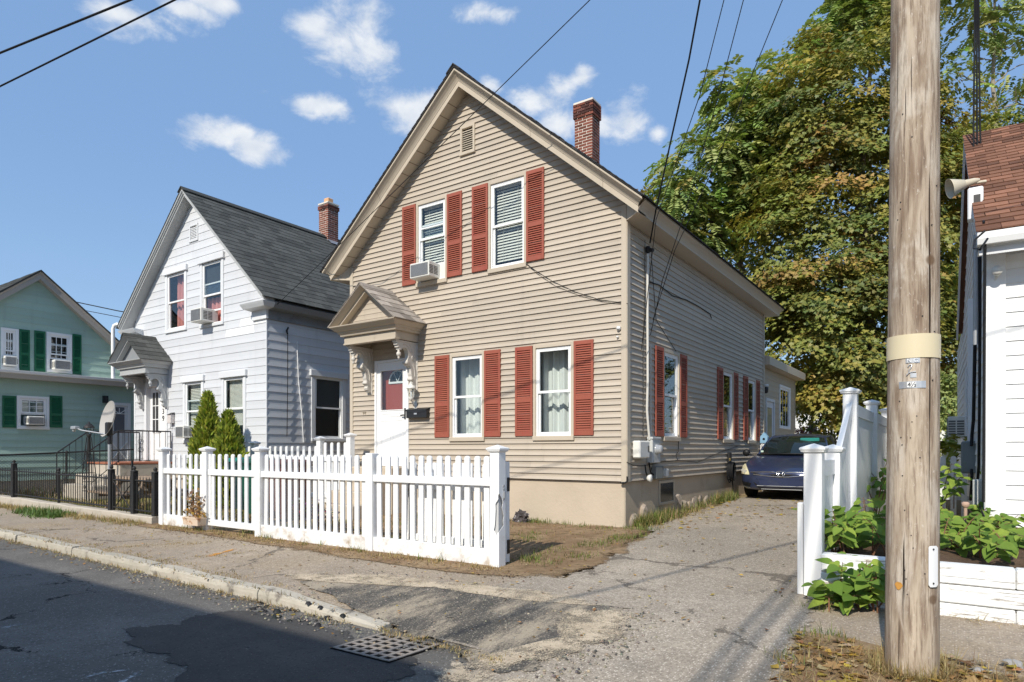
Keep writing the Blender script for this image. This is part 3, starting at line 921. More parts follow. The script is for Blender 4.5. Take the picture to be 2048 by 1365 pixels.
def shingles(parent, o, along, up, length, slope_len, exp, tabw, m, limit=0, start=0, thick=.011, seed=0, jit=.006, lift=.0):
    """rows of shingle tabs on a roof plane: o is the eave corner, along runs on the eave, up runs up the slope"""
    o = Vector(o); al = Vector(along).normalized(); up = Vector(up).normalized(); nn = al.cross(up).normalized()
    if nn.z < 0: nn = -nn
    r = random.Random(seed); J = MB(); cnt = 0
    rows = int(slope_len / exp + .999); cols = int(length / tabw + .999) + 1
    tabs = []
    for i in range(rows):
        off = (i % 2) * .5 * tabw + r.uniform(-.05, .05) * tabw
        for k in range(-1, cols):
            s0 = k * tabw + off; s1 = s0 + tabw - .006
            s0, s1 = max(0, s0), min(length, s1)
            if s1 - s0 < .03: continue
            tabs.append((i, s0, s1))
    tabs.sort(key=lambda t: t[1] + t[0] * .02)
    cache = {}
    for (i, s0, s1) in tabs:
        t0 = i * exp - (.0 if i else .02) + r.uniform(-jit, jit); t1 = min((i + 1) * exp + .02, slope_len)
        L = round(s1 - s0, 2); Hh = round(t1 - t0, 2)
        bt = thick * r.uniform(.8, 1.5)
        if cnt < limit:
            key = (L, Hh)
            if key not in cache:
                vs = [(0, 0, 0), (L, 0, 0), (L, Hh, 0), (0, Hh, 0), (0, 0, thick * 1.2), (L, 0, thick * 1.2), (L, Hh, .003), (0, Hh, .003)]
                cache[key] = MB().add(vs, [(0, 3, 2, 1), (4, 5, 6, 7), (0, 1, 5, 4), (1, 2, 6, 5), (2, 3, 7, 6), (3, 0, 4, 7)]).mesh('shingle')
            Mx = Matrix((al, up, nn)).transposed()
            ob = obj('shingle', cache[key], m, parent)
            ob.location = o + al * s0 + up * t0 + nn * lift
            ob.rotation_euler = Mx.to_euler()
            cnt += 1
        else:
            P = lambda a, t, h: tuple(o + al * a + up * t + nn * (h + lift))
            vs = [P(s0, t0, 0), P(s1, t0, 0), P(s1, t1, 0), P(s0, t1, 0), P(s0, t0, bt), P(s1, t0, bt), P(s1, t1, .003), P(s0, t1, .003)]
            J.add(vs, [(0, 3, 2, 1), (4, 5, 6, 7), (0, 1, 5, 4), (1, 2, 6, 5), (2, 3, 7, 6), (3, 0, 4, 7)])
    if J.v: J.build('shingle', m, parent, kind='stuff')

def rake_sweep(fr, ac, zf, prof, ends):
    """mouldings that follow both slopes of a gable; prof = (b, q) ; ends = a-offset of the lower end for each profile point; zf(a_off) = fascia line"""
    out = []
    for sgn in (-1, 1):
        top = [fr(ac, b, zf(0) + q) for b, q in prof]
        bot = [fr(ac + sgn * e, b, zf(e) + q) for (b, q), e in zip(prof, ends)]
        out.append((top, bot))
    return out

def portico(parent, fr, ac, M1, M2, Mroof, zoff=0.0, hw=.905, dp=.86, boards=None, roof_limit=60, name_seed=1):
    """gabled door hood: cornice, pediment, shingled roof, frieze beam and two scrolled brackets with pendants"""
    z0 = zoff
    F2 = lambda a, b, z: fr(ac + a, b, z + z0)
    mb = MB()
    rows = []
    for hwk, bk, z in ((.735, .655, 3.800), (.765, .685, 3.802), (.775, .70, 3.84), (.80, .73, 3.86), (.80, .735, 3.885), (.83, .78, 3.90), (.87, .83, 3.945), (.895, .865, 3.965), (.90, .87, 3.985)):
        rows.append([F2(-hwk, 0, z), F2(hwk, 0, z), F2(hwk, bk, z), F2(-hwk, bk, z)])
    mb.sweep(rows)
    hood = mb.build('portico', M1, parent)
    # beam under the cornice and ceiling
    bm = MB()
    bm.bbox(-.71, .71, .54, .635, 3.645, 3.80, .004, F2); bm.bbox(-.71, -.62, 0, .545, 3.646, 3.80, .004, F2); bm.bbox(.62, .71, 0, .545, 3.646, 3.80, .004, F2)
    bm.bbox(-.715, .715, .535, .655, 3.632, 3.662, .004, F2)
    bm.box(-.7, .7, 0, .6, 3.76, 3.79, F2)
    bm.build('beam', M1, hood)
    sl = .80; zr = 3.985 + .9 * sl
    zfun = lambda a: zr - sl * a - .12
    prof = [(.60, .0), (.735, .0), (.735, .055), (.76, .065), (.83, .10), (.865, .12), (.865, .13), (.60, .13)]
    ends = [.74, .74, .78, .80, .87, .905, .905, .905]
    rk = MB()
    for sgn in (-1, 1):
        top = [F2(0, b, zfun(0) + q) for b, q in prof]
        bot = [F2(sgn * e, b, max(zfun(e) + q, 3.986)) for (b, q), e in zip(prof, ends)]
        rk.sweep([top, bot])
    rk.build('pediment_moulding', M1, hood)
    tri = MB(); tri.prism([(-.80, 3.985), (.80, 3.985), (0, zr - .1)], .50, .585, lambda a, z, b: F2(a, b, z))
    tri.build('tympanum', M2, hood)
    if boards:
        siding(lambda a, b, z: F2(a, .586 + b, z), hood, boards, -.8, .8, 3.99, zr - .14, .10, .010, clip=lambda z: (None if z > zr - .16 else (-(zr - .13 - z) / sl, (zr - .13 - z) / sl)), name='tympanum_board')
    roof = MB()
    for sgn in (-1, 1):
        roof.prism([(0, zr), (.915, zr - .915 * sl), (.915, zr - .915 * sl + .02), (0, zr + .02)], 0.0, .875, lambda a, z, b, s=sgn: F2(s * a, b, z))
    roof.build('roof_deck', Mroof, hood)
    L = math.hypot(.92, .92 * sl)
    for sgn in (1, -1):
        o = Vector(F2(sgn * .925, .885 if sgn > 0 else 0.0, zr - .925 * sl + .022)); tp = Vector(F2(0, .885 if sgn > 0 else 0.0, zr + .022))
        al = (Vector(F2(0, 0, 0)) - Vector(F2(0, 1, 0))) * sgn
        shingles(hood, o, al, tp - o, .885, (tp - o).length, .20, .295, Mroof, limit=roof_limit if sgn > 0 else 0, seed=name_seed, jit=.004)
    rc = MB(); rc.prism([(-.10, zr - .05), (0, zr + .038), (.10, zr - .05), (.10, zr - .035), (0, zr + .052), (-.10, zr - .035)], 0, .89, lambda a, z, b: F2(a, b, z))
    rc.build('ridge_cap', Mroof, hood)
    # brackets
    P = [(0, 0), (.585, 0), (.585, -.045), (.555, -.05), (.555, -.09), (.525, -.095), (.525, -.135), (.49, -.14), (.49, -.175), (.445, -.185), (.425, -.155), (.375, -.125), (.32, -.13),
         (.275, -.165), (.25, -.22), (.245, -.28), (.262, -.335), (.285, -.375), (.29, -.42), (.265, -.455), (.225, -.465), (.19, -.50), (.175, -.56), (.17, -.62), (.155, -.66), (.17, -.70), (.16, -.745), (.13, -.76), (.125, -.79), (.145, -.82), (.13, -.86), (.10, -.875), (.09, -.90), (0, -.91)]
    for sgn in (-1, 1):
        k = MB()
        k.prism([(b, z) for b, z in P], -.05, .05, lambda b, z, t, s=sgn: F2(s * .63 + t, b, 3.632 + z))
        k.box(-.075, .075, .0, .028, -.94, 0, lambda a, b, z, s=sgn: F2(s * .63 + a, b, 3.630 + z))
        k.box(-.062, .062, .02, .60, -.022, 0, lambda a, b, z, s=sgn: F2(s * .63 + a, b, 3.631 + z))
        br = k.build('bracket', M2 if boards else M1, hood)
        d = MB()
        for (b, z, r_) in ((.275, -.405, .036), (.15, -.715, .03)):
            d.lathe([(0.001, -.064), (r_ * .5, -.064), (r_, -.056), (r_, .056), (r_ * .5, .064), (.001, .064)], (0, 0, 0), 12, 'x', caps=False)
            d.v[-72:] = [F2(sgn * .63 + v[0], b + v[1], 3.632 + z + v[2]) for v in d.v[-72:]]
        # cut scroll lines as raised beads on both cheeks
        for t in (-.052, .052):
            for pts in (((.22, -.06), (.17, -.10), (.15, -.16), (.17, -.20), (.20, -.19)), ((.40, -.07), (.33, -.06), (.27, -.09), (.235, -.14)), ((.13, -.24), (.16, -.29), (.14, -.35), (.10, -.34)), ((.10, -.08), (.07, -.14), (.06, -.22), (.08, -.30)), ((.13, -.42), (.10, -.48), (.08, -.56), (.075, -.66))):
                d.tube([F2(sgn * .63 + t, b, 3.632 + z) for b, z in pts], .011, 6)
        d.build('scroll', M2 if boards else M1, br)
        pd = MB()
        pd.lathe([(.012, 0), (.028, -.012), (.018, -.03), (.04, -.055), (.047, -.085), (.036, -.115), (.016, -.128), (.024, -.145), (.016, -.17), (.002, -.185)], (0, 0, 0), 14)
        pd.v = [F2(sgn * .63 + v[0], .465 + v[1], 3.632 - .175 + v[2]) for v in pd.v]
        pd.build('pendant', M2 if boards else M1, br)
    return hood
# ================================================================== the tan house
YF = 9.455; XR = -4.325; XL = -10.664; XC = (XL + XR) / 2; YB = 18.16
tan = thing('clapboard_house', 'tan clapboard house with red shutters and steep front gable, white picket fence before it', 'house', ((XL + XR) / 2, YF, Hf(XC, YF)))
FF = Fr((XC, YF, 0), (1, 0, 0), (0, -1, 0))       # front: a from the middle
FS = Fr((XR, YF, 0), (0, 1, 0), (1, 0, 0))        # driveway side: a from the front corner
fa = lambda px: onY(px, 900, YF)[0] - XC
sa = lambda px: onX(px, 900, XR)[0] - YF
HWd = (XR - XL) / 2
ZB = 1.0; EXP = .1016
zfas = lambda a: 8.10 - .862 * abs(a)
def gclip(z):
    h = (8.13 - z) / .862
    return None if h <= .02 else (-h, h)

# wall: corner posts, frieze; the siding boards are its children
wall = part_empty('wall', tan)
for a0, a1 in ((-HWd - .014, -HWd + .075), (HWd - .075, HWd + .014)):
    w = MB(); w.bbox(a0, a1, -.02, .030, ZB - .01, 5.36, .004, FF); w.build('corner_post', M_TANTRIM, wall)
w = MB(); w.bbox(-.02, .10, -.02, .028, ZB - .01, 5.10, .004, FS); w.build('corner_post', M_TANTRIM, wall)
w = MB(); w.bbox(YB - YF - .10, YB - YF + .014, -.02, .028, ZB - .01, 5.10, .004, FS)
w.build('corner_post', M_TANTRIM, wall)
dA = onY(785, 900, YF)[0] - XC
win_front = [  # name in plan: a0, a1, z0, z1
    (fa(834), fa(895.5), 4.71, 6.325), (fa(978), fa(1054), 4.71, 6.325),
    (fa(901), fa(970), 1.69, 3.295), (fa(1067.5), fa(1149), 1.69, 3.295)]
door = (fa(751), fa(819), 1.20, 3.325)
vent = (fa(922), fa(951), onY(936, 308, YF)[1], onY(936, 252, YF)[1])
op = [(a0, a1, z0 - .03, z1) for a0, a1, z0, z1 in win_front] + [(door[0] + .01, door[1] - .01, 0, door[3] - .01), (vent[0] + .01, vent[1] - .01, vent[2] + .02, vent[3] - .02)]
rr = random.Random(5)
siding(FF, wall, M_TAN, -HWd + .02, HWd - .02, ZB, 8.1, EXP, .024, op, gclip, splits=1, rnd=rr)
sw = [(sa(1324.2), sa(1357.2)), (sa(1443.3), sa(1464.8)), (sa(1493.4), sa(1509.8))]
sop = [(a0, a1, 1.66, 3.295) for a0, a1 in sw]
siding(FS, wall, M_TAN, .04, YB - YF - .02, ZB, 5.12, EXP, .022, sop, splits=1, rnd=rr)
# hidden walls
hb = MB()
hb.box(XL, XL + .04, YF + .02, YB, .3, 5.3); hb.box(XL + .02, XR - .02, YB - .04, YB, .3, 5.25)
hb.prism([(-HWd, 5.25), (HWd, 5.25), (0, 7.95)], YB - .04, YB, lambda a, z, y: (XC + a, y, z))
hb.build('back_wall', M_TAN, tan)

# foundation, slightly set back, lumpy stucco on the driveway side
fd = MB()
fd.bbox(XL + .03, XR - .035, YF + .03, YB - .03, -.1, ZB + .004, .02)
fnd = fd.build('foundation', M_STUCCO, tan)
M_BULGE = mat('stucco_bulge', (.42, .35, .28), .95, .1, var=.22, scale=4, bump=.9, bscale=16, dirt=(.22, .17, .14), dscale=3)
def rock(me_name, size, seed, n=2):
    import bmesh
    r = random.Random(seed); bm = bmesh.new(); bmesh.ops.create_icosphere(bm, subdivisions=n, radius=1)
    k = [Vector((r.gauss(0, 1), r.gauss(0, 1), r.gauss(0, 1))).normalized() for _ in range(7)]
    for v in bm.verts:
        f = 1 + sum(.07 * math.sin(3 * v.co.dot(q) + i) for i, q in enumerate(k)) + r.uniform(-.03, .03)
        for q in k[:3]:
            d = v.co.dot(q)
            if d > .62: v.co -= q * (d - .62) * .8
        v.co = Vector((v.co.x * size[0], v.co.y * size[1], v.co.z * size[2])) * f
    me = bpy.data.meshes.new(me_name); bm.to_mesh(me); bm.free()
    return me
for i, (px, hz, s) in enumerate(((1357, .30, 1.0), (1369, .20, .8), (1381, .16, .75), (1393, .19, .8), (1404, .20, .75), (1415, .15, .7), (1290, .26, 1.1), (1274, .14, 1.0))):
    y = onX(px, 900, XR)[0]
    obj('stone', rock('stone', (.075 * s, .24 * s, hz * .8), 20 + i), M_BULGE, fnd, loc=(XR - .035, y, Hf(XR, y) + hz * .25))  # stucco bulges added to catch the sunlit patches low on the foundation
# basement window
bw = MB(); y0, y1 = sa(1320.5), sa(1351); z0, z1 = .52, .955
bw.bbox(y0, y1, -.08, -.012, z0, z0 + .05, .004, FS); bw.bbox(y0, y1, -.08, -.012, z1 - .05, z1, .004, FS)
bw.bbox(y0, y0 + .05, -.08, -.013, z0 + .05, z1 - .05, .004, FS); bw.bbox(y1 - .05, y1, -.08, -.013, z0 + .05, z1 - .05, .004, FS)
b_ = bw.build('basement_window', M_TANTRIM, tan)
MB().box(y0 + .03, y1 - .03, -.05, -.024, z0 + .03, z1 - .03, FS).build('pane', mat('basement_pane', (.02, .026, .028), .15, .5), b_)

# eaves and rakes
prof = [(0.0, .02), (.285, 0), (.285, .098), (.292, .102), (.30, .125), (.325, .165), (.365, .205), (.405, .232), (.412, .240), (.412, .272), (.0, .272)]
ends = [HWd + .325] + [HWd + .325] * 3 + [HWd + .335, HWd + .36, HWd + .395, HWd + .43, HWd + .44, HWd + .44, HWd + .325]
rk = MB()
for top, bot in rake_sweep(FF, 0, zfas, prof, ends): rk.sweep([top, bot])
eave = rk.build('rake_board', M_TANTRIM, tan)
for s in (-1, 1):
    ev = MB()
    ep = [(-.02, 5.10), (.325, 5.10), (.325, 5.128), (.335, 5.15), (.36, 5.185), (.395, 5.215), (.43, 5.235), (.44, 5.245), (.44, 5.275), (-.02, 5.40)]
    q0 = [(XC + s * (HWd + o), YF - (.0 if i in (0, 9) else .285 if i == 1 else .29) + (0), z) for i, (o, z) in enumerate(ep)]
    q1 = [(XC + s * (HWd + o), YB + .34, z) for o, z in ep]
    ev.sweep([q0, q1]); ev.build('eave_board', M_TANTRIM, tan)
# seams of the aluminium rake covers
M_SEAM = mat('dark_seam', (.20, .16, .12), .8)  # brown joint strips laid on the boards
for s, e in ((1, 1.55), (-1, 2.0), (1, 2.9)):
    q = [FF(s * e, b + .0015, zfas(e) + z + .001) for b, z in prof[1:10]]; q2 = [FF(s * (e + .006), b + .0015, zfas(e + .006) + z + .001) for b, z in prof[1:10]]
    MB().sweep([q, q2], closed=False).build('seam', M_SEAM, eave)
# soffit boards under the rakes show as faint joints
sj = MB()
for s in (-1, 1):
    for k in range(17):
        e = .25 + k * .195
        sj.add([FF(s * e, .01, zfas(e) + .0165), FF(s * e, .283, zfas(e) - .0015), FF(s * (e + .012), .283, zfas(e + .012) - .0015), FF(s * (e + .012), .01, zfas(e + .012) + .0165)], [(0, 1, 2, 3)])
sj.build('soffit_joint', M_SEAM, eave, kind='stuff')
rf = MB()
for s in (-1, 1):
    rf.prism([(0, 8.385), (HWd + .45, 8.385 - .862 * (HWd + .45)), (HWd + .45, 8.405 - .862 * (HWd + .45)), (0, 8.405)], YF - .43, YB + .36, lambda a, z, y, s=s: (XC + s * a, y, z))
roof = rf.build('roof', M_SHDARK, tan)
for s in (1, -1):
    lo = Vector((XC + s * (HWd + .47), (YF - .445) if s > 0 else (YB + .37), 8.408 - .862 * (HWd + .47))); hi = Vector((XC, lo.y, 8.408))
    shingles(roof, lo, (0, 1 * s, 0), hi - lo, YB - YF + .81, (hi - lo).length, .145, .33, M_SHDARK, limit=0, seed=3, thick=.014)
rc = MB(); rc.prism([(-.16, 8.29), (0, 8.43), (.16, 8.29), (.16, 8.315), (0, 8.45), (-.16, 8.315)], YF - .45, YB + .37, lambda a, z, y: (XC + a, y, z)); rc.build('ridge_cap', M_SHDARK, roof)
ch = chimney(roof, -7.36, -6.90, 13.25, 13.62, 7.2, 9.52, None, 5, 7, 11)
fl = MB(); fl.add([(-7.4, 13.235, 8.36), (-6.87, 13.235, 7.84), (-6.87, 13.235, 8.02), (-7.4, 13.235, 8.5)], [(0, 1, 2, 3)]); fl.box(-6.892, -6.87, 13.22, 13.66, 7.75, 8.05)
fl.build('flashing', M_LEAD, ch)

# gable vent
v = MB(); a0, a1, z0, z1 = vent
v.bbox(a0, a0 + .045, -.02, .035, z0, z1, .004, FF); v.bbox(a1 - .045, a1, -.02, .035, z0, z1, .004, FF); v.bbox(a0 + .044, a1 - .044, -.02, .034, z1 - .045, z1, .004, FF); v.bbox(a0 - .01, a1 + .01, -.02, .05, z0 - .02, z0 + .03, .004, FF)
vo = v.build('gable_vent', M_TANTRIM, tan)
MB().box(a0 + .03, a1 - .03, -.06, -.04, z0, z1, FF).build('backing', M_VOID, vo)
lv = MB()
for k in range(10):
    z = z0 + .05 + k * (z1 - z0 - .11) / 10
    lv.add([FF(a0 + .04, -.03, z + .045), FF(a1 - .04, -.03, z + .045), FF(a1 - .04, .02, z), FF(a0 + .04, .02, z), FF(a0 + .04, -.03, z + .038), FF(a1 - .04, -.03, z + .038), FF(a1 - .04, .02, z - .008), FF(a0 + .04, .02, z - .008)], [(0, 1, 2, 3), (7, 6, 5, 4), (3, 2, 6, 7), (0, 4, 5, 1), (1, 5, 6, 2), (0, 3, 7, 4)])
lv.build('louvre', M_TANTRIM, vo, kind='stuff')

# windows and shutters
(w1, w2, w3, w4) = win_front
W1 = window(FF, tan, *w1, M_TANTRIM, .05, inside='blind', meet=.56, lift=.26, seed=1, label='upper window with storm sash raised over an air conditioner', pitch=.052)
mb = MB(); i0, i1 = w1[0] + .08, w1[1] - .08
mb.box(i0, i1, -.022, -.004, 5.80, 5.825, FF); mb.build('storm_rail', M_WHITE, W1)
mb = MB(); mb.box(i1 - .17, i1 + .01, -.04, -.02, 4.76, 5.09, FF); mb.build('side_panel', M_ACW, W1)
W2 = window(FF, tan, *w2, M_TANTRIM, .05, inside='blind', meet=.5, seed=2, label='upper window with lowered blind', pitch=.052, blind_to=.06)
W3 = window(FF, tan, *w3, M_TANTRIM, .055, inside='curtain', seed=3, gap=(w3[0] + w3[1]) / 2 + .06)
W4 = window(FF, tan, *w4, M_TANTRIM, .055, inside='curtain', seed=4, gap=(w4[0] + w4[1]) / 2 + .10)
for (a0, a1, z0, z1) in win_front:
    for s0 in (a0 - .368, a1 + .003):
        shutter(FF, tan, s0, s0 + .362, z0 + .045, z1 - .002, M_RED)
for i, (a0, a1) in enumerate(sw):
    window(FS, tan, a0, a1, 1.69, 3.295, M_TANTRIM, .055, inside='curtain', seed=10 + i, gap=a0 + (a1 - a0) * .42)
    for s0 in (a0 - .368, a1 + .003): shutter(FS, tan, s0, s0 + .362, 1.735, 3.293, M_RED)

# front door: white storm door with a pane, red inner door with a fanlight behind it
d0, d1, dz0, dz1 = door
m_ = MB()
m_.bbox(d0, d0 + .055, -.12, .035, dz0, dz1, .005, FF); m_.bbox(d1 - .07, d1, -.12, .035, dz0, dz1, .005, FF); m_.bbox(d0 + .054, d1 - .069, -.12, .034, dz1 - .05, dz1, .005, FF)
m_.bbox(d0 - .02, d1 + .02, -.14, .07, dz0 - .03, dz0 + .012, .005, FF)
dfr = m_.build('door_frame', M_WHITE, tan)
s0, s1 = d0 + .058, d1 - .073; sz0, sz1 = dz0 + .014, dz1 - .053
g0, g1, gz0, gz1 = s0 + .105, s1 - .10, onY(785, 820, YF)[1], onY(785, 741, YF)[1]
m_ = MB()
m_.box(s0, g0, -.035, .006, sz0, sz1, FF); m_.box(g1, s1, -.035, .006, sz0, sz1, FF); m_.box(g0, g1, -.035, .006, gz1, sz1, FF); m_.box(g0, g1, -.035, .006, sz0, gz0, FF)
sd = m_.build('storm_door', M_WHITE, tan)
MB().box(g0 - .005, g1 + .005, -.018, -.014, gz0 - .005, gz1 + .005, FF).build('pane', M_GLASS, sd)
pm = MB()
for (p0, p1, q0, q1) in ((g0 + .02, g1 - .02, gz0 - .14, gz0 - .07), (s0 + .10, (s0 + s1) / 2 - .03, sz0 + .12, gz0 - .21), ((s0 + s1) / 2 + .03, s1 - .10, sz0 + .12, gz0 - .21)):
    for t in ((p0, p1, q0, q0 + .016), (p0, p1, q1 - .016, q1), (p0, p0 + .016, q0 + .016, q1 - .016), (p1 - .016, p1, q0 + .016, q1 - .016)):
        pm.bbox(t[0], t[1], .004, .013, t[2], t[3], .003, FF)
for t in ((g0 - .02, g0, gz0 - .02, gz1 + .02), (g1, g1 + .02, gz0 - .02, gz1 + .02), (g0, g1, gz1, gz1 + .02), (g0, g1, gz0 - .02, gz0)):
    pm.bbox(t[0], t[1], .004, .016, t[2], t[3], .003, FF)
pm.build('moulding', M_WHITE, sd)
hd = MB(); hd.box(s1 - .055, s1 - .02, .005, .018, gz0 - .20, gz0 + .02, FF); hd.tube([FF(s1 - .038, .01, gz0 - .12), FF(s1 - .038, .06, gz0 - .12)], .012, 8); hd.tube([FF(s1 - .038, .055, gz0 - .12), FF(s1 - .12, .055, gz0 - .125)], .013, 8); hd.lathe([(.001, .0), (.028, 0), (.03, .02), (.001, .025)], FF(s1 - .038, .006, gz0 - .02), 12, 'y'); hd.build('handle', M_BLACK, sd)
inn = MB(); inn.box(s0 - .02, s1 + .02, -.19, -.15, sz0, sz1, FF); ind = inn.build('inner_door', M_REDDOOR, tan)
fx = (g0 + g1) / 2 + .02; fz = onY(790, 763, YF)[1]
fan = MB(); n = 14
arc = [(fx + .235 * math.cos(math.pi * k / n), fz + .235 * math.sin(math.pi * k / n)) for k in range(n + 1)]
fan.add([FF(x, -.146, z) for x, z in arc], [tuple(range(n + 1))]); fan.build('fanlight', mat('dark_pane', (.015, .016, .018), .3, .2), ind)
fm = MB()
fm.tube([FF(x, -.142, z) for x, z in arc], .016, 6); fm.bbox(fx - .25, fx + .25, -.15, -.130, fz - .03, fz + .012, .003, FF)
for k in (1, 2): fm.tube([FF(fx, -.142, fz), FF(fx + .235 * math.cos(math.pi * k / 3), -.142, fz + .235 * math.sin(math.pi * k / 3))], .008, 6)
fm.build('fanlight_frame', M_WHITE, ind)
# concrete steps under the door
st = MB()
st.bbox(d0 - .12, d1 + .12, .0, .62, .1, dz0 - .035, .02, FF); st.bbox(d0 - .05, d1 + .05, .62, .92, .1, dz0 - .26, .02, FF); st.bbox(d0 - .05, d1 + .05, .92, 1.22, .1, dz0 - .48, .02, FF); st.bbox(d0 - .05, d1 + .05, 1.22, 1.52, .1, dz0 - .70, .02, FF)
st.build('step', M_STUCCO, tan)
portico(tan, FF, -9.445 - XC, M_TANTRIM, vinyl('cream_bracket_paint', (.60, .56, .50), streak=.06), M_SHWORN, -.045, boards=M_TAN, roof_limit=40)

# text for numbers and tags
def text_mesh(s, size, depth=.002, fnt=None):
    cu = bpy.data.curves.new('lettering', 'FONT'); cu.body = s; cu.size = size; cu.extrude = depth; cu.align_x = 'CENTER'; cu.align_y = 'CENTER'
    o = bpy.data.objects.new('lettering', cu); COL.objects.link(o)
    dg = bpy.context.evaluated_depsgraph_get()
    me = bpy.data.meshes.new_from_object(o.evaluated_get(dg)); me.name = 'lettering'
    bpy.data.objects.remove(o); bpy.data.curves.remove(cu)
    return me
x_, z_ = onY(729.8, 828.5, YF)
obj('house_number', text_mesh('35', .115, .003), mat('tarnished_brass', (.22, .17, .11), .6, .4, .3), tan, loc=(x_, YF - .016, z_), rot=(R(90), 0, 0))

# service entrance: weatherhead, conduits, meter and boxes on the driveway side
M_BOXGREY = mat('meter_grey_paint', (.50, .51, .50), .55, .35, var=.10, scale=8, dirt=(.36, .36, .35), dscale=6)
M_PVCGREY = mat('pale_conduit', (.60, .58, .53), .6, .3, var=.08)
M_CABLE = mat('black_cable', (.012, .012, .013), .6, .3, var=.2)
def SP(px, py, o=.05):
    y, z = onX(px, py, XR + o); return (XR + o, y, z)
sv = MB()
sv.tube([SP(1295, 508, .055), SP(1295, 640, .055), SP(1295.5, 760, .055), SP(1294, 820, .055), SP(1297, 858, .06), SP(1299, 880, .06)], .021, 10)
sv.tube([SP(1301.5, 690, .03), SP(1301.5, 876, .03)], .010, 8)
cond = sv.build('conduit', M_PVCGREY, tan)
wh = MB(); p = SP(1296, 500, .06); wh.lathe([(.001, .06), (.03, .055), (.045, .02), (.04, -.03), (.022, -.06)], p, 12); wh.tube([(p[0], p[1], p[2]), (p[0] + .10, p[1] - .02, p[2] - .03)], [.04, .03], 10); wh.build('weatherhead', M_BLACK, cond)
mt = MB(); y, z = onX(1302, 900, XR)
ya, yb = onX(1293.5, 900, XR + .02)[0], onX(1310.5, 900, XR + .02)[0]; mz0, mz1 = onX(1302, 926, XR)[1], onX(1302, 877, XR)[1]
mt.bbox(XR + .014, XR + .115, ya + .02, yb, mz0, mz1, .01); mt.bbox(XR + .014, XR + .125, ya + .005, yb + .015, mz1 - .02, mz1 + .02, .008)
meter = mt.build('meter_box', M_BOXGREY, tan)
mm = MB(); mm.lathe([(.085, 0), (.088, .02), (.075, .025), (.072, .085), (.055, .10), (.001, .105)], (XR + .115, (ya + yb) / 2 + .01, (mz0 + mz1) / 2 + .02), 20, 'x'); mm.build('meter', mat('meter_glass', (.42, .43, .44), .12, .6, .2, var=.5, scale=40), meter)
wb = MB(); ya, yb = onX(1275, 900, XR + .12)[0], onX(1297, 900, XR + .12)[0]; wz0, wz1 = onX(1284, 917, XR + .1)[1], onX(1284, 882, XR + .1)[1]
wb.bbox(XR + .014, XR + .15, ya + .03, yb - .01, wz0, wz1, .02); wbo = wb.build('cable_box', M_ACW, tan)
wv = MB()
for k in range(6): wv.box(XR + .150, XR + .152, yb - .10 + k * .012, yb - .093 + k * .012, wz0 + .10, wz1 - .08)
wv.build('vent_slot', M_FIN, wbo)
jb = MB(); ya, yb = onX(1307, 900, XR + .05)[0], onX(1322, 900, XR + .05)[0]; jb.bbox(XR + .014, XR + .10, ya, yb, onX(1315, 957, XR)[1], onX(1315, 932, XR)[1], .008); jb.build('junction_box', mat('dull_grey_box', (.20, .21, .20), .6, .3, var=.15), tan)
fx_ = MB(); p = SP(1331.5, 946, .06); fx_.bbox(XR + .012, XR + .10, p[1] - .05, p[1] + .05, p[2] - .07, p[2] + .07, .015); fx_.build('outlet_cover', M_ACW, tan)
fl_ = MB(); p = SP(1294, 957, .10); fl_.lathe([(.02, 0), (.05, .02), (.065, .06), (.06, .075), (.001, .08)], p, 14, 'x'); fl_.build('bell_housing', M_ACW, tan)
cb = MB()
def cable(mb, pts, r=.006): mb.tube([SP(a, b, o) for a, b, o in pts], r, 6)
cable(cb, [(1254, 925, .03), (1266, 931, .03), (1280, 932, .03), (1300, 930, .03), (1320, 925, .03), (1355, 921, .03)])
cable(cb, [(1355, 921, .03), (1352, 910, .025), (1357, 903, .025), (1357, 870, .025)])
cable(cb, [(1290, 930, .05), (1292, 945, .06), (1297, 958, .06), (1305, 955, .05)], .012); cable(cb, [(1298, 925, .05), (1301, 945, .06), (1308, 950, .05)], .012)
cable(cb, [(1355, 921, .025), (1395, 925, .02), (1440, 905, .02), (1475, 893, .02)], .005)
cable(cb, [(1300, 565, .025), (1318, 570, .025), (1345, 592, .025), (1372, 600, .025), (1395, 612, .025), (1420, 628, .025), (1423, 637, .02)], .009)
cable(cb, [(1290, 480, .03), (1289, 600, .02), (1286, 700, .02), (1286, 872, .02)], .004); cable(cb, [(1302, 500, .03), (1312, 640, .02), (1352, 703, .02)], .005)
cb.build('wiring', M_CABLE, tan, kind='stuff')
# telephone cable that loops from the upper right window to the corner
cb = MB()
def FP(px, py, o=.02):
    x, z = onY(px, py, YF - o); return (x, YF - o, z)
cb.tube([FP(1053, 528), FP(1070, 541), FP(1105, 563), FP(1150, 584), FP(1200, 600), FP(1246, 606), FP(1256, 608, .02)], .005, 6); cb.tube([FP(1053, 529), FP(1075, 548), FP(1110, 572), FP(1160, 592), FP(1205, 604), FP(1246, 608)], .004, 6)
cb.build('telephone_cable', M_CABLE, tan)
ins = MB(); p = FP(1239, 658, .0); ins.lathe([(.016, 0), (.034, -.02), (.034, -.035), (.02, -.04), (.026, -.055), (.001, -.06)], (p[0], YF - .01, p[2]), 14, 'y'); p = FP(1237, 675, .0); ins.lathe([(.012, 0), (.02, -.02), (.012, -.05), (.001, -.055)], (p[0], YF - .01, p[2]), 10, 'y'); ins.build('insulator', M_WHITE, tan)
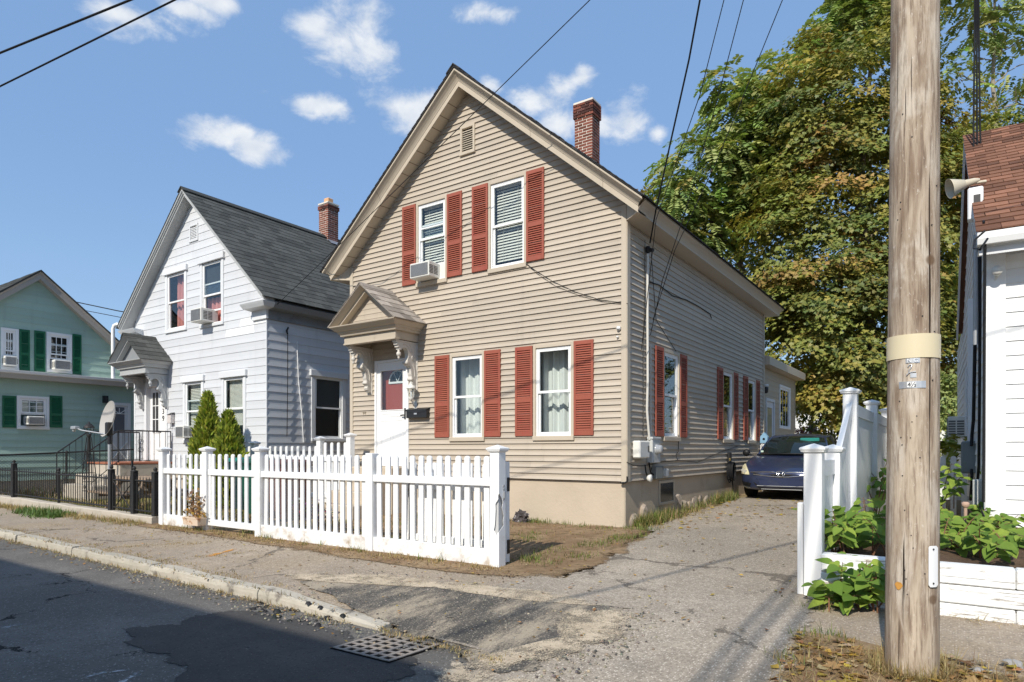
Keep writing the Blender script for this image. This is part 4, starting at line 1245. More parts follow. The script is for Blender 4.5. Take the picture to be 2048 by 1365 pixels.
sp = MB(); p = FP(1250, 966, .03); sp.tube([(p[0] - .05, p[1], p[2] - .01), p, (p[0] + .035, p[1], p[2] + .02), (p[0] + .04, p[1], p[2] + .10)], .014, 8); sp.lathe([(.03, -.012), (.035, 0), (.03, .012)], (p[0] - .05, p[1], p[2] + .0), 10); sp.build('spigot', M_BLACK, tan)

# rear addition: lower wing behind the main block
AX = -4.45; A0 = YB + .05; A1 = 22.8
FA = Fr((AX, A0, 0), (0, 1, 0), (1, 0, 0))
M_TAND = vinyl('tan_clapboard_wing', (.44, .37, .28), streak=.12)
ad0, ad1 = onX(1531, 900, AX)[0] - A0, onX(1548, 900, AX)[0] - A0
aw0, aw1 = onX(1558, 900, AX)[0] - A0, onX(1579.5, 900, AX)[0] - A0
aw = MB(); aw.bbox(A1 - A0 - .08, A1 - A0 + .01, -.02, .02, .7, 3.76, .004, FA); aw.box(-.0, A1 - A0, -5.5, -.03, .2, .72, FA); aw.box(0, A1 - A0 - .01, -5.5, -5.46, .6, 3.7, FA); aw.box(0, A1 - A0 - .01, -5.5, -.06, 3.6, 3.7, FA)
wing = aw.build('rear_wing', M_TAND, tan)
siding(FA, wing, M_TAND, 0, A1 - A0 - .04, .7, 3.76, .155, .012, [(ad0, ad1, .0, 2.95), (aw0, aw1, 2.15, 3.46)], name='wing_board')
rw = MB(); rw.prism([(.28, 3.78), (.28, 3.99), (.24, 4.02), (-5.6, 4.55), (-5.6, 4.3), (.0, 3.78)], -.02, A1 - A0 + .25, lambda b, z, a: FA(a, b, z)); rw.build('wing_roof', M_TANTRIM, tan)
dd = MB(); dd.bbox(ad0, ad0 + .08, -.05, .03, .75, 2.95, .004, FA); dd.bbox(ad1 - .08, ad1, -.05, .03, .75, 2.95, .004, FA); dd.bbox(ad0 + .07, ad1 - .07, -.05, .03, 2.87, 2.95, .004, FA); dd.box(ad0 + .08, ad1 - .08, -.04, -.01, .75, 2.88, FA)
sdoor = dd.build('side_door', mat('grey_white_door', (.62, .62, .62), .5, .3), tan)
MB().box(ad0 + .22, ad1 - .22, -.012, -.006, 1.7, 2.7, FA).build('pane', mat('side_pane', (.30, .28, .22), .2, .5), sdoor)
window(FA, tan, aw0, aw1, 2.14, 3.46, M_WHITE, .07, inside='none', sill=False, meet=.0, muntin=(3, 1), label='three-light window of the rear wing')
lw = MB(); y, z = onX(1527, 775, AX); lw.lathe([(.03, -.10), (.06, -.08), (.075, .05), (.02, .11), (.001, .13)], (AX + .14, A0 + .12, z - .1), 10); lw.tube([(AX + .01, A0 + .12, z), (AX + .14, A0 + .12, z + .03)], .012, 6); lw.build('wall_lantern', M_BLACK, tan)
cm = MB(); cm.lathe([(.001, 0), (.035, 0), (.035, .09), (.001, .09)], (XR + .03, YB + .02, 3.22), 10, 'x'); cm.build('camera_eye', M_WHITE, tan)

# things hung on the house
aircon('white air conditioner in the upper left window of the tan gable, red shutters each side', FF, w1[0] + .085, w1[1] - .21, 4.775, 5.06, .30)
mbx = thing('mailbox', 'black metal mailbox on tan siding between front door and red shutter', 'mailbox', FF(-8.72 - XC, 0, 2.12))
x0, x1 = onY(820, 900, YF)[0], onY(855, 900, YF - .08)[0]
q = MB(); q.bbox(x0, x1, YF - .115, YF - .015, 2.12, 2.28, .008); q.build('box', M_BLACK, mbx)
q = MB(); q.add([(x0 - .008, YF - .016, 2.315), (x1 + .008, YF - .016, 2.315), (x1 + .008, YF - .122, 2.285), (x0 - .008, YF - .122, 2.285), (x0 - .008, YF - .122, 2.255), (x1 + .008, YF - .122, 2.255), ((x0 + x1) / 2, YF - .124, 2.205)], [(0, 1, 2, 3), (3, 2, 5, 4), (4, 5, 6)]); q.build('lid', M_BLACK, mbx)
q = MB(); q.box((x0 + x1) / 2 - .045, (x0 + x1) / 2 + .03, YF - .127, YF - .124, 2.185, 2.215); q.build('label_plate', mat('silver_plate', (.62, .62, .62), .35, .5, .6), mbx)
lmp = thing('porch_lamp', 'cream carriage lamp with glass panes beside the front door of the tan house', 'lamp', FF(-8.885 - XC, 0, 2.3))
lx, ly = onY(823, 900, YF - .16)[0], YF - .17
q = MB(); q.tube([(lx - .03, YF - .012, 2.36), (lx - .03, YF - .06, 2.36), (lx, ly + .03, 2.44), (lx, ly, 2.50)], .014, 8); q.bbox(lx - .07, lx + .01, YF - .025, YF - .01, 2.27, 2.45, .005); q.lathe([(.001, 2.44), (.03, 2.46), (.05, 2.50), (.05, 2.52)], (lx, ly, 0), 12); q.build('bracket_arm', M_ACW, lmp)
q = MB()
for k in range(6):
    a = math.pi * k / 3; q.tube([(lx + .05 * math.cos(a), ly + .05 * math.sin(a), 2.515), (lx + .085 * math.cos(a), ly + .085 * math.sin(a), 2.69)], .006, 5)
q.lathe([(.095, 2.685), (.10, 2.70), (.075, 2.735), (.03, 2.765), (.012, 2.79), (.02, 2.81), (.001, 2.83)], (lx, ly, 0), 12); q.build('lantern_cage', M_ACW, lmp)
q = MB(); q.lathe([(.046, 2.52), (.08, 2.685)], (lx, ly, 0), 6, smooth=False, caps=False); q.build('pane', M_GLASS, lmp)
q = MB(); q.lathe([(.012, 2.52), (.02, 2.56), (.018, 2.62), (.001, 2.66)], (lx, ly, 0), 8); q.build('bulb', M_WHITE, lmp)
# ================================================================== the pale grey house
GXR = -13.61; GXL = -19.98; GYF = 9.455; GYB = 19.0
GXC = (GXL + GXR) / 2; GH = (GXR - GXL) / 2
grey = thing('shingled_house', 'pale grey house with dark slate roof, brick chimney and hooded door numbered 39', 'house', (GXC, GYF, Hf(GXC, GYF)))
GF = Fr((GXC, GYF, 0), (1, 0, 0), (0, -1, 0)); GS = Fr((GXR, GYF, 0), (0, 1, 0), (1, 0, 0))
ga = lambda px: onY(px, 900, GYF)[0] - GXC
gs = lambda px: onX(px, 900, GXR)[0] - GYF
gz_ = lambda px, py: onY(px, py, GYF)[1]
gzs = lambda px, py: onX(px, py, GXR)[1]
gslope = .925; GR = 8.30       # fascia line at the middle
gfas = lambda a: GR - .12 - gslope * abs(a)
gwall = part_empty('wall', grey)
w = MB(); w.bbox(GH - .015, GH + .012, -.01, .02, .85, 4.72, .004, GF); w.build('corner_post', M_GREYTRIM, gwall); w = MB(); w.bbox(-GH - .012, -GH + .05, -.01, .02, .85, 4.72, .004, GF)
w.build('corner_post', M_GREYTRIM, gwall)
gw = [(ga(332), ga(374.3), gz_(353, 662), gz_(353, 540)), (ga(401.5), ga(448.4), gz_(425, 651), gz_(425, 516)),
      (ga(367.5), ga(408.5), gz_(388, 884), gz_(388, 757)), (ga(444.5), ga(493), gz_(469, 882.5), gz_(469, 747))]
gv = (ga(380.5), ga(397), gz_(388, 482), gz_(388, 450))
gd = (ga(290), ga(336), 1.18, gz_(318, 764))
gop = [(a0 + .02, a1 - .02, z0, z1) for a0, a1, z0, z1 in gw] + [(gd[0], gd[1], 0, gd[3] - .02), (gv[0] + .02, gv[1] - .02, gv[2], gv[3])]
def ggclip(z):
    h = (GR - .10 - z) / gslope
    return None if h <= .02 else (-h, h)
siding(GF, gwall, M_GREYS, -GH + .01, GH - .01, .85, GR - .1, .205, .013, gop, ggclip, name='siding_board', splits=1, rnd=random.Random(8))
gsw = (gs(622), gs(690), gzs(655, 881), gzs(655, 748))
siding(GS, gwall, M_GREYS, .005, GYB - GYF, .85, 4.75, .205, .013, [(gsw[0] + .02, gsw[1] - .02, gsw[2], gsw[3])], name='siding_board')
hb = MB(); hb.box(GXL, GXL + .04, GYF + .02, GYB, .3, 5.0); hb.box(GXL + .02, GXR - .02, GYB - .04, GYB, .3, 5.0)
hb.prism([(-GH, 5.0), (GH, 5.0), (0, GR - .1)], GYB - .04, GYB, lambda a, z, y: (GXC + a, y, z)); hb.build('back_wall', M_GREYS, grey)
MB().box(GXL + .02, GXR - .02, GYF + .02, GYB - .02, 0, .86).build('foundation', M_CONC, grey)
# patches of fresh white paint at the upper right corner of the front
pt = MB()
for (px0, px1, py) in ((480, 533, 640), (451, 510, 663)):
    a0, a1 = ga(px0), ga(px1); z = gz_((px0 + px1) / 2, py); i = int((z - .85) / .205); zb = .85 + i * .205
    pt.add([GF(a0, .0125 + .0012, zb + .008), GF(a1, .0125 + .0012, zb + .008), GF(a1 - .03, .0025 + .0022, zb + .198), GF(a0 + .05, .0025 + .0022, zb + .198)], [(0, 1, 2, 3)])
pt.build('paint_patch', M_WHITE, gwall, kind='stuff')
# rakes, cornice returns, eaves
gp = [(0, .0), (.27, 0), (.27, .05), (.30, .06), (.30, .10), (.33, .11), (.335, .155), (0, .155)]
rk = MB()
for top, bot in rake_sweep(GF, 0, gfas, gp, [GH + .30] * 8): rk.sweep([top, bot])
rk.build('rake_board', M_GREYMID, grey)
zl = gfas(GH + .30)
for s in (-1, 1):
    rt = MB()
    rt.sweep([[GF(s * (GH - .50), 0, z), GF(s * (GH + ox), 0, z), GF(s * (GH + ox), bx, z), GF(s * (GH - .50 - ex), bx, z)] for ox, bx, ex, z in ((.02, .02, 0, zl - .34), (.06, .06, .02, zl - .33), (.06, .06, .02, zl - .12), (.26, .26, .06, zl - .09), (.31, .31, .1, zl - .02), (.33, .335, .1, zl + .02))])
    rt.build('cornice_return', M_GREYTRIM, grey)
    ev = MB()
    ev.sweep([[(GXC + s * (GH + o), y, zl + z) for o, z in ((0, -.34), (.05, -.33), (.05, -.12), (.25, -.09), (.30, -.02), (.33, .03), (.0, .30))] for y in (GYF + .001, GYB + .2)])
    ev.build('eave_board', M_GREYDARK, grey)
rf = MB(); e = GH + .36
for s in (-1, 1):
    rf.prism([(0, GR + .04), (e, GR + .04 - gslope * e), (e, GR + .055 - gslope * e), (0, GR + .055)], GYF - .345, GYB + .25, lambda a, z, y, s=s: (GXC + s * a, y, z))
groof = rf.build('roof', M_SHGREY, grey)
for s in (1, -1):
    lo = Vector((GXC + s * (e + .015), GYF - .36 if s > 0 else GYB + .26, GR + .058 - gslope * (e + .015))); hi = Vector((GXC, lo.y, GR + .058))
    shingles(groof, lo, (0, s, 0), hi - lo, GYB - GYF + .61, (hi - lo).length, .205, .30, M_SHGREY, limit=300 if s > 0 else 0, seed=4, thick=.010, jit=.004)
rc = MB(); rc.prism([(-.15, GR - .04), (0, GR + .085), (.15, GR - .04), (.15, GR - .015), (0, GR + .11), (-.15, GR - .015)], GYF - .37, GYB + .26, lambda a, z, y: (GXC + a, y, z)); rc.build('ridge_cap', M_SHGREY, groof)
gch = chimney(groof, -17.04, -16.60, 13.75, 14.17, 7.6, 9.42, .20, 2, 4, 21)
fl = MB(); fl.box(-16.597, -16.585, 13.73, 14.2, 7.7, 8.12); fl.add([(-17.06, 13.74, 7.9), (-16.58, 13.74, 7.8), (-16.58, 13.74, 8.2), (-16.8, 13.74, 8.33), (-17.06, 13.74, 8.6)], [(0, 1, 2, 3, 4)]); fl.add([(-16.60, 13.73, 8.23), (-16.60, 14.22, 8.23), (-16.42, 14.22, 8.07), (-16.42, 13.73, 8.07)], [(0, 1, 2, 3)]); fl.build('flashing', M_LEAD, gch)
# vent
v = MB(); a0, a1, z0, z1 = gv
v.bbox(a0, a0 + .04, -.02, .03, z0, z1, .004, GF); v.bbox(a1 - .04, a1, -.02, .03, z0, z1, .004, GF); v.bbox(a0, a1, -.02, .031, z1 - .04, z1, .004, GF); v.bbox(a0 - .015, a1 + .015, -.02, .04, z0 - .03, z0 + .02, .004, GF)
vo = v.build('gable_vent', M_GREYTRIM, grey); MB().box(a0 + .02, a1 - .02, -.05, -.035, z0, z1, GF).build('backing', M_VOID, vo)
lv = MB()
for k in range(8):
    z = z0 + .04 + k * (z1 - z0 - .09) / 8; lv.box(a0 + .03, a1 - .03, -.02, .012, z, z + .02, GF)
lv.build('louvre', M_GREYTRIM, vo, kind='stuff')
# windows, each under a boxed head
hd = (.055, .16, .10)
G1 = window(GF, grey, *gw[0], M_GREYTRIM, .10, inside='pink', head=hd, seed=30, label='upper window with pink curtain')
G2 = window(GF, grey, *gw[1], M_GREYTRIM, .10, inside='screen', pink=True, head=hd, lift=.30, meet=.47, seed=31, label='upper window with screen and air conditioner')
G3 = window(GF, grey, *gw[2], M_GREYTRIM, .10, inside='blind', head=hd, lift=.28, meet=.5, seed=32, pitch=.04)
G4 = window(GF, grey, *gw[3], M_GREYTRIM, .10, inside='blind', head=hd, seed=33, pitch=.03, blind_to=.28)
G5 = window(GS, grey, *gsw, M_GREYTRIM, .11, inside='screen', head=hd, seed=34, label='side window with dark panes')
aircon('air conditioner in the upper right window of the grey house, tilted outwards', GF, gw[1][0] + .14, gw[1][0] + .62, gw[1][2] + .06, gw[1][2] + .40, .36, m=M_ACW)
aircon('white air conditioner low in the left ground-floor window of the grey house, behind the shrubs', GF, gw[2][0] + .12, gw[2][0] + .52, gw[2][2] + .10, gw[2][2] + .42, .30, m=M_ACW)
# door
a0, a1, z0, z1 = gd
fr_ = MB(); fr_.bbox(a0, a0 + .12, -.25, .03, z0, z1, .005, GF); fr_.bbox(a1 - .10, a1, -.25, .03, z0, z1, .005, GF); fr_.bbox(a0 + .11, a1 - .09, -.25, .028, z1 - .12, z1, .005, GF)
fr_.build('door_frame', M_GREYTRIM, grey)
dm = MB(); q0, q1 = a0 + .12, a1 - .10; qm = z1 - .12
dm.box(q0, q1, -.13, -.095, z0, qm, GF); dr_ = dm.build('door', M_WHITE, grey)
pn = MB(); pz0, pz1 = gz_(320, 866), gz_(320, 783)
pn.box(q0 + .13, q0 + .48, -.096, -.091, pz0, pz1, GF); pn.build('pane', mat('door_pane', (.05, .05, .05), .15, .5), dr_)
mu = MB()
for k in range(3): mu.box(q0 + .13 + k * .175 - .012, q0 + .13 + k * .175 + .012, -.093, -.082, pz0, pz1, GF)
for k in range(4): mu.box(q0 + .12, q0 + .49, -.092, -.081, pz0 + k * (pz1 - pz0) / 3 - .012, pz0 + k * (pz1 - pz0) / 3 + .012, GF)
for r_ in ((q0 + .12, q0 + .30), (q0 + .38, q0 + .60)):
    mu.bbox(r_[0], r_[1], -.096, -.086, z0 + .2, z0 + .62, .012, GF)
mu.build('moulding', M_WHITE, dr_)
hh = MB(); hh.lathe([(.03, 0), (.03, -.02), (.012, -.025), (.012, -.05), (.03, -.06), (.001, -.08)], GF(q1 - .10, .095, 2.0), 10, 'y'); hh.build('knob', M_BLACK, dr_)
for ch_, py in (('3', 824), ('9', 838)):
    x_, zz = onY(329, py, GYF); obj('house_number', text_mesh(ch_, .22, .006), M_BLACK, grey, loc=(x_, GYF - .034, zz), rot=(R(90), 0, 0))
portico(grey, GF, -18.78 - GXC, M_GREYMID, M_GREYDARK, M_SHGREY, -.06, boards=None, roof_limit=40, name_seed=4)
# stoop: brick platform, steps and iron railings
x0, x1 = onY(285, 900, 8.3)[0], onY(345, 900, 8.3)[0]
st = MB(); st.bbox(GXC + a0 - .25, GXC + a1 + .30, 8.05, GYF, .1, 1.12, .02); st.bbox(GXC + a0 - .25, GXC + a1 + .30, 7.75, 8.06, .1, .85, .02); st.bbox(GXC + a0 - .25, GXC + a1 + .30, 7.45, 7.76, .1, .60, .02)
stoop = st.build('stoop', M_CONC, grey)
MB().bbox(GXC + a0 - .27, GXC + a1 + .32, 8.02, GYF - .01, 1.12, 1.17, .008).build('stoop_top', mat('red_stoop_brick', (.33, .13, .08), .9, .15, var=.3, scale=8), stoop)
def railing(xr):
    q = MB(); top = [(xr, GYF - .06, 2.0), (xr, 8.05, 2.0), (xr, 7.3, 1.42)]
    q.tube(top, .018, 8); q.tube([(xr, GYF - .06, 1.22), (xr, 8.05, 1.22), (xr, 7.4, .66)], .010, 6)
    for p0, p1 in (((xr, 8.05, 1.17), (xr, 8.05, 2.0)), ((xr, 7.3, .36), (xr, 7.3, 1.42)), ((xr, GYF - .06, 1.17), (xr, GYF - .06, 2.0))): q.tube([p0, p1], .016, 8)
    for k in range(1, 9):
        y = 8.05 + (GYF - .06 - 8.05) * k / 9; q.tube([(xr, y, 1.22), (xr, y, 2.0)], .008, 6)
    for k in range(1, 5):
        u = k / 5; y = 8.05 - .75 * u; q.tube([(xr, y, 1.22 - .62 * u), (xr, y, 2.0 - .58 * u)], .008, 6)
    for zc in (1.5, 1.72):
        for s in (-1, 1):
            q.tube([(xr, 8.6 + s * (.02 + .05 * math.sin(t)), zc + .06 * math.cos(t) * s) for t in np.linspace(0, 5, 12)], .006, 5)
    return q.build('railing', M_BLACK, stoop)
railing(GXC + a1 + .26); railing(GXC + a0 - .2)
# wires down the side wall, and their shadows, are real cables a hand off the boards
cb = MB()
def GSP(px, py, o): y, z = onX(px, py, GXR + o); return (GXR + o, y, z)
cb.tube([GSP(575, 655, .06), GSP(575.5, 720, .03), GSP(575, 800, .04), GSP(574, 872, .03)], .009, 6)
cb.tube([GSP(577, 655, .10), GSP(573, 662, .07), GSP(575, 668, .05)], .02, 8)
cb.build('wiring', M_CABLE, grey, kind='stuff')
dp_ = MB(); dp_.tube([GSP(594, 683, .03), GSP(597, 760, .03), GSP(604, 830, .03), GSP(607, 885, .03)], .012, 8); dp_.build('white_cable', M_WHITE, grey)
# mailbox of the grey house
t = thing('mailbox', 'small pale mailbox with a pattern beside the door numbered 39', 'mailbox', GF(ga(341), 0, 1.9))
x_, zz = onY(341, 837, GYF - .08); q = MB(); q.bbox(x_ - .09, x_ + .09, GYF - .13, GYF - .014, zz - .14, zz + .10, .01); q.build('box', mat('patterned_mailbox', (.62, .58, .55), .5, .3, var=.1, scale=30, dirt=(.45, .24, .24), dscale=28, dlo=.56, dhi=.62), t)
q = MB(); q.add([(x_ - .1, GYF - .013, zz + .16), (x_ + .1, GYF - .013, zz + .16), (x_ + .1, GYF - .14, zz + .09), (x_ - .1, GYF - .14, zz + .09)], [(0, 1, 2, 3)]); q.tube([(x_ - .06, GYF - .05, zz - .14), (x_ - .06, GYF - .05, zz - .28), (x_ - .05, GYF - .09, zz - .29)], .006, 5); q.tube([(x_ + .06, GYF - .05, zz - .14), (x_ + .06, GYF - .05, zz - .28), (x_ + .05, GYF - .09, zz - .29)], .006, 5); q.build('lid_and_hooks', M_BLACK, t)

# ================================================================== the green house
NX = -22.5; NXL = -22.05
green = thing('clapboard_house', 'mint green house with dark green shutters and a low flat-roofed front, beyond the grey house', 'house', (-23, 8.5, Hf(-23, 8.5)))
NF = Fr((NX, 0, 0), (0, 1, 0), (1, 0, 0)); NL = Fr((NXL, 0, 0), (0, 1, 0), (1, 0, 0))
na = lambda px: onX(px, 900, NX)[0]; nl = lambda px: onX(px, 900, NXL)[0]
nz = lambda px, py: onX(px, py, NX)[1]; nzl = lambda px, py: onX(px, py, NXL)[1]
PK = na(75); NR = nz(75, 560); NS = .83; NHALF = 3.35
nfas = lambda a: NR - NS * abs(a)
w = MB(); w.box(PK - NHALF, PK - NHALF + .02, -.3, .01, .3, 4.6, NF); nwall = part_empty('wall', green); w.build('corner_post', M_GREEN, nwall)
nw = [(na(1), na(37), nz(19, 738), nz(19, 657)), (na(92.3), na(143.5), nz(118, 744), nz(118, 667))]
def nclip(z):
    h = (NR + .02 - z) / NS
    return None if h <= .02 else (PK - h, PK + h)
FLZ = onX(0, 742, NXL + .35)[1]
siding(NF, nwall, M_GREEN, PK - NHALF, PK + NHALF, FLZ - .1, NR, .205, .016, [(a0 + .03, a1 - .03, z0, z1) for a0, a1, z0, z1 in nw], nclip)
lw_ = (nl(33), nl(98), nzl(65, 857), nzl(65, 793)); ldr = (nl(216), nl(261), .95, nzl(240, 806))
siding(NL, nwall, M_GREEN, 4.6, 12.4, .62, FLZ - .02, .19, .016, [(lw_[0] + .03, lw_[1] - .03, lw_[2], lw_[3]), (ldr[0] + .02, ldr[1] - .02, 0, ldr[3])])
hb = MB(); hb.box(4.6, 12.4, -.5, -.47, .2, 2.9, NL); hb.box(PK - NHALF, PK + NHALF, -8, -.02, FLZ, 4.5, NF) if False else None
hb.box(4.6, 4.63, -6, -.01, .2, 3.0, NL); hb.box(12.37, 12.4, -6, -.01, .2, 3.0, NL); hb.box(PK + NHALF - .03, PK + NHALF, -7, -.01, 2.8, nfas(NHALF), NF); hb.box(PK - NHALF, PK - NHALF + .03, -7, -.02, 2.8, nfas(NHALF), NF)
hb.build('back_wall', M_GREEN, green)
MB().box(4.62, 12.38, -1.0, -.03, 0, .63, NL).build('foundation', M_CONC, green)
M_GFASC = vinyl('brown_grey_fascia', (.42, .38, .33), streak=.12)
rk = MB()
for top, bot in rake_sweep(NF, PK, nfas, [(0, -.02), (.22, -.02), (.22, .14), (.26, .20), (.0, .20)], [NHALF + .25] * 5): rk.sweep([top, bot])
rk.build('rake_board', M_GFASC, green)
rf = MB()
for s in (-1, 1): rf.prism([(0, NR + .21), (NHALF + .27, NR + .21 - NS * (NHALF + .27)), (NHALF + .27, NR + .25 - NS * (NHALF + .27)), (0, NR + .25)], -8, .29, lambda a, z, b, s=s: NF(PK + s * a, b, z))
nroof = rf.build('roof', M_SHGREY, green)
lo = Vector(NF(PK - NHALF - .28, .30, NR + .252 - NS * (NHALF + .28))); hi = Vector(NF(PK, .30, NR + .252)); shingles(nroof, lo, (-1, 0, 0), hi - lo, 6, (hi - lo).length, .15, .3, M_SHGREY, seed=9)
# low front: fascia, gutter edge and roof
fl = MB(); fl.prism([(.34, FLZ - .02), (.36, FLZ + .05), (.30, FLZ + .06), (-.6, FLZ + .12), (-.6, FLZ + .0), (.30, FLZ - .04)], 4.3, 12.6, lambda b, z, a: NL(a, b, z)); fl.build('gutter_edge', M_WHITE, green)
fl = MB(); fl.prism([(.0, FLZ - .16), (.28, FLZ - .17), (.31, FLZ - .035), (.0, FLZ - .035)], 4.35, 12.5, lambda b, z, a: NL(a, b, z)); fl.build('fascia', M_GFASC, green)
for i, (a0, a1, z0, z1) in enumerate(nw):
    window(NF, green, a0, a1, z0, z1, M_WHITE, .07, inside='none', meet=.45, muntin=(3, 2), lift=.3, seed=40 + i, label=('upper window nearer the street', 'upper window nearer the chimney side')[0] if False else None)
window(NL, green, *lw_, M_WHITE, .07, inside='none', meet=.5, muntin=(3, 2), lift=.32, seed=44)
for px0, px1 in ((38.5, 59), (68, 89.5), (144.5, 162)): shutter(NF, green, na(px0), na(px1), nz((px0 + px1) / 2, 661.5 + (px0 + px1) * .5 * .075 + 76), nz((px0 + px1) / 2, 655.5 + (px0 + px1) * .5 * .09), M_GREENSH)
for px0, px1 in ((4, 31.5), (99, 124)): shutter(NL, green, nl(px0), nl(px1), nzl((px0 + px1) / 2, 855.5), nzl((px0 + px1) / 2, 792), M_GREENSH)
G_ = 'window air conditioners'
def nac(fr, zf_, a0p, a1p, y0p, y1p, lab, an):
    p = (a0p + a1p) / 2; aircon(lab, fr, an(a0p), an(a1p), zf_(p, y1p), zf_(p, y0p), .26)
nac(NF, nz, 3, 28, 714, 733, 'air conditioner in the upper street-end window of the green house', na)
nac(NF, nz, 102, 135, 722, 741.5, 'air conditioner in the upper window of the green house beside three green shutters', na)
nac(NL, nzl, 49, 82, 833.5, 850.5, 'air conditioner in the ground-floor window of the green house', nl)
a0, a1, z0, z1 = ldr
d_ = MB(); d_.bbox(a0, a0 + .09, -.05, .03, z0, z1, .004, NL); d_.bbox(a1 - .09, a1, -.05, .03, z0, z1, .004, NL); d_.bbox(a0 + .08, a1 - .08, -.05, .028, z1 - .09, z1, .004, NL); d_.build('door_frame', M_GREYTRIM, green)
d_ = MB(); d_.box(a0 + .09, a1 - .09, -.04, -.01, z0, z1 - .09, NL); d2 = d_.build('storm_door', M_GREYTRIM, green)
d_ = MB(); d_.box(a0 + .18, a1 - .18, -.012, -.006, nzl(240, 864), nzl(240, 815), NL); d_.build('pane', mat('storm_pane', (.12, .125, .14), .15, .5), d2)
d_ = MB()
for s in (1, -1): d_.tube([NL((a0 + a1) / 2 - s * .32, -.006, z0 + .12), NL((a0 + a1) / 2 + s * .32, -.006, nzl(240, 878))], .022, 6)
fcx = (a0 + a1) / 2
for k in range(5): d_.tube([NL(fcx, -.004, nzl(240, 828)), NL(fcx + .26 * math.cos(math.pi * k / 4), -.004, nzl(240, 828) + .18 * math.sin(math.pi * k / 4))], .012, 6)
d_.build('moulding', M_WHITE, d2)
lp = MB(); y, z = onX(208.5, 800, NXL); lp.box(NXL + .01, NXL + .14, y - .06, y + .06, z - .10, z + .12); lp.build('wall_lamp', M_BLACK, green)
vp = MB(); y, z = onX(226, 752, NXL + .2); y2, z2 = onX(226, 655, NXL + .2); vp.tube([(NXL + .2, y, FLZ), (NXL + .2, y, z2 - .05), (NXL + .22, y + .03, z2 + .06), (NXL + .3, y + .08, z2 + .10), (NXL + .36, y + .12, z2 + .05), (NXL + .37, y + .13, z2 - .06)], .055, 10); vp.build('vent_pipe', M_WHITE, green)
vb = MB(); vb.bbox(-24.2, -23.0, 12.2, 14.5, 2.5, 4.55, .03); vb.bbox(-24.35, -22.85, 12.05, 14.65, 4.55, 4.72, .03); vb.build('rear_dormer', M_GREYTRIM, green)

# ================================================================== the white house on the right
WA = R(1.7)
WF0 = (.27, 9.455)
white = thing('shingled_house', 'white house with brown shingle roof and black cables down its side, beyond the utility pole', 'house', (WF0[0], WF0[1], Hf(.3, 9.4)))
ex = (math.cos(WA), math.sin(WA), 0); ey = (-math.sin(WA), math.cos(WA), 0)
WFf = Fr((WF0[0], WF0[1], 0), ex, (ey[0] * -1, ey[1] * -1, 0))
WL = Fr((WF0[0], WF0[1], 0), (-ey[0], -ey[1], 0), (-ex[0], -ex[1], 0))      # a runs towards the street; the house is at a < 0
wz0 = onY(1990, 1055, 9.455)[1]; wze = onY(1990, 500, 9.25)[1]
w = MB(); w.bbox(-.02, .17, -.03, .032, wz0 - .01, wze, .004, WFf); w.bbox(-.02, .16, -.0, .03, wz0 - .01, wze, .004, Fr(WFf(0, 0, 0), ey, (-ex[0], -ex[1], 0)))
wwall = part_empty('wall', white); w.build('corner_post', M_WHITE, wwall)
WEXP = .1665
siding(WFf, wwall, M_WHITESHAKE, .15, 9.0, wz0, wze - .02, WEXP, .017, [], name='shake_course')
WLI = Fr(WFf(0, 0, 0), ey, (-ex[0], -ex[1], 0))      # a runs away from the street
wrz = 6.55; wry = 3.35; wsl = (wrz - 3.95) / (wry + .35)
def wclip(z):
    lim = wze
    if z <= 4.05: return (0, 10.5)
    h = (wrz - .1 - z) / wsl
    return None if h <= .03 else (wry - h, wry + h)
siding(WLI, wwall, M_WHITESHAKE, .14, 10.5, wz0, wrz - .1, WEXP, .015, [], wclip, name='shake_course')
# stone footing
M_FIELD = mat('field_stone', (.40, .31, .22), .95, .1, var=.3, scale=5, bump=.9, bscale=18, dirt=(.20, .15, .11), dscale=4, rand=.2)
ft = MB(); ft.box(.03, 9, -.4, -.03, .0, wz0, WFf); ft.box(.03, .4, -10.4, -.03, .0, wz0, WFf); foot = ft.build('footing', M_STUCCO, white)
r = random.Random(4)
for i in range(14):
    p = WFf(.12 + .24 * (i // 2) + (.1 if i % 2 else 0), -.03, wz0 - .12 - .18 * (i % 2)); obj('stone', rock('stone', (r.uniform(.12, .19), .07, r.uniform(.08, .11)), 60 + i), M_FIELD, foot, loc=p)
# roof
rf = MB(); rf.prism([(-.40, 3.93), (wry, wrz), (wry + wry + .4, 3.93), (wry + wry + .4, 3.96), (wry, wrz + .03), (-.40, 3.96)], -.10, 9.5, lambda a, z, x: tuple(Vector(WFf(x, -a, z))))
wroof = rf.build('roof', M_SHBROWN, white)
lo = Vector(WFf(-.13, .43, 3.965)); hi = Vector(WFf(-.13, -wry, wrz + .032)); shingles(wroof, lo, ex, hi - lo, 4.5, (hi - lo).length, .150, .235, M_SHBROWN, limit=300, seed=12, thick=.014, jit=.006)
rk = MB(); rk.prism([(-.38, 3.80), (wry, wrz - .13), (2 * wry + .38, 3.80), (2 * wry + .38, 3.93), (wry, wrz - .002), (-.38, 3.93)], -.115, -.085, lambda a, z, x: WFf(x, -a, z)); rk.build('rake_board', M_GREYTRIM, white)
gt = MB(); gt.prism([(.36, 3.80), (.48, 3.80), (.50, 3.86), (.50, 3.93), (.36, 3.945)], -.12, 9.4, lambda b, z, a: WFf(a, b, z)); gt.build('gutter', M_WHITE, white)
sf = MB(); sf.box(-.10, 9.4, .0, .40, 3.78, 3.80, WFf); sf.box(-.10, 9.4, .37, .385, 3.70, 3.80, WFf); sf.build('soffit', M_GREYTRIM, white)
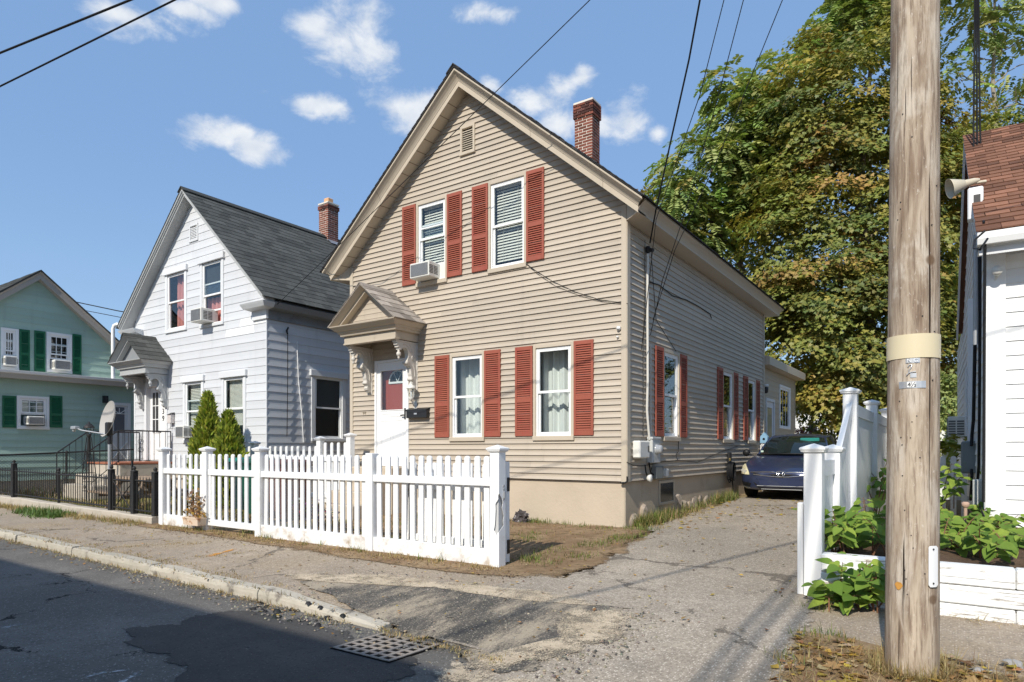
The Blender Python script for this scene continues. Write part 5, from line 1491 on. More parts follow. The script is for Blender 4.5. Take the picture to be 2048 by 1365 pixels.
hb = MB(); hb.box(8.97, 9.0, -6.6, 0, .3, 3.9, WFf); hb.box(0, 9, -10.5, -10.47, .3, 3.9, WFf); hb.build('back_wall', M_WHITESHAKE, white)
# floodlight camera under the eave
fl = MB(); p = WFf(.085, .04, onY(1996, 545, 9.4)[1]); fl.lathe([(.03, 0), (.045, -.02), (.05, -.10), (.055, -.14), (.001, -.145)], (p[0], p[1], p[2]), 14, 'y'); fl.tube([(p[0] - .02, p[1] + .03, p[2] - .10), (p[0], p[1], p[2])], .02, 8); fl.build('camera_light', M_ACW, white)
# side: downspout, cables, meter, boxes
def WP(px, py, o):
    # point o metres off the side wall
    r_ = ray(px); b = Vector((-ex[0], -ex[1], 0)); c = Vector((WF0[0], WF0[1], 0)) + b * o
    t_ = c.dot(b) / (r_[0] * b.x + r_[1] * b.y)
    return (float(r_[0] * t_), float(r_[1] * t_), float(EYE + (900 - py) / 1300 * t_))
sv = MB()
sv.tube([WP(1960.5, 430, .05), WP(1960, 640, .045), WP(1959, 800, .045), WP(1957.5, 935, .045), WP(1953, 990, .05), WP(1950, 1005, .06)], .017, 8)
sv.tube([WP(1970, 470, .05), WP(1969, 640, .04), WP(1968, 850, .04), WP(1967, 1005, .045)], .015, 8)
sv.tube([WP(1950, 690, .04), WP(1948, 790, .04), WP(1947, 840, .04), WP(1944, 870, .05), WP(1943, 892, .06)], .022, 8)
sv.tube([WP(1943, 940, .06), WP(1944, 960, .06), WP(1941, 1000, .06)], .02, 8)
sv.tube([WP(1975, 478, .06), WP(1960, 500, .15), WP(1948, 497, .18), WP(1950, 480, .15), WP(1970, 462, .06)], .012, 6)
sv.tube([WP(1952, 995, .06), WP(1965, 1025, .06), WP(1972, 1040, .06)], .009, 6)
sv.build('wiring', M_CABLE, white, kind='stuff')
ms = MB(); ms.tube([WP(1952, 470, .09), WP(1951, 690, .09)], .028, 10); ms.build('service_mast', M_GALV, white)
mb_ = MB(); p = WP(1938, 915, .08); mb_.bbox(-.14, .14, -.10, .12, -.24, .24, .02, lambda a, b, z: (p[0] + b, p[1] + a, p[2] + z)); mb_.build('meter_box', mat('meter_dark_grey', (.22, .245, .25), .5, .3, var=.1), white)
bx = MB(); p = WP(1957, 985, .06); bx.bbox(-.12, .12, -.06, .07, -.16, .16, .01, lambda a, b, z: (p[0] + b, p[1] + a, p[2] + z)); bx.build('cable_box', M_BOXGREY, white)
bx = MB(); _x, _z = onY(1949, 408, 9.9); p = (_x, 9.95, _z); bx.bbox(-.08, .08, -.07, .09, -.20, .20, .015, lambda a, b, z: (p[0] + b, p[1] + a, p[2] + z)); sb = bx.build('switch_box', M_WHITE, white)
bx = MB(); bx.box(-.084, -.08, -.01, .06, -.12, .10, lambda a, b, z: (p[0] + b, p[1] + a, p[2] + z)); bx.build('switch_panel', M_BLACK, sb)
hp = MB(); _x, _z = onY(1925, 370, 10.3); p = (_x, 10.3, _z); hp.lathe([(.015, .20), (.04, .14), (.05, .03), (.075, -.06), (.125, -.15), (.13, -.155), (.12, -.14), (.06, .02), (.001, .05)], (0, 0, 0), 20, 'x'); rot = Matrix.Rotation(R(-155), 4, 'Z') @ Matrix.Rotation(R(-12), 4, 'Y')
rot = Matrix.Rotation(R(20), 4, 'Z') @ Matrix.Rotation(R(-14), 4, 'Y')
hp.v = [tuple(rot @ Vector(v) + Vector(p)) for v in hp.v]; hp.tube([p, (p[0] + .25, p[1] + .1, p[2] + .02)], .02, 6); t = hp.build('horn_speaker', mat('beige_horn', (.56, .50, .38), .5, .3, var=.1), white)
wi = MB(); wi.bbox(-5.6, -4.9, .012, .035, 1.6, 3.0, .004, WL); wi.build('window_trim', M_WHITE, white); ds = MB(); ds.bbox(-2.75, -2.65, .012, .09, 1.0, 3.8, .008, WL); ds.build('downspout', M_WHITE, white)
aircon('pale air conditioner in the shaded side wall of the white house, above the meter', WL, -5.55, -5.05, onD(1920, 880, 14)[2], onD(1920, 843, 14)[2], .30)

# ================================================================== house across the street: its roof line shades the road
opp = thing('gabled_house', 'house across the street behind the viewer, whose shadow falls on the road', 'house', (-9, -9, 0))
oc = MB(); oc.box(-16, -1.95, -14, -5.55, 0, 6.9); oc.build('wall', M_TAN, opp)
oc = MB(); oc.prism([(-5.2, 6.75), (-5.2, 6.95), (-9.8, 9.0), (-14.4, 6.95), (-14.4, 6.75)], -16.4, -1.72, lambda y, z, x: (x, y, z)); oc.build('roof', M_SHDARK, opp)
# ================================================================== fences
M_VINYL = mat('white_vinyl', (.80, .80, .79), .42, .4, var=.03, scale=1.5, dirt=(.66, .64, .58), dscale=3.5, dlo=.55, dhi=.80)
M_VINYLD = mat('dirty_white_vinyl', (.79, .785, .77), .45, .35, var=.04, scale=1.5, dirt=(.40, .31, .22), dscale=3.4, dlo=.47, dhi=.72)
M_VINYLIN = mat('vinyl_inside', (.50, .50, .50), .8, .2, var=.15, scale=5)
FY = 5.91
def cap_mesh(w, name='post_cap'):
    m = MB(); h = w / 2
    m.sweep([[(s * a, t * a, z) for s, t in ((-1, -1), (1, -1), (1, 1), (-1, 1))] for a, z in ((h + .003, 0), (h + .022, .012), (h + .022, .02), (h + .032, .030), (h + .032, .045), (h + .018, .052), (.004, .085))])
    return m.mesh(name)
def picket_mesh(w, h, d, name='picket'):
    m = MB(); n = 5; r_ = w / 2
    poly = [(-r_, 0), (r_, 0), (r_, h - r_ * .9)] + [(r_ * math.cos(math.pi * k / (n * 2)) , h - r_ * .9 + r_ * .9 * math.sin(math.pi * k / (n * 2))) for k in range(1, n * 2)] + [(-r_, h - r_ * .9)]
    m.prism(poly, -d / 2, d / 2, lambda p, q, t: (p, t, q))
    return m.mesh(name)
PM = picket_mesh(.078, 1.10, .022); CM = cap_mesh(.127)
fence = thing('picket_fence', 'white vinyl picket fence along the sidewalk before the tan house', 'fence', (-7.9, FY, Hf(-7.9, FY)))
PX = [(-11.661 + -11.508) / 2 - .0, (-10.292 + -10.119) / 2, (-8.828 + -8.681) / 2, (-6.406 + -6.273) / 2, -4.31]
pw = .127
for i, x in enumerate(PX):
    g = Hf(x, FY) - .05
    if i < 4:
        m = MB(); m.bbox(x - pw / 2, x + pw / 2, FY, FY + pw, g, 1.475 if i != 3 else 1.455, .006)
        p = m.build('post', M_VINYL, fence)
        if i != 3: obj('post_cap', CM, M_VINYL, p, loc=(x, FY + pw / 2, 1.472))
    else:
        # hollow end post, its street-side corner broken away
        x0, x1, y0, y1, zt = x - pw / 2, x + pw / 2, FY, FY + pw, 1.475
        hole = [(0, .93), (-.012, .90), (-.010, .86), (-.026, .83), (-.038, .815), (-.050, .79), (-.046, .72), (-.052, .60), (-.058, .52), (-.066, .47), (-.074, .45), (-.058, .43), (-.040, .405), (-.034, .385), (-.020, .42), (0, .43)]
        hr = [(0, .43), (.030, .46), (.066, .49), (.090, .505), (.075, .56), (.092, .63), (.070, .70), (.055, .74), (.072, .80), (.055, .86), (.026, .90), (0, .93)]
        hole = [(p, .54 + (q - .385) * .86) for p, q in hole]; hr = [(p, .54 + (q - .385) * .86) for p, q in hr]
        zl_, zh_, zs_ = hole[-1][1], hole[0][1], hole[10][1]
        m = MB()
        poly = [(x0, g), (x1, g)] + [(x1 + a, z) for a, z in reversed(hole)] + [(x1, zt), (x0, zt)]
        # front skin: split beside the hole so that each piece stays simple
        m.prism([(x0, g), (x1, g), (x1, zl_)] + [(x1 + a, z) for a, z in reversed(hole[10:-1])] + [(x0, zs_)], y0, y0 + .004, lambda p, q, t: (p, t, q))
        m.prism([(x0, zs_)] + [(x1 + a, z) for a, z in reversed(hole[1:11])] + [(x1, zh_), (x1, zt), (x0, zt)], y0, y0 + .004, lambda p, q, t: (p, t, q))
        m.prism([(y0 + .004, g), (y1, g), (y1, zt), (y0 + .004, zt), (y0 + .004, zh_)] + [(y0 + .004 + a, z) for a, z in reversed(hr)], x1 - .004, x1, lambda p, q, t: (t, p, q))
        m.box(x0, x0 + .004, y0 + .004, y1, g, zt); m.box(x0 + .004, x1 - .004, y1 - .004, y1, g, zt); m.box(x0 + .004, x1 - .004, y0 + .004, y1 - .004, zt - .004, zt)
        p = m.build('post', M_VINYL, fence, label='end post with its corner broken open')
        obj('post_cap', CM, M_VINYL, p, loc=(x, FY + pw / 2, 1.472))
        MB().box(x0 + .02, x1 - .022, y0 + .022, y1 - .02, g, zt - .02).build('post_core', M_VINYLIN, p)
        hk = MB(); hk.box(x1, x1 + .005, FY + .075, FY + .105, .93, 1.06); hk.lathe([(.016, 0), (.016, .006)], (x1, FY + .09, 1.09), 10, 'x'); hk.bbox(x1, x1 + .018, FY + .08, FY + .10, .95, 1.03, .003); hk.build('gate_latch', M_GALV, p)
def section(x0, x1, n, par, tops=(), rails=True):
    yc = FY + pw / 2
    m = MB(); m.bbox(x0, x1, yc - .042, yc + .042, 1.085, 1.175, .005); m.build('rail', M_VINYL, par)
    m = MB(); gg = Hf((x0 + x1) / 2, FY); m.bbox(x0, x1, yc - .042, yc + .042, gg + .01, .365, .006); m.build('rail', M_VINYLD, par)
    sp = (x1 - x0) / (n + .12)
    for k in range(n):
        x = x0 + sp * (k + .56)
        o = obj('picket', PM, M_VINYL, par, loc=(x, yc, .33 + (-.012 if k in tops else 0)))
        o.rotation_euler = (random.uniform(-.006, .006), random.uniform(-.009, .009), random.uniform(-.05, .05))
section(PX[0] + pw / 2, PX[1] - pw / 2, 7, fence)
section(PX[2] + pw / 2, PX[3] - pw / 2, 16, fence, (4, 5))
section(PX[3] + pw / 2, PX[4] - pw / 2, 13, fence)
# the gate in the fence
gate = thing('picket_gate', 'white picket gate hung between two capped posts, raised clear of the ground', 'gate', (-9.47, FY, .2))
x0, x1 = PX[1] + pw / 2 + .015, PX[2] - pw / 2 - .015; yc = FY + pw / 2
m = MB()
m.bbox(x0, x0 + .06, yc - .03, yc + .03, .27, 1.43, .005); m.build('stile', M_VINYL, gate)
m = MB(); m.bbox(x1 - .06, x1, yc - .03, yc + .03, .27, 1.43, .005); m.build('stile', M_VINYL, gate)
m = MB(); m.bbox(x0, x1, yc - .042, yc + .042, 1.085, 1.18, .005); m.build('rail', M_VINYL, gate)
m = MB(); m.bbox(x0, x1, yc - .042, yc + .042, .265, .36, .005); m.build('rail', M_VINYL, gate)
for k in range(7):
    obj('picket', PM, M_VINYL, gate, loc=(x0 + .10 + (x1 - x0 - .2) * k / 6, yc, .33))
# spare panel leaning behind the end of the fence
pan = thing('fence_panel', 'loose picket panel standing right behind the last bay of the white fence', 'fence panel', (-5.1, 6.18, .17))
for zz in (1.0, .34):
    m = MB(); m.bbox(-5.95, -4.33, 6.14, 6.20, zz, zz + .085, .005); m.build('rail', M_VINYL, pan)
for k in range(14):
    obj('picket', PM, M_VINYL, pan, loc=(-5.90 + .115 * k, 6.17, .24), rot=(R(-2), R(-1.2), 0))
m = MB(); m.bbox(-4.36, -4.300, 6.13, 6.20, .2, 1.36, .005); m.build('stile', M_VINYL, pan)
m = MB(); m.bbox(-4.300, -4.291, 6.14, 6.19, .30, .46, .003); m.bbox(-4.300, -4.291, 6.14, 6.19, 1.02, 1.18, .003); m.build('hinge', M_BLACK, pan)
m = MB(); m.bbox(-5.84, -5.79, 6.13, 6.20, .2, 1.34, .005); m.build('stile', M_BLACK, pan)

# short white fence between the grey and the tan house
bf = thing('picket_fence', 'short white picket fence between the grey house and the tan house, behind the bins', 'fence', (-11.8, 8.9, .3))
BY = 8.9
for px, zt in ((505, 1.62), (636, 1.70), (696, 1.76)):
    x = onY(px, 900, BY)[0]; m = MB(); m.bbox(x - .062, x + .062, BY, BY + .125, .2, zt, .006); p = m.build('post', M_VINYL, bf); obj('post_cap', CM, M_VINYL, p, loc=(x, BY + .062, zt))
xa, xb, xc_ = [onY(p, 900, BY)[0] for p in (486, 636, 696)]
PB = picket_mesh(.075, 1.26, .022); PB2 = picket_mesh(.075, 1.32, .022)
for q0, q1, n, me, tp in ((xa, xb, 13, PB, .32), (xb, xc_, 4, PB2, .33)):
    for zz in (.50, 1.26):
        m = MB(); m.bbox(q0 + .06, q1 - .06, BY + .03, BY + .10, zz, zz + .09, .005); m.build('rail', M_VINYL, bf)
    for k in range(n): obj('picket', me, M_VINYL, bf, loc=(q0 + (q1 - q0) * (k + .75) / (n + .5), BY + .065, tp))

# black iron fence on its low kerb, with a gate
M_IRONB = mat('black_iron', (.022, .021, .021), .6, .35, var=.4, scale=12, dirt=(.10, .055, .03), dscale=9, dlo=.6, dhi=.75)
ik = MB()
rows = []
for k, x in enumerate(np.linspace(-26, -11.85, 30)):
    g = Hf(x, FY); t = .30 + (-11.85 - x) * .012
    t += random.uniform(-.012, .012)
    rows.append([(x, FY - .02, g - .1), (x, FY - .02 + random.uniform(-.01, .01), t - .02), (x, FY, t), (x, FY + .20, t), (x, FY + .22, g - .1)])
ik.sweep(rows); kerbw = thing('garden_kerb', 'low crumbling concrete kerb under the black iron fence', 'low wall', (-18, FY, .2)); ik.build('kerb', M_CONC, kerbw)
ifn = thing('iron_fence', 'low black iron fence with knobbed posts along the sidewalk of the grey house', 'fence', (-16, FY + .1, .3))
IY = FY + .10
zb = lambda x: .30 + (-11.85 - x) * .012
def ipost(x, par, s=.05, h=.78):
    m = MB(); z = zb(x); m.bbox(x - s, x + s, IY - s, IY + s, z - .05, z + h, .008); m.lathe([(s + .015, z + h), (s + .02, z + h + .015), (.02, z + h + .03), (.032, z + h + .05), (.036, z + h + .07), (.02, z + h + .095), (.001, z + h + .105)], (x, IY, 0), 10); return m.build('post', M_IRONB, par)
def irun(x0, x1, par, step=.105, top=.66):
    for zz, r_ in ((.07, .016), (top - .04, .016)):
        m = MB(); m.tube([(x0, IY, zb(x0) + zz), (x1, IY, zb(x1) + zz)], r_, 6); m.build('rail', M_IRONB, par)
    n = int(abs(x1 - x0) / step)
    for k in range(n):
        x = x0 + (x1 - x0) * (k + .5) / n
        obj('picket', IPM, M_IRONB, par, loc=(x, IY, zb(x) + .04))
m = MB(); m.tube([(0, 0, 0), (0, 0, .62), (0, 0, .66)], [.009, .009, .002], 6); IPM = m.mesh('picket')
for x in (-18.5, -13.62, -12.72, -11.95): ipost(x, ifn)
ipost(-16.02, ifn, .022, .66)
irun(-25.5, -18.55, ifn); irun(-18.45, -13.67, ifn); irun(-12.67, -12.0, ifn)
ig = thing('iron_gate', 'black iron garden gate with crossed braces and knobbed posts either side', 'gate', (-13.17, IY, .35))
for x in (-13.54, -12.80):
    m = MB(); m.bbox(x - .016, x + .016, IY - .016, IY + .016, zb(x) + .02, zb(x) + .98 if x > -13 else zb(x) + .72, .003); m.build('stile', M_IRONB, ig)
irun(-13.52, -12.82, ig, .10, .64)
for s in (0, 1):
    m = MB(); m.tube([(-13.52 if s else -12.82, IY - .012 + .024 * s, zb(-13) + .06), (-12.82 if s else -13.52, IY - .012 + .024 * s, zb(-13) + .58)], .010, 6); m.build('brace', M_IRONB, ig)

# chain-link fence between the grey and the green house
cl = thing('chain_link_fence', 'black chain-link fence before the green house, twined with thin creepers', 'fence', (-20.3, 8, .3))
CX = -20.3; cz = lambda y: 1.36 + (y - 6.3) * .045
for y in (6.0, 7.8, 9.75):
    m = MB(); m.tube([(CX, y, .15), (CX, y, cz(y) + .02)], .03, 8); m.lathe([(.035, cz(y)), (.03, cz(y) + .04), (.001, cz(y) + .055)], (CX, y, 0), 8); m.build('post', M_IRONB, cl)
m = MB(); m.tube([(CX, 5.2, cz(5.2)), (CX, 10.2, cz(10.2))], .022, 8); m.build('top_rail', M_IRONB, cl)
V = []; E = []
mm = MB(); s = .075
for k in range(int((5.0 + 1.1) / s)):
    y0 = 5.2 - 1.1 + k * s
    for d in (1, -1):
        ya, yb = (y0, y0 + 1.1) if d > 0 else (y0 + 1.1, y0)
        za, zb_ = .3, 1.4
        lo, hi = 5.2, 10.2
        pa, pb = Vector((CX + .004 * d, ya, za)), Vector((CX + .004 * d, yb, zb_))
        def clip(p, q, c, lo_):
            return p
        t0, t1 = 0.0, 1.0; dy = yb - ya
        for lim, sg in ((lo, 1), (hi, -1)):
            tt = (lim - ya) / dy
            if (dy * sg) > 0: t0 = max(t0, tt)
            else: t1 = min(t1, tt)
        if t1 - t0 > .02:
            mm.tube([pa.lerp(pb, t0), pa.lerp(pb, t1)], .0022, 3, caps=False)
mm.build('wire_mesh', M_IRONB, cl, kind='stuff')

# tall white privacy fence on the right of the driveway
PVX = -1.08
pf = thing('privacy_fence', 'white vinyl board fence with capped posts stepping up along the right of the driveway', 'fence', (PVX, 6.3, Hf(PVX, 6.3)))
CM2 = cap_mesh(.15)
posts = [(6.30, 1.475), (7.36, 1.475), (8.67, 2.17), (11.0, 2.17), (13.3, 2.17), (15.6, 2.17), (17.9, 2.17), (20.2, 2.17)]
for y, zt in posts:
    m = MB(); m.bbox(PVX - .075, PVX + .075, y - .0, y + .15, .02, zt, .006); p = m.build('post', M_VINYL, pf); obj('post_cap', CM2, M_VINYL, p, loc=(PVX, y + .075, zt - .003))
for (ya, za), (yb, zb2) in zip(posts, posts[1:]):
    a, b2 = ya + .15, yb; sl = za != zb2
    za -= .10; zb2 -= .12
    if sl: za = 1.33; zb2 = 2.06
    elif za < 1.5: za = zb2 = 1.40
    for lo in (0, 1):
        m = MB()
        f = (lambda t: za + (zb2 - za) * t)
        if lo == 0: pts = [(a, .22), (b2, .22), (b2, .36), (a, .36)]
        else: pts = [(a, f(0) - .15), (b2, f(1) - .15), (b2, f(1)), (a, f(0))]
        m.prism(pts, -.03, .03, lambda p, q, t: (PVX + t, p, q)); m.build('rail', M_VINYL, pf)
    n = max(3, int((b2 - a) / .152)); w_ = (b2 - a) / n
    for k in range(n):
        y0_, y1_ = a + k * w_ + .002, a + (k + 1) * w_ - .002; t0, t1 = (y0_ - a) / (b2 - a), (y1_ - a) / (b2 - a)
        m = MB(); m.prism([(y0_, .30), (y1_, .30), (y1_, f(t1) - .10), (y0_, f(t0) - .10)], -.011, .011, lambda p, q, t: (PVX + t, p, q)); m.build('board', M_VINYL, pf)
m = MB(); m.bbox(PVX - .135, PVX - .085, 6.33, 6.42, .18, 1.02, .006); m.build('gate_stop', M_VINYL, pf)
m = MB(); m.bbox(PVX - .098, PVX - .078, 6.42, 6.50, .22, 1.40, .006); m.build('gate_stop', M_VINYL, pf)
# a return of the fence across the back, seen beyond the tall posts
m = MB(); m.bbox(PVX + .08, .0, 20.2, 20.24, .35, 2.0, .01); m.build('back_panel', M_VINYL, pf)
bp = thing('picket_fence', 'low worn white picket fence beyond the planter at the side of the white house', 'fence', (-.4, 12.5, .3))
for zz in (.7, 1.1):
    m = MB(); m.bbox(-.98, .12, 12.5, 12.53, zz, zz + .07, .004); m.build('rail', M_GREYTRIM, bp)
for k in range(8): obj('picket', PM, M_GREYTRIM, bp, loc=(-.92 + .14 * k, 12.48, .30))

# painted timber planter
M_TIMBER, _nt = new_mat('white_painted_timber'); b = NB(_nt)
st = b.noise(3.0, 8, .7, stretch=(1, 14, 14)); c = b.mix(b.ramp(st, .56, .66), (.80, .80, .78), (.30, .26, .22)); c = b.mix(b.ramp(b.noise(6, 6, .7), .58, .74), c, (.50, .45, .38)); c = b.mix(b.ramp(b.noise(4, 3, .5, stretch=(.5, 30, 30), dist=.3), .66, .68), c, (.12, .10, .08))
oi = b.N('ShaderNodeObjectInfo')
b.out(b.pbr(c, .7, .25, 0, b.bump(st, .4, .008)))
pl = thing('timber_planter', 'raised bed of white painted timbers behind the utility pole', 'planter', (.8, 6.2, Hf(.8, 6.2)))
TY = 6.20
zz = Hf(1, TY) - .03
for k, h in enumerate((.135, .15, .16)):
    for j, (x0, x1) in enumerate(((-1.0, 1.35), (1.354, 3.7)) if k % 2 else ((-1.0, .35), (.354, 3.0))):
        m = MB(); o = random.uniform(-.006, .006); m.bbox(x0, x1, TY + o, TY + .15 + o, zz + .004, zz + h - .003, .009); m.build('timber', M_TIMBER, pl)
    zz += h
BEDZ = zz - .05
M_BED = soil('bed_soil', ((.10, .065, .045), (.15, .10, .065), (.06, .045, .03)), scale=4)
xs, ys = np.meshgrid(np.arange(-1.0, 3.6, .12), np.arange(TY + .1, 9.6, .12))
obj('bed_soil', grid_mesh('bed_soil', xs, ys, BEDZ - .02 + .05 * np.sin(xs * 5) * np.cos(ys * 4) + .02 * (ys - TY), M_BED), None, pl)
# ================================================================== yard things, pole, wires, car
# utility pole
def wood_mat():
    m, nt = new_mat('weathered_pole_wood'); b = NB(nt)
    g = b.noise(3.2, 8, .62, stretch=(5, 5, .55), dist=.35); g2 = b.noise(9, 6, .7, stretch=(6, 6, .35))
    c = b.mix(b.ramp(g, .32, .68), (.23, .165, .115), (.51, .42, .32))
    c = b.mix(b.ramp(b.noise(2.4, 6, .6, stretch=(2.5, 2.5, .8), dist=.6), .50, .66, 0, .75), c, (.58, .51, .42))
    c = b.mix(b.ramp(g2, .48, .66, 0, .75), c, (.16, .11, .078))
    c = b.mix(b.ramp(b.noise(14, 5, .75, stretch=(4, 4, 1.2), dist=1.0), .60, .68, 0, .6), c, (.66, .60, .52))
    ck = b.ramp(b.noise(3.0, 3, .5, stretch=(11, 11, .16)), .665, .69)
    c = b.mix(ck, c, (.045, .032, .024))
    c = b.mix(b.ramp(b.voro(2.6), .10, .05, 0, .8), c, (.14, .085, .05))
    h = b.math('SUBTRACT', b.math('ADD', b.math('MULTIPLY', g, .6), b.math('MULTIPLY', g2, .5)), b.math('MULTIPLY', ck, 1.2))
    b.out(b.pbr(c, .9, .15, 0, b.bump(h, .9, .012)))
    return m
M_POLE = wood_mat()
POLE = (-.245, 4.72); PG = Hf(*POLE)
pole = thing('utility_pole', 'thick weathered wooden utility pole with a cream band, nearest the road', 'utility pole', (POLE[0], POLE[1], PG))
lean = lambda z: (POLE[0] + .0042 * (z - PG), POLE[1] + .001 * (z - PG))
prad = lambda z: .147 - .0042 * (z - PG)
n = 40; rows = []
r = random.Random(2)
ph = [r.uniform(0, 6.28) for _ in range(6)]
for i in range(90):
    z = PG - .15 + i * .11
    cx, cy = lean(z); row = []
    for j in range(n):
        a = 2 * math.pi * j / n
        rad = prad(z) * (1 + .010 * math.sin(3 * a + ph[0] + z * .6) + .007 * math.sin(7 * a + ph[1] - z * .4) + .004 * math.sin(17 * a + ph[2] + .2 * z))
        row.append((cx + rad * math.cos(a), cy + rad * math.sin(a), z))
    rows.append(row)
m = MB(); m.sweep(rows, smooth=True); m.build('shaft', M_POLE, pole)
def ring(z0, z1, off, mt, name):
    m = MB(); rr_ = []
    for z, o in ((z0, off), (z1, off)):
        cx, cy = lean(z); rr_.append([(cx + (prad(z) + o) * math.cos(2 * math.pi * j / 40), cy + (prad(z) + o) * math.sin(2 * math.pi * j / 40), z) for j in range(40)])
    inner = [[(p[0], p[1], p[2]) for p in rr_[0]], rr_[1]]
    m.sweep(inner, smooth=True); return m.build(name, mt, pole)
dpole = POLE[0] * FW[0] + POLE[1] * FW[1] - .14
zpx = lambda py: EYE + (900 - py) / 1300 * dpole
ring(zpx(715), zpx(667), .0055, mat('cream_band', (.66, .57, .38), .5, .3, var=.06, scale=3), 'cream_band')
def on_pole(px, py, o=.004):
    """a point on the side of the pole facing the viewer"""
    z = zpx(py); cx, cy = lean(z); r_ = ray(px); R_ = prad(z) + o
    A = r_ @ r_; B = -2 * (r_[0] * cx + r_[1] * cy); C = cx * cx + cy * cy - R_ * R_
    D = B * B - 4 * A * C
    t = (-B - math.sqrt(max(D, 0))) / (2 * A)
    p = r_ * t; nrm = Vector((p[0] - cx, p[1] - cy, 0)).normalized()
    return Vector((p[0], p[1], z)), nrm
M_TAG = mat('aluminium_tag', (.62, .62, .62), .35, .5, .7, var=.2, scale=30)
def plate(px0, px1, py0, py1, mt, name, par, o=.004, nseg=6, round_=0):
    m = MB(); top = []; bot = []
    for k in range(nseg + 1):
        px = px0 + (px1 - px0) * k / nseg
        d = 0
        if round_ and k in (0, nseg): d = round_
        top.append(on_pole(px, py0 + d, o)[0]); bot.append(on_pole(px, py1 - d, o)[0])
    outer = [tuple(p) for p in bot + top[::-1]]
    cx, cy = lean(zpx(py0))
    inn = [tuple(Vector(p) - Vector((p[0] - cx, p[1] - cy, 0)).normalized() * .006) for p in outer]
    k = len(outer)
    for i in range(nseg): m.add([outer[i], outer[i + 1], outer[k - 2 - i], outer[k - 1 - i]], [(0, 1, 2, 3)])
    m.add(outer + inn, [(i, (i + 1) % k, (i + 1) % k + k, i + k) for i in range(k)])
    return m.build(name, mt, par)
def pole_text(s, px, py, size, par, mt):
    p, nr = on_pole(px, py, .0075)
    return obj('lettering', text_mesh(s, size, .001), mt, par, loc=p, rot=(R(90), 0, math.atan2(nr.y, nr.x) + R(90)))
M_INK = mat('black_ink', (.015, .015, .015), .6)
t1 = plate(1811, 1840, 716, 725.5, M_TAG, 'tag', pole); pole_text('N G', 1825, 721, .034, t1, mat('raised_letter', (.80, .80, .80), .4, .5, .5))
t2 = plate(1798, 1852, 762, 776, M_TAG, 'tag', pole); plate(1814, 1831, 763.5, 774, M_WHITE, 'number_plate', t2, .0055); pole_text('4', 1818.5, 769, .036, t2, M_INK); pole_text('½', 1827.5, 769, .038, t2, M_INK)
m = MB()
for pts in (((1813, 750), (1818, 745), (1832, 743)), ((1818, 745), (1818, 740), (1822, 735), (1824, 730), (1819, 729), (1816, 733))):
    m.tube([on_pole(a, b_, .006)[0] for a, b_ in pts], .0035, 5)
m.build('bent_number', M_TAG, pole)
plate(1820, 1833, 746, 755, M_TAG, 'tag', pole)
t3 = plate(1858, 1876, 1092, 1174, M_WHITE, 'cable_guard', pole, .012, 6, 4)
m = MB()
for py in (1098, 1166):
    p, nr = on_pole(1867, py, .016); m.tube([p, p + nr * .003], .005, 8)
m.build('screw', M_BLACK, t3)
m = MB(); r = random.Random(6)
pts = [on_pole(1797 + 9 * math.cos(a) * r.uniform(.5, 1), 1176 + 10 * math.sin(a) * r.uniform(.6, 1), .0045)[0] for a in np.linspace(0, 6.0, 12)]
m.add([tuple(p) for p in pts], [tuple(range(12))]); m.build('orange_mark', mat('orange_mark', (.55, .27, .06), .9), pole)
m = MB(); r = random.Random(8)
for _ in range(26):
    p, nr = on_pole(r.uniform(1795, 1872), r.uniform(150, 1200), -.001); m.tube([p, p + nr * .006], .0035, 6)
m.build('nail', M_BLACK, pole, kind='stuff')
m = MB(); zc = 9.2; cx, cy = lean(zc); m.bbox(cx - 1.1, cx + 1.1, cy - .20, cy - .10, zc, zc + .11, .01); m.build('crossarm', M_POLE, pole)

# wires: each one a thing
def wire(label, pts, rad=.008, sag=0.0):
    P = [Vector(p) for p in pts]; out = []
    for i in range(len(P) - 1):
        n = 14
        for k in range(n + (1 if i == len(P) - 2 else 0)):
            u = k / n; q = P[i].lerp(P[i + 1], u); q.z -= sag * 4 * u * (1 - u); out.append(q)
    m = MB(); m.tube(out, rad, 5)
    o = m.build('overhead_wire', M_CABLE); tag(o, label, 'wire', 'overhead wires'); return o
D = lambda px, py, d: Vector(onD(px, py, d))
def through(a, b, k=1.0): return b + (b - a) * k
mast = Vector(SP(1300, 486, .12))
a = D(1400, 0, 8.2); wire('black service cable dropping to the weatherhead of the tan house, leftmost of the bundle', [mast, D(1312, 420, 9.95), D(1340, 290, 9.4), D(1378, 120, 8.7), a, through(D(1378, 120, 8.7), a, 2.2)], .013)
a = D(1448, 0, 8.0); wire('thin wire to the right of the service cable, ending low on the driveway wall', [Vector(SP(1283, 700, .03)), D(1312, 440, 9.6), D(1400, 190, 8.6), a, through(D(1400, 190, 8.6), a, 2)], .006)
a = D(1487, 0, 8.0); wire('wire crossing the eave of the tan house and tied low beside the conduit', [Vector(SP(1301, 670, .05)), D(1325, 560, 9.9), D(1372, 420, 9.3), D(1440, 180, 8.5), a, through(D(1440, 180, 8.5), a, 2)], .006)
a = D(1565, 0, 8.0); wire('rightmost wire of the bundle above the driveway, sloping past the tree', [Vector(SP(1306, 640, .05)), D(1350, 500, 9.7), D(1430, 330, 9.0), D(1500, 160, 8.5), a, through(D(1500, 160, 8.5), a, 1.6)], .006)
a = D(1180, 0, 9.0); wire('wire slanting across the tan gable down to the grey house', [Vector(GSP(545, 618, .05)), D(600, 566, 14.5), D(700, 470, 12.5), D(960, 215, 10.4), a, through(D(960, 215, 10.4), a, 1.5)], .007)
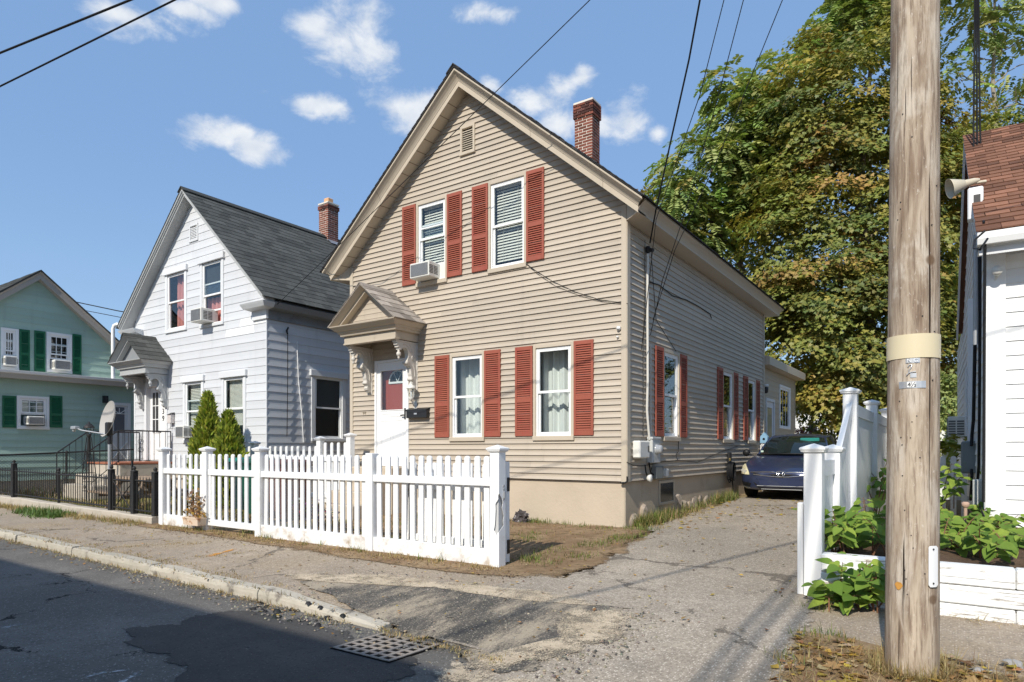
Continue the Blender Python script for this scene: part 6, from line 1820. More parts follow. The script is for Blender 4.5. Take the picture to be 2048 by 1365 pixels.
dv = Vector((.966, .251, .064)); p0 = Vector((-9.99, 3.10, 6.52)); wire('upper of two street cables crossing the top left corner of the sky', [p0 - dv * 18, p0, p0 + dv * 10.1, p0 + dv * 22], .0135)
dv = Vector((.973, .211, .097)); p0 = Vector((-8.87, 2.75, 5.58)); wire('lower of two street cables crossing the top left corner of the sky', [p0 - dv * 18, p0, p0 + dv * 8.9, p0 + dv * 20], .0095)
for dx, zz, lab in ((-.10, 7.9, 'lower left'), (.05, 8.1, 'topmost'), (.22, 8.0, 'lower right')):
    wire(lab + ' of three cables strung across the street to the pole top', [(.25 + dx, -16, zz + .6), (POLE[0] + dx, POLE[1] - .12, zz)], .028, .1)
wire('single cable strung across the street whose shadow slants over the driveway', [(-5.5, -18, 8.2), (-1.68, -2.73, 7.0), (-.1, 3.4, 7.0), (.35, 5.2, 7.05)], .022)
wire('far wire behind the green house gable, nearer its roof', [D(60, 585, 40), D(235, 622, 38), D(300, 634, 37)], .03)
wire('far wire behind the green house gable, lower of the two', [D(60, 600, 40), D(235, 634, 38), D(300, 647, 37)], .02)
for i, (px, lab) in enumerate(((1953, 'left black cable hanging from above to the side of the white house'), (1957, 'middle black cable hanging from above to the side of the white house'), (1949, 'slack black cable looping down to the box on the white house'))):
    top = D(px, -120, 9.4); wire(lab, [top, D(px + .5, 60, 9.7), D(px + (1, 3, -2)[i], 250, 9.85), D(px + (3, 8, -1)[i], 400, 9.9), Vector(WP(1960 + 4 * i, 445, .05))], .013)
# window shrubs etc. come with the plants; here the made things of the yards
# satellite dish
sd_ = thing('satellite_dish', 'grey satellite dish on a galvanised post behind the black iron gate', 'satellite dish', (-15.0, 6.6, .3))
X0, Y0 = -15.05, 6.6
m = MB(); m.tube([(X0, Y0, .2), (X0, Y0, 1.75)], .032, 10); m.build('post', M_GALV, sd_)
dz = onY(209, 838, Y0)[1]
dish = MB(); rows = []
for k in range(7):
    rr_ = k / 6; rows.append([(.35 * rr_ * math.cos(a), -.10 * (1 - rr_ ** 2), .40 * rr_ * math.sin(a)) for a in np.linspace(0, 2 * math.pi, 28, endpoint=False)])
rows = [[(p[0] + .0001 * j, p[1], p[2] + .0001 * j) for j, p in enumerate(r_)] for r_ in rows]
dish.sweep(rows, caps=False, smooth=True)
back = [[(p[0], p[1] - .012, p[2]) for p in r_] for r_ in rows]; dish.sweep(back, caps=False, smooth=True); dish.sweep([rows[-1], back[-1]], caps=False)
RT_ = Matrix.Rotation(R(-4), 4, 'Z') @ Matrix.Rotation(R(-12), 4, 'X')
dc = Vector((X0 - .12, Y0, dz))
dish.v = [tuple(RT_ @ Vector((v[0], -v[1], v[2])) + dc) for v in dish.v]
M_DISH = mat('dish_grey', (.40, .38, .35), .5, .3, var=.08, scale=4); dish.build('reflector', M_DISH, sd_)
m = MB(); pa = RT_ @ Vector((0, .05, -.38)) + dc; pe = RT_ @ Vector((0, .62, -.26)) + dc; hx = Vector(onY(160, 855, Y0 - .25)); hp_ = Vector((onY(150, 858, Y0 - .3)[0], Y0 - .3, onY(150, 856, Y0 - .3)[1]))
m.tube([dc + Vector((.05, -.02, -.34)), hp_ + Vector((.22, .05, -.06)), hp_], .016, 6); m.build('arm', M_GALV, sd_)
m = MB(); m.bbox(-.11, .11, -.05, .05, -.035, .035, .01, lambda a, b, z: (hp_.x + a, hp_.y + b, hp_.z + z)); m.lathe([(.03, -.03), (.035, -.07), (.02, -.09)], (hp_.x - .05, hp_.y, hp_.z), 10); m.build('receiver', M_GALV, sd_)
m = MB(); m.bbox(X0 - .09, X0 + .05, Y0 - .06, Y0 + .06, dz - .36, dz - .08, .02); m.tube([(X0, Y0, dz - .55), (X0, Y0, dz - .2)], .045, 8); m.build('mount', M_BLACK, sd_)
# lamp post
lpx = onY(178, 900, 7.2)[0]
lp = thing('lamp_post', 'black lattice lamp post with a lantern in the front yard of the grey house', 'lamp post', (lpx, 7.2, .3))
ztop = onY(178, 852, 7.2)[1]
for s, t_ in ((-1, -1), (1, -1), (1, 1), (-1, 1)):
    m = MB(); m.tube([(lpx + s * .11, 7.2 + t_ * .11, .25), (lpx + s * .10, 7.2 + t_ * .10, 1.0), (lpx + s * .035, 7.2 + t_ * .035, ztop - .28)], .012, 6); m.build('leg', M_IRONB, lp)
m = MB()
for k in range(5):
    z = .5 + k * .22; q = .10 - max(0, z - 1) * .07
    m.tube([(lpx + s * q, 7.2 + t_ * q, z) for s, t_ in ((-1, -1), (1, -1), (1, 1), (-1, 1), (-1, -1))], .007, 5)
    m.tube([(lpx + .05 * math.cos(t), 7.2 - q, z + .1 + .05 * math.sin(t)) for t in np.linspace(0, 6.28, 10)], .006, 5)
m.tube([(lpx, 7.2, .25), (lpx, 7.2, ztop - .2)], .02, 8); m.build('lattice', M_IRONB, lp)
m = MB(); m.lathe([(.04, ztop - .28), (.06, ztop - .22), (.05, ztop - .20)], (lpx, 7.2, 0), 8)
for k in range(6):
    a = k * math.pi / 3; m.tube([(lpx + .055 * math.cos(a), 7.2 + .055 * math.sin(a), ztop - .21), (lpx + .11 * math.cos(a), 7.2 + .11 * math.sin(a), ztop - .04)], .007, 5)
m.lathe([(.13, ztop - .05), (.12, ztop - .02), (.05, ztop + .05), (.02, ztop + .06), (.02, ztop + .09), (.001, ztop + .11)], (lpx, 7.2, 0), 8); m.build('lantern', M_IRONB, lp)
m = MB(); m.lathe([(.05, ztop - .20), (.10, ztop - .05)], (lpx, 7.2, 0), 6, smooth=False, caps=False); m.build('pane', M_GLASS, lp)
# picnic table
M_PICNIC = mat('grey_brown_plank', (.30, .22, .155), .85, .2, var=.3, scale=3, stretch=(1, 12, 12), bump=.4, bscale=20, rand=.12)
ptx = onY(291, 900, 7.0)[0]
pt_ = thing('picnic_table', 'weathered wooden picnic table with attached bench behind the black iron fence', 'picnic table', (ptx, 7.0, Hf(ptx, 7) - .03), rz=R(-4), world=False)
for k in range(5):
    m = MB(); m.bbox(-.92, .92, -.36 + k * .146, -.36 + k * .146 + .138, .70, .74, .006); m.build('plank', M_PICNIC, pt_)
for s in (-1, 1):
    for k in range(2):
        m = MB(); y = s * (.60 + k * .14); m.bbox(-.92, .92, y - .066, y + .066, .42, .46, .006); m.build('bench_plank', M_PICNIC, pt_)
for x in (-.62, .62):
    for s in (-1, 1):
        m = MB(); m.prism([(s * .18, .70), (s * .28, .70), (s * .60, 0), (s * .50, 0)], x - .02, x + .02, lambda p, q, t: (t, p, q)); m.build('leg', M_PICNIC, pt_)
    m = MB(); m.bbox(x + .021, x + .06, -.70, .70, .34, .42, .005); m.build('crossbar', M_PICNIC, pt_)
    m = MB(); m.bbox(x + .021, x + .06, -.34, .34, .62, .70, .005); m.build('crossbar', M_PICNIC, pt_)
    m = MB(); m.tube([(x + (-.05 if x > 0 else .05), 0, .40), (x * .25, 0, .69)], .028, 4, smooth=False); m.build('brace', M_PICNIC, pt_)
# wheeled bins
def wbin(px, y, label, colr, rz=0.0, lidc=None):
    x = onY(px, 900, y)[0]; g = Hf(x, y) - .03
    mt = mat(label.split()[0] + '_bin_plastic', colr, .5, .35, var=.12, scale=5); ml = mat(label.split()[0] + '_lid_plastic', lidc or colr, .5, .35, var=.12, scale=5)
    t = thing('wheeled_bin', label, 'bin', (x, y, g), 'wheeled bins behind the picket fence', rz, world=False)
    m = MB(); m.sweep([[(s * a, q * b_, z) for s, q in ((-1, -1), (1, -1), (1, 1), (-1, 1))] for a, b_, z in ((.22, .25, .06), (.285, .33, 1.0), (.30, .345, 1.0), (.30, .345, 1.05))]); m.build('body', mt, t)
    m = MB(); m.sweep([[(s * a, q * b_ - .01, z) for s, q in ((-1, -1), (1, -1), (1, 1), (-1, 1))] for a, b_, z in ((.32, .37, 1.045), (.32, .37, 1.085), (.27, .31, 1.12), (.20, .22, 1.13))]); m.build('lid', ml, t)
    m = MB(); m.tube([(-.28, .40, 1.02), (.28, .40, 1.02)], .018, 8); m.box(-.26, -.22, .33, .41, 1.0, 1.04); m.box(.22, .26, .33, .41, 1.0, 1.04); m.build('handle', mt, t)
    for s in (-1, 1):
        m = MB(); m.lathe([(.09, -.03), (.10, -.02), (.10, .02), (.09, .03)], (s * .27, .26, .10), 14, 'x'); m.build('wheel', M_BLACK, t)
    return t
wbin(571, 7.55, 'maroon wheeled bin beside the green one behind the picket fence', (.115, .045, .038), R(8))
wbin(527, 7.75, 'dark green wheeled bin behind the picket fence between the shrubs and the maroon bin', (.012, .075, .05), R(3))
wbin(500, 8.1, 'bin with teal green lid half hidden behind the gate post and shrubs', (.02, .045, .045), R(-6), (.02, .17, .14))
# planter box with dried flowers hung on the fence
px_ = onY(373, 900, FY - .1)[0]
M_RUST = mat('flaking_planter', (.62, .50, .38), .8, .2, var=.15, scale=6, dirt=(.36, .15, .05), dscale=7, dlo=.52, dhi=.66)
fb = thing('flower_box', 'small flaking flower box with dried flowers against the left end of the picket fence', 'planter', (px_, FY - .08, Hf(px_, FY)))
fx0, fx1 = onY(367, 900, FY - .14)[0], onY(397, 900, FY - .14)[0]; fz0, fz1 = onY(382, 1051, FY - .14)[1], onY(382, 1035, FY - .14)[1]
m = MB(); m.sweep([[(fx0 + e, FY - .16 + e, z), (fx1 - e, FY - .16 + e, z), (fx1 - e, FY - .003 - e * .3, z), (fx0 + e, FY - .003 - e * .3, z)] for e, z in ((.012, fz0), (0, fz1 - .02), (-.006, fz1 - .02), (-.006, fz1))]); m.build('box', M_RUST, fb)
# crumpled dark rag by the wall
import bmesh
rx, ry = -6.02, 9.10
me = rock('debris', (.16, .10, .11), 77, 3); bm = bmesh.new(); bm.from_mesh(me); r = random.Random(3)
for v in bm.verts: v.co *= 1 + r.uniform(-.45, .45)
bm.to_mesh(me); bm.free()
x_, z_ = onY(1042, 1040, 9.15)
o = obj('crumpled_litter', me, mat('charred_litter', (.07, .06, .06), .9, .2, var=.8, scale=18, dirt=(.40, .38, .37), dscale=14, dlo=.55, dhi=.65), loc=(x_, 9.15, Hf(x_, 9.15) + .09)); tag(o, 'crumpled dark litter lying on the soil against the tan foundation', 'litter')
# hose on the driveway wall
hs = thing('garden_hose', 'black hose coiled on a hook low on the driveway wall before the car', 'hose', (XR + .1, onX(1460, 900, XR)[0], .9))
hy = onX(1459, 900, XR + .08)[0]; hz = onX(1462, 935, XR + .08)[1]
m = MB(); r = random.Random(9)
for k in range(7):
    w_ = .12 + .03 * r.random(); h_ = .30 + .10 * r.random(); m.tube([(XR + .06 + .014 * k, hy + w_ * math.sin(t) + .02 * k, hz + .12 - h_ * .6 + h_ * .6 * math.cos(t)) for t in np.linspace(.2, 6.1, 24)], .011, 6)
m.tube([(XR + .10, hy + .15, hz - .3), (XR + .10, hy + .22, hz - .5), (XR + .12, hy + .2, .45)], .011, 6); m.build('coil', M_CABLE, hs)
m = MB(); m.bbox(XR + .012, XR + .09, hy + .02, hy + .16, hz + .10, hz + .34, .02); m.build('hose_hanger', M_BLACK, hs)
m = MB(); m.lathe([(.02, -.03), (.024, 0), (.02, .03)], (XR + .11, hy - .08, hz + .18), 8); m.build('nozzle', mat('brass', (.45, .33, .12), .4, .5, .7), hs)
# little blue birdhouse on a white post
by = onX(1521, 900, XR + .12)[0]; bz = onX(1524, 879, XR + .1)[1]
bh = thing('birdhouse', 'small blue birdhouse on a white post at the rear corner of the tan house', 'birdhouse', (XR + .3, by, .45))
bx_ = XR + .22
m = MB(); m.bbox(bx_ - .045, bx_ + .045, by - .045, by + .045, .4, bz - .08, .006); m.build('post', M_WHITE, bh)
m = MB(); m.prism([(-.09, -.10), (.09, -.10), (.09, .06), (0, .17), (-.09, .06)], -.08, .08, lambda p, q, t: (bx_ + p, by + t, bz + q)); bo = m.build('box', mat('birdhouse_blue', (.20, .36, .50), .7), bh)
m = MB(); m.lathe([(.03, 0), (.03, -.004)], (bx_, by - .08, bz), 12, 'y'); m.build('hole', M_VOID, bo)
# pale metal chair back by the side door
cy = onX(1542, 900, -4.0)[0]; cx = -4.05; cz0 = Hf(cx, cy)
gc = thing('garden_chair', 'white metal garden chair between the birdhouse post and the dark blue car', 'chair', (cx, cy, cz0))
zt = onX(1542, 886, -4.0)[1]
m = MB(); m.tube([(cx - .22, cy, cz0 + .45), (cx - .22, cy + .08, zt - .06), (cx - .16, cy + .09, zt), (cx + .16, cy + .09, zt), (cx + .22, cy + .08, zt - .06), (cx + .22, cy, cz0 + .45)], .014, 8); m.build('back_frame', M_WHITE, gc)
m = MB(); m.bbox(cx - .21, cx + .21, cy + .02, cy + .07, cz0 + .5, zt - .03, .01); m.build('backrest', mat('pale_chair_panel', (.55, .55, .55), .5), gc)
m = MB(); m.bbox(cx - .22, cx + .22, cy - .42, cy + .02, cz0 + .43, cz0 + .46, .01); m.build('seat', M_WHITE, gc)
for s, t_ in ((-1, 0), (1, 0), (-1, -1), (1, -1)):
    m = MB(); m.tube([(cx + s * .2, cy + t_ * .4, cz0 + .44), (cx + s * .22, cy + t_ * .42, cz0)], .012, 6); m.build('leg', M_WHITE, gc)
# ================================================================== the dark blue car
def build_car():
    cy = 14.35; cxp = -3.07
    car = thing('parked_car', 'dark navy sedan with clouded headlights parked at the end of the driveway', 'car', (cxp, cy, Hf(cxp, cy) + .012), rz=R(1.5), world=False)
    m_, nt = new_mat('navy_car_paint'); b = NB(nt)
    p = nt.nodes.new('ShaderNodeBsdfPrincipled'); p.inputs['Base Color'].default_value = (.012, .020, .075, 1); p.inputs['Roughness'].default_value = .38; p.inputs['Metallic'].default_value = .35
    p.inputs['Coat Weight'].default_value = .8; p.inputs['Coat Roughness'].default_value = .08
    b.L(b.mix(b.ramp(b.noise(3, 5), .45, .75), (.028, .040, .095), (.045, .055, .095)), p.inputs['Base Color']); b.out(p.outputs[0])
    PAINT = m_
    GL = mat('car_glass', (.012, .018, .018), .04, .7, var=.1)
    CHROME = mat('chrome', (.62, .62, .63), .16, .6, .95, var=.04)
    BLK = mat('car_black_plastic', (.012, .012, .013), .5, .3)
    TYRE = mat('tyre_rubber', (.016, .016, .016), .85, .2)
    HL = mat('clouded_headlight', (.62, .57, .38), .22, .5, var=.22, scale=9)
    LENS = mat('lamp_bowl', (.72, .70, .62), .2, .6, .5)
    #        y    hw   zb   zs   zt
    ST = [(.00, .46, .30, .50, .575), (.035, .62, .25, .555, .625), (.10, .75, .21, .60, .672), (.22, .85, .195, .655, .725), (.45, .902, .19, .735, .80), (.80, .912, .19, .82, .885),
          (1.10, .912, .19, .885, .955), (1.4, .912, .19, .925, .965), (2.2, .912, .19, .945, .97), (3.2, .91, .19, .955, .98), (3.9, .90, .20, .96, 1.0), (4.3, .885, .22, .955, 1.02), (4.65, .82, .25, .90, .98), (4.80, .66, .30, .78, .86)]
    def sec(y, hw, zb, zs, zt):
        half = [(0.0, zb), (hw * .80, zb), (hw * .95, zb + .05), (hw * .995, zb + .16), (hw, (zb + zs) / 2 + .04), (hw * .985, zs - .08), (hw * .955, zs - .012), (hw * .90, zs + (zt - zs) * .35), (hw * .70, zs + (zt - zs) * .78), (hw * .36, zs + (zt - zs) * .96), (0, zt)]
        pts = [(x, y + .0, z) for x, z in half] + [(-x, y, z) for x, z in half[-2:0:-1]]
        return pts
    body = MB(); body.sweep([sec(*s) for s in ST], smooth=True)
    me = body.mesh('body'); o = obj('body', me, PAINT, car)
    sub = o.modifiers.new('subdivision', 'SUBSURF'); sub.levels = 2; sub.render_levels = 2
    yy = [s[0] for s in ST[:6]]; hh = [s[1] for s in ST[:6]]
    def nose(x, z):
        y = float(np.interp(abs(x), hh, yy)) if abs(x) > .46 else .0 + (abs(x) / .46) ** 2 * .012
        if z > .55: y += (z - .55) * .55
        if z < .34: y += (.34 - z) * .35
        return y + .012
    def patch(poly, off, mt, name, par, thick=.012, nsub=4):
        """a panel that follows the curved nose, poly in (x, z)"""
        P = []
        n = len(poly)
        for i in range(n):
            a, b2 = poly[i], poly[(i + 1) % n]
            for k in range(nsub): P.append((a[0] + (b2[0] - a[0]) * k / nsub, a[1] + (b2[1] - a[1]) * k / nsub))
        cx_, cz_ = sum(p[0] for p in P) / len(P), sum(p[1] for p in P) / len(P)
        q = MB(); fr_ = [(x, nose(x, z) - off, z) for x, z in P]; bk = [(x, nose(x, z) - off + thick + .03, z) for x, z in P]
        k = len(P)
        mid = [((x + cx_) / 2, nose((x + cx_) / 2, (z + cz_) / 2) - off - .004, (z + cz_) / 2) for x, z in P]
        q.add(fr_ + mid + [(cx_, nose(cx_, cz_) - off - .005, cz_)], [(i, (i + 1) % k, (i + 1) % k + k, i + k) for i in range(k)] + [(i + k, (i + 1) % k + k, 2 * k) for i in range(k)], True)
        q.add(fr_ + bk, [(i, i + k, (i + 1) % k + k, (i + 1) % k) for i in range(k)])
        return q.build(name, mt, par)
    for s in (-1, 1):
        h = patch([(s * .885, .56), (s * .875, .645), (s * .80, .755), (s * .765, .765), (s * .66, .585), (s * .645, .535), (s * .74, .54)], .030, HL, 'headlight', car)
        for (x, z, r_) in ((.80, .62, .042), (.735, .60, .040)):
            q = MB(); q.lathe([(r_, 0), (r_ * .8, .012), (.001, .016)], (s * x, nose(x, z) - .046, z), 12, 'y'); q.build('bulb_bowl', LENS, h)
        patch([(s * .83, .395), (s * .60, .355), (s * .64, .275), (s * .80, .30)], .010, BLK, 'fog_lamp_recess', car)
        q = MB(); q.tube([(s * .83, nose(.83, .29) - .02, .285), (s * .72, nose(.72, .27) - .02, .268), (s * .62, nose(.62, .26) - .02, .258)], .009, 6); q.build('bumper_trim', CHROME, car)
        mr = MB(); mr.lathe([(.02, -.04), (.07, -.03), (.085, .01), (.08, .06), (.02, .075)], (s * 1.0, 1.28, 1.0), 12, 'y'); mr.tube([(s * .86, 1.30, .95), (s * .96, 1.29, .98)], .025, 6); mr.build('mirror', PAINT if s > 0 else BLK, car)
        for y in (.93, 3.70):
            wc = (s * .80, y, .325)
            q = MB(); q.lathe([(.20, -.10), (.30, -.10), (.325, -.07), (.328, 0), (.325, .07), (.30, .10), (.20, .10)], wc, 26, 'x', caps=True); wl = q.build('wheel', TYRE, car)
            q = MB(); q.lathe([(.20, -.01), (.195, .0), (.05, .005), (.001, .005)], (wc[0] + s * .10, wc[1], wc[2]), 20, 'x')
            for k in range(7):
                a = k * 2 * math.pi / 7; q.tube([(wc[0] + s * .107, wc[1] + .03 * math.cos(a), wc[2] + .03 * math.sin(a)), (wc[0] + s * .107, wc[1] + .19 * math.cos(a), wc[2] + .19 * math.sin(a))], .016, 6)
            q.build('rim', M_GALV, wl)
    g = patch([(-.60, .585), (0, .605), (.60, .585), (.50, .535), (.15, .505), (-.15, .505), (-.50, .535)], .012, BLK, 'grille', car)
    q = MB()
    up = [(-.62, .590), (-.30, .600), (-.14, .597), (-.10, .585)]; dn = [(-.56, .545), (-.30, .515), (-.16, .503), (0, .498), (.16, .503), (.30, .515), (.56, .545)]
    for sgn in (1, -1): q.tube([(sgn * x, nose(x, z) - .026, z) for x, z in up], [.009, .013, .014, .012], 6)
    q.tube([(x, nose(x, z) - .024, z) for x, z in dn], .009, 6); q.build('grille_chrome', CHROME, g)
    # emblem: a letter H in a rounded ring
    q = MB()
    ring = [(-.085, .605), (-.03, .612), (.03, .612), (.085, .605), (.080, .56), (.058, .518), (.02, .508), (-.02, .508), (-.058, .518), (-.080, .56), (-.085, .605)]
    q.tube([(x, nose(0, z) - .036, z) for x, z in ring], .008, 6)
    for s in (-1, 1): q.tube([(s * .050, nose(0, .6) - .040, .600), (s * .034, nose(0, .56) - .042, .560), (s * .040, nose(0, .52) - .040, .520)], .011, 6)
    q.tube([(-.036, nose(0, .56) - .042, .562), (.036, nose(0, .56) - .042, .562)], .010, 6); q.build('emblem', CHROME, g)
    lo = patch([(-.56, .375), (.56, .375), (.44, .235), (.30, .215), (-.30, .215), (-.44, .235)], .012, BLK, 'lower_intake', car)
    q = MB(); q.tube([(x, nose(x, .30) - .026, .305) for x in np.linspace(-.48, .48, 9)], .006, 6); q.tube([(x, nose(x, .24) - .02, .235) for x in np.linspace(-.40, .40, 9)], .007, 6); q.build('intake_bar', M_GALV, lo)
    # greenhouse
    n = 9
    def arc(x0, y0, z0, bow, crown):
        return [(x0 * u, y0 + bow * u * u, z0 - crown * u * u) for u in np.linspace(-1, 1, n)]
    base = arc(.735, 1.02, .965, .30, .025); top = arc(.585, 1.80, 1.385, .14, .05)
    rows = [[tuple(np.array(a) * (1 - t) + np.array(c) * t + np.array((0, 0, .05 * math.sin(math.pi * t)))) for a, c in zip(base, top)] for t in np.linspace(0, 1, 6)]
    q = MB(); q.sweep(rows, closed=False, smooth=True); ws = q.build('windscreen', GL, car)
    q = MB(); q.tube([tuple(np.array(p) + np.array((0, -.015, .012))) for p in base], .014, 6); q.build('wiper_cowl', BLK, ws)
    q = MB(); q.bbox(-.10, .30, 1.66, 1.68, 1.255, 1.335, .01, lambda a, b_, z: (a + .22, b_ - .10, z)); q.build('sun_strip', mat('teal_glass_tint', (.03, .22, .19), .2, .5), ws)
    q = MB(); q.bbox(-.66, -.60, 1.20, 1.21, 1.01, 1.05, .003); q.build('sticker', mat('inspection_sticker', (.50, .62, .52), .5), ws)
    rt = []
    for y, hw, z in ((1.80, .585, 1.385), (2.05, .60, 1.435), (2.6, .61, 1.455), (3.1, .60, 1.435), (3.4, .575, 1.39)):
        rt.append([(hw * u, y + (.14 * u * u if y < 1.9 else (-.10 * u * u if y > 3.3 else 0)), z - .05 * abs(u) ** 2.4) for u in np.linspace(-1, 1, n)])
    q = MB(); q.sweep(rt, closed=False, smooth=True); q.sweep([[(x, y, z - .03) for x, y, z in r_] for r_ in rt], closed=False); q.build('roof', PAINT, car)
    rb = [arc(.585, 3.38, 1.39, -.10, .05), arc(.70, 4.12, 1.0, -.15, .02)]
    q = MB(); q.sweep(rb, closed=False, smooth=True); q.build('rear_window', GL, car)
    for s in (-1, 1):
        lower = [(s * .735, 1.32, .945), (s * .80, 1.7, .95), (s * .81, 2.6, .965), (s * .79, 3.4, .985), (s * .70, 3.97, .98)]
        upper = [(s * .735, 1.33, .950), (s * .605, 1.93, 1.345), (s * .62, 2.6, 1.405), (s * .60, 3.2, 1.38), (s * .585, 3.29, 1.345)]
        q = MB(); q.sweep([lower, upper], closed=False, smooth=True); q.build('side_window', GL, car)
        q = MB(); q.tube([(s * .735, 1.31, .95), (s * .66, 1.63, 1.165), (s * .59, 1.94, 1.345), (s * .61, 2.6, 1.405), (s * .59, 3.28, 1.35), (s * .71, 4.0, .98)], .028, 8); q.build('pillar', PAINT, car)
        q = MB(); q.tube([(s * .82, 2.55, .955), (s * .625, 2.55, 1.40)], .022, 6); q.build('door_pillar', BLK, car)
    q = MB(); q.box(-.70, .70, 1.5, 3.6, .35, .955); q.build('interior', M_DARKROOM, car)
    return car
build_car()
# ================================================================== trees and plants
def leaf_mat(name, trans=.35, rough=.55, dark=1.0):
    m, nt = new_mat(name); b = NB(nt)
    at = b.N('ShaderNodeAttribute'); at.attribute_name = 'tint'
    c = at.outputs['Color']
    d = b.N('ShaderNodeBsdfDiffuse'); b.L(c, d.inputs[0])
    t = b.N('ShaderNodeBsdfTranslucent'); b.L(b.mix(.6, c, (.8, .9, .2), 'MULTIPLY'), t.inputs[0])
    g = b.N('ShaderNodeBsdfGlossy'); g.inputs['Roughness'].default_value = rough; g.inputs[0].default_value = (.6, .6, .6, 1)
    m1 = b.N('ShaderNodeMixShader'); m1.inputs[0].default_value = trans; b.L(d.outputs[0], m1.inputs[1]); b.L(t.outputs[0], m1.inputs[2])
    m2 = b.N('ShaderNodeMixShader'); m2.inputs[0].default_value = .045; b.L(m1.outputs[0], m2.inputs[1]); b.L(g.outputs[0], m2.inputs[2])
    b.out(m2.outputs[0]); return m
M_LEAF = leaf_mat('foliage')
M_BARK = mat('grey_bark', (.16, .13, .10), .95, .1, var=.35, scale=4, stretch=(5, 5, 1), bump=.9, bscale=14)
MAPLE = np.array([(0, 0, 0), (.0, .02, 0), (.17, .10, 0), (.48, .06, 0), (.34, .30, 0), (.47, .52, 0), (.20, .54, 0), (.0, .98, 0), (-.20, .54, 0), (-.47, .52, 0), (-.34, .30, 0), (-.48, .06, 0), (-.17, .10, 0)], float)
MAPLE[0] = (0, .34, .05)
MAPLE_F = np.array([(0, i, i + 1) for i in range(1, 12)] + [(0, 12, 1)])
RHOMB = np.array([(0, 0, 0), (.30, .45, .03), (0, 1, -.03), (-.30, .45, .03)], float)
RHOMB_F = np.array([(0, 1, 2), (0, 2, 3)])
def norm(v): return v / np.maximum(np.linalg.norm(v, axis=-1, keepdims=True), 1e-9)
def scatter(shape, faces, pos, nrm, tip, size, cols):
    """leaves of one shape: tip direction and normal per leaf"""
    n = len(pos); k = len(shape)
    nz = norm(nrm); ty = norm(tip - nz * (tip * nz).sum(-1, keepdims=True)); tx = np.cross(ty, nz)
    V = pos[:, None, :] + size[:, None, None] * (shape[None, :, 0:1] * tx[:, None, :] + shape[None, :, 1:2] * ty[:, None, :] + shape[None, :, 2:3] * nz[:, None, :])
    Fq = (np.arange(n)[:, None, None] * k + faces[None]).reshape(-1, faces.shape[1])
    C = np.repeat(cols, k, 0)
    return V.reshape(-1, 3), Fq, C
def pal(n, cols, w, jit=.18, g=None):
    g = g or rng
    i = g.choice(len(cols), n, p=np.array(w) / sum(w)); c = np.array(cols)[i]
    return np.clip(c * (1 + g.normal(0, jit, (n, 1))) * (1 + g.normal(0, .06, (n, 3))), .004, .9)
def sphere_dirs(n, g):
    v = g.normal(size=(n, 3)); return norm(v)
def limbs(base, targets, r0, g, thick=.5, fork=.35):
    """a tapered trunk with limbs that bend out to the targets"""
    mb = MB(); base = Vector(base); T = [Vector(t) for t in targets]
    top = sum(T, Vector()) / len(T); hi = max(T, key=lambda t: t.z)
    trunk = [base, base.lerp(Vector((base.x, base.y, hi.z)), .25) + Vector((g.normal(0, .1), g.normal(0, .1), 0)), Vector((base.x * .7 + top.x * .3, base.y * .7 + top.y * .3, base.z + (hi.z - base.z) * .5)), Vector((top.x, top.y, base.z + (hi.z - base.z) * .75)), hi]
    P = []
    for i in range(len(trunk) - 1):
        for k in range(5): P.append(trunk[i].lerp(trunk[i + 1], k / 5) + Vector((g.normal(0, .04), g.normal(0, .04), 0)))
    P.append(trunk[-1]); rs = [r0 * (1.25 if i == 0 else 1) * (1 - .93 * i / (len(P) - 1)) + .015 for i in range(len(P))]
    mb.tube(P, rs, 10)
    for t in T:
        if t is hi: continue
        k = min(range(len(P)), key=lambda i: abs(P[i].z - (t.z - .55 * math.hypot(t.x - P[i].x, t.y - P[i].y))) + (0 if i > 2 else 3))
        a = P[k]; q = []
        for j in range(8):
            u = j / 7; p = a.lerp(t, u); p.z += .25 * math.sin(math.pi * u) * (t - a).length * .3
            p += Vector((g.normal(0, .06), g.normal(0, .06), g.normal(0, .05))) * (t - a).length * .25 * (1 if 0 < j < 7 else 0); q.append(p)
        mb.tube(q, [max(.02, rs[k] * thick * (1 - .85 * j / 7)) for j in range(8)], 7)
        for f in range(3):
            j = int(g.integers(3, 7)); d = Vector((g.normal(), g.normal(), abs(g.normal()) * .7)).normalized() * (t - a).length * fork
            mb.tube([q[j], q[j] + d * .5 + Vector((0, 0, .1)), q[j] + d], [.03, .02, .008], 5)
    return mb
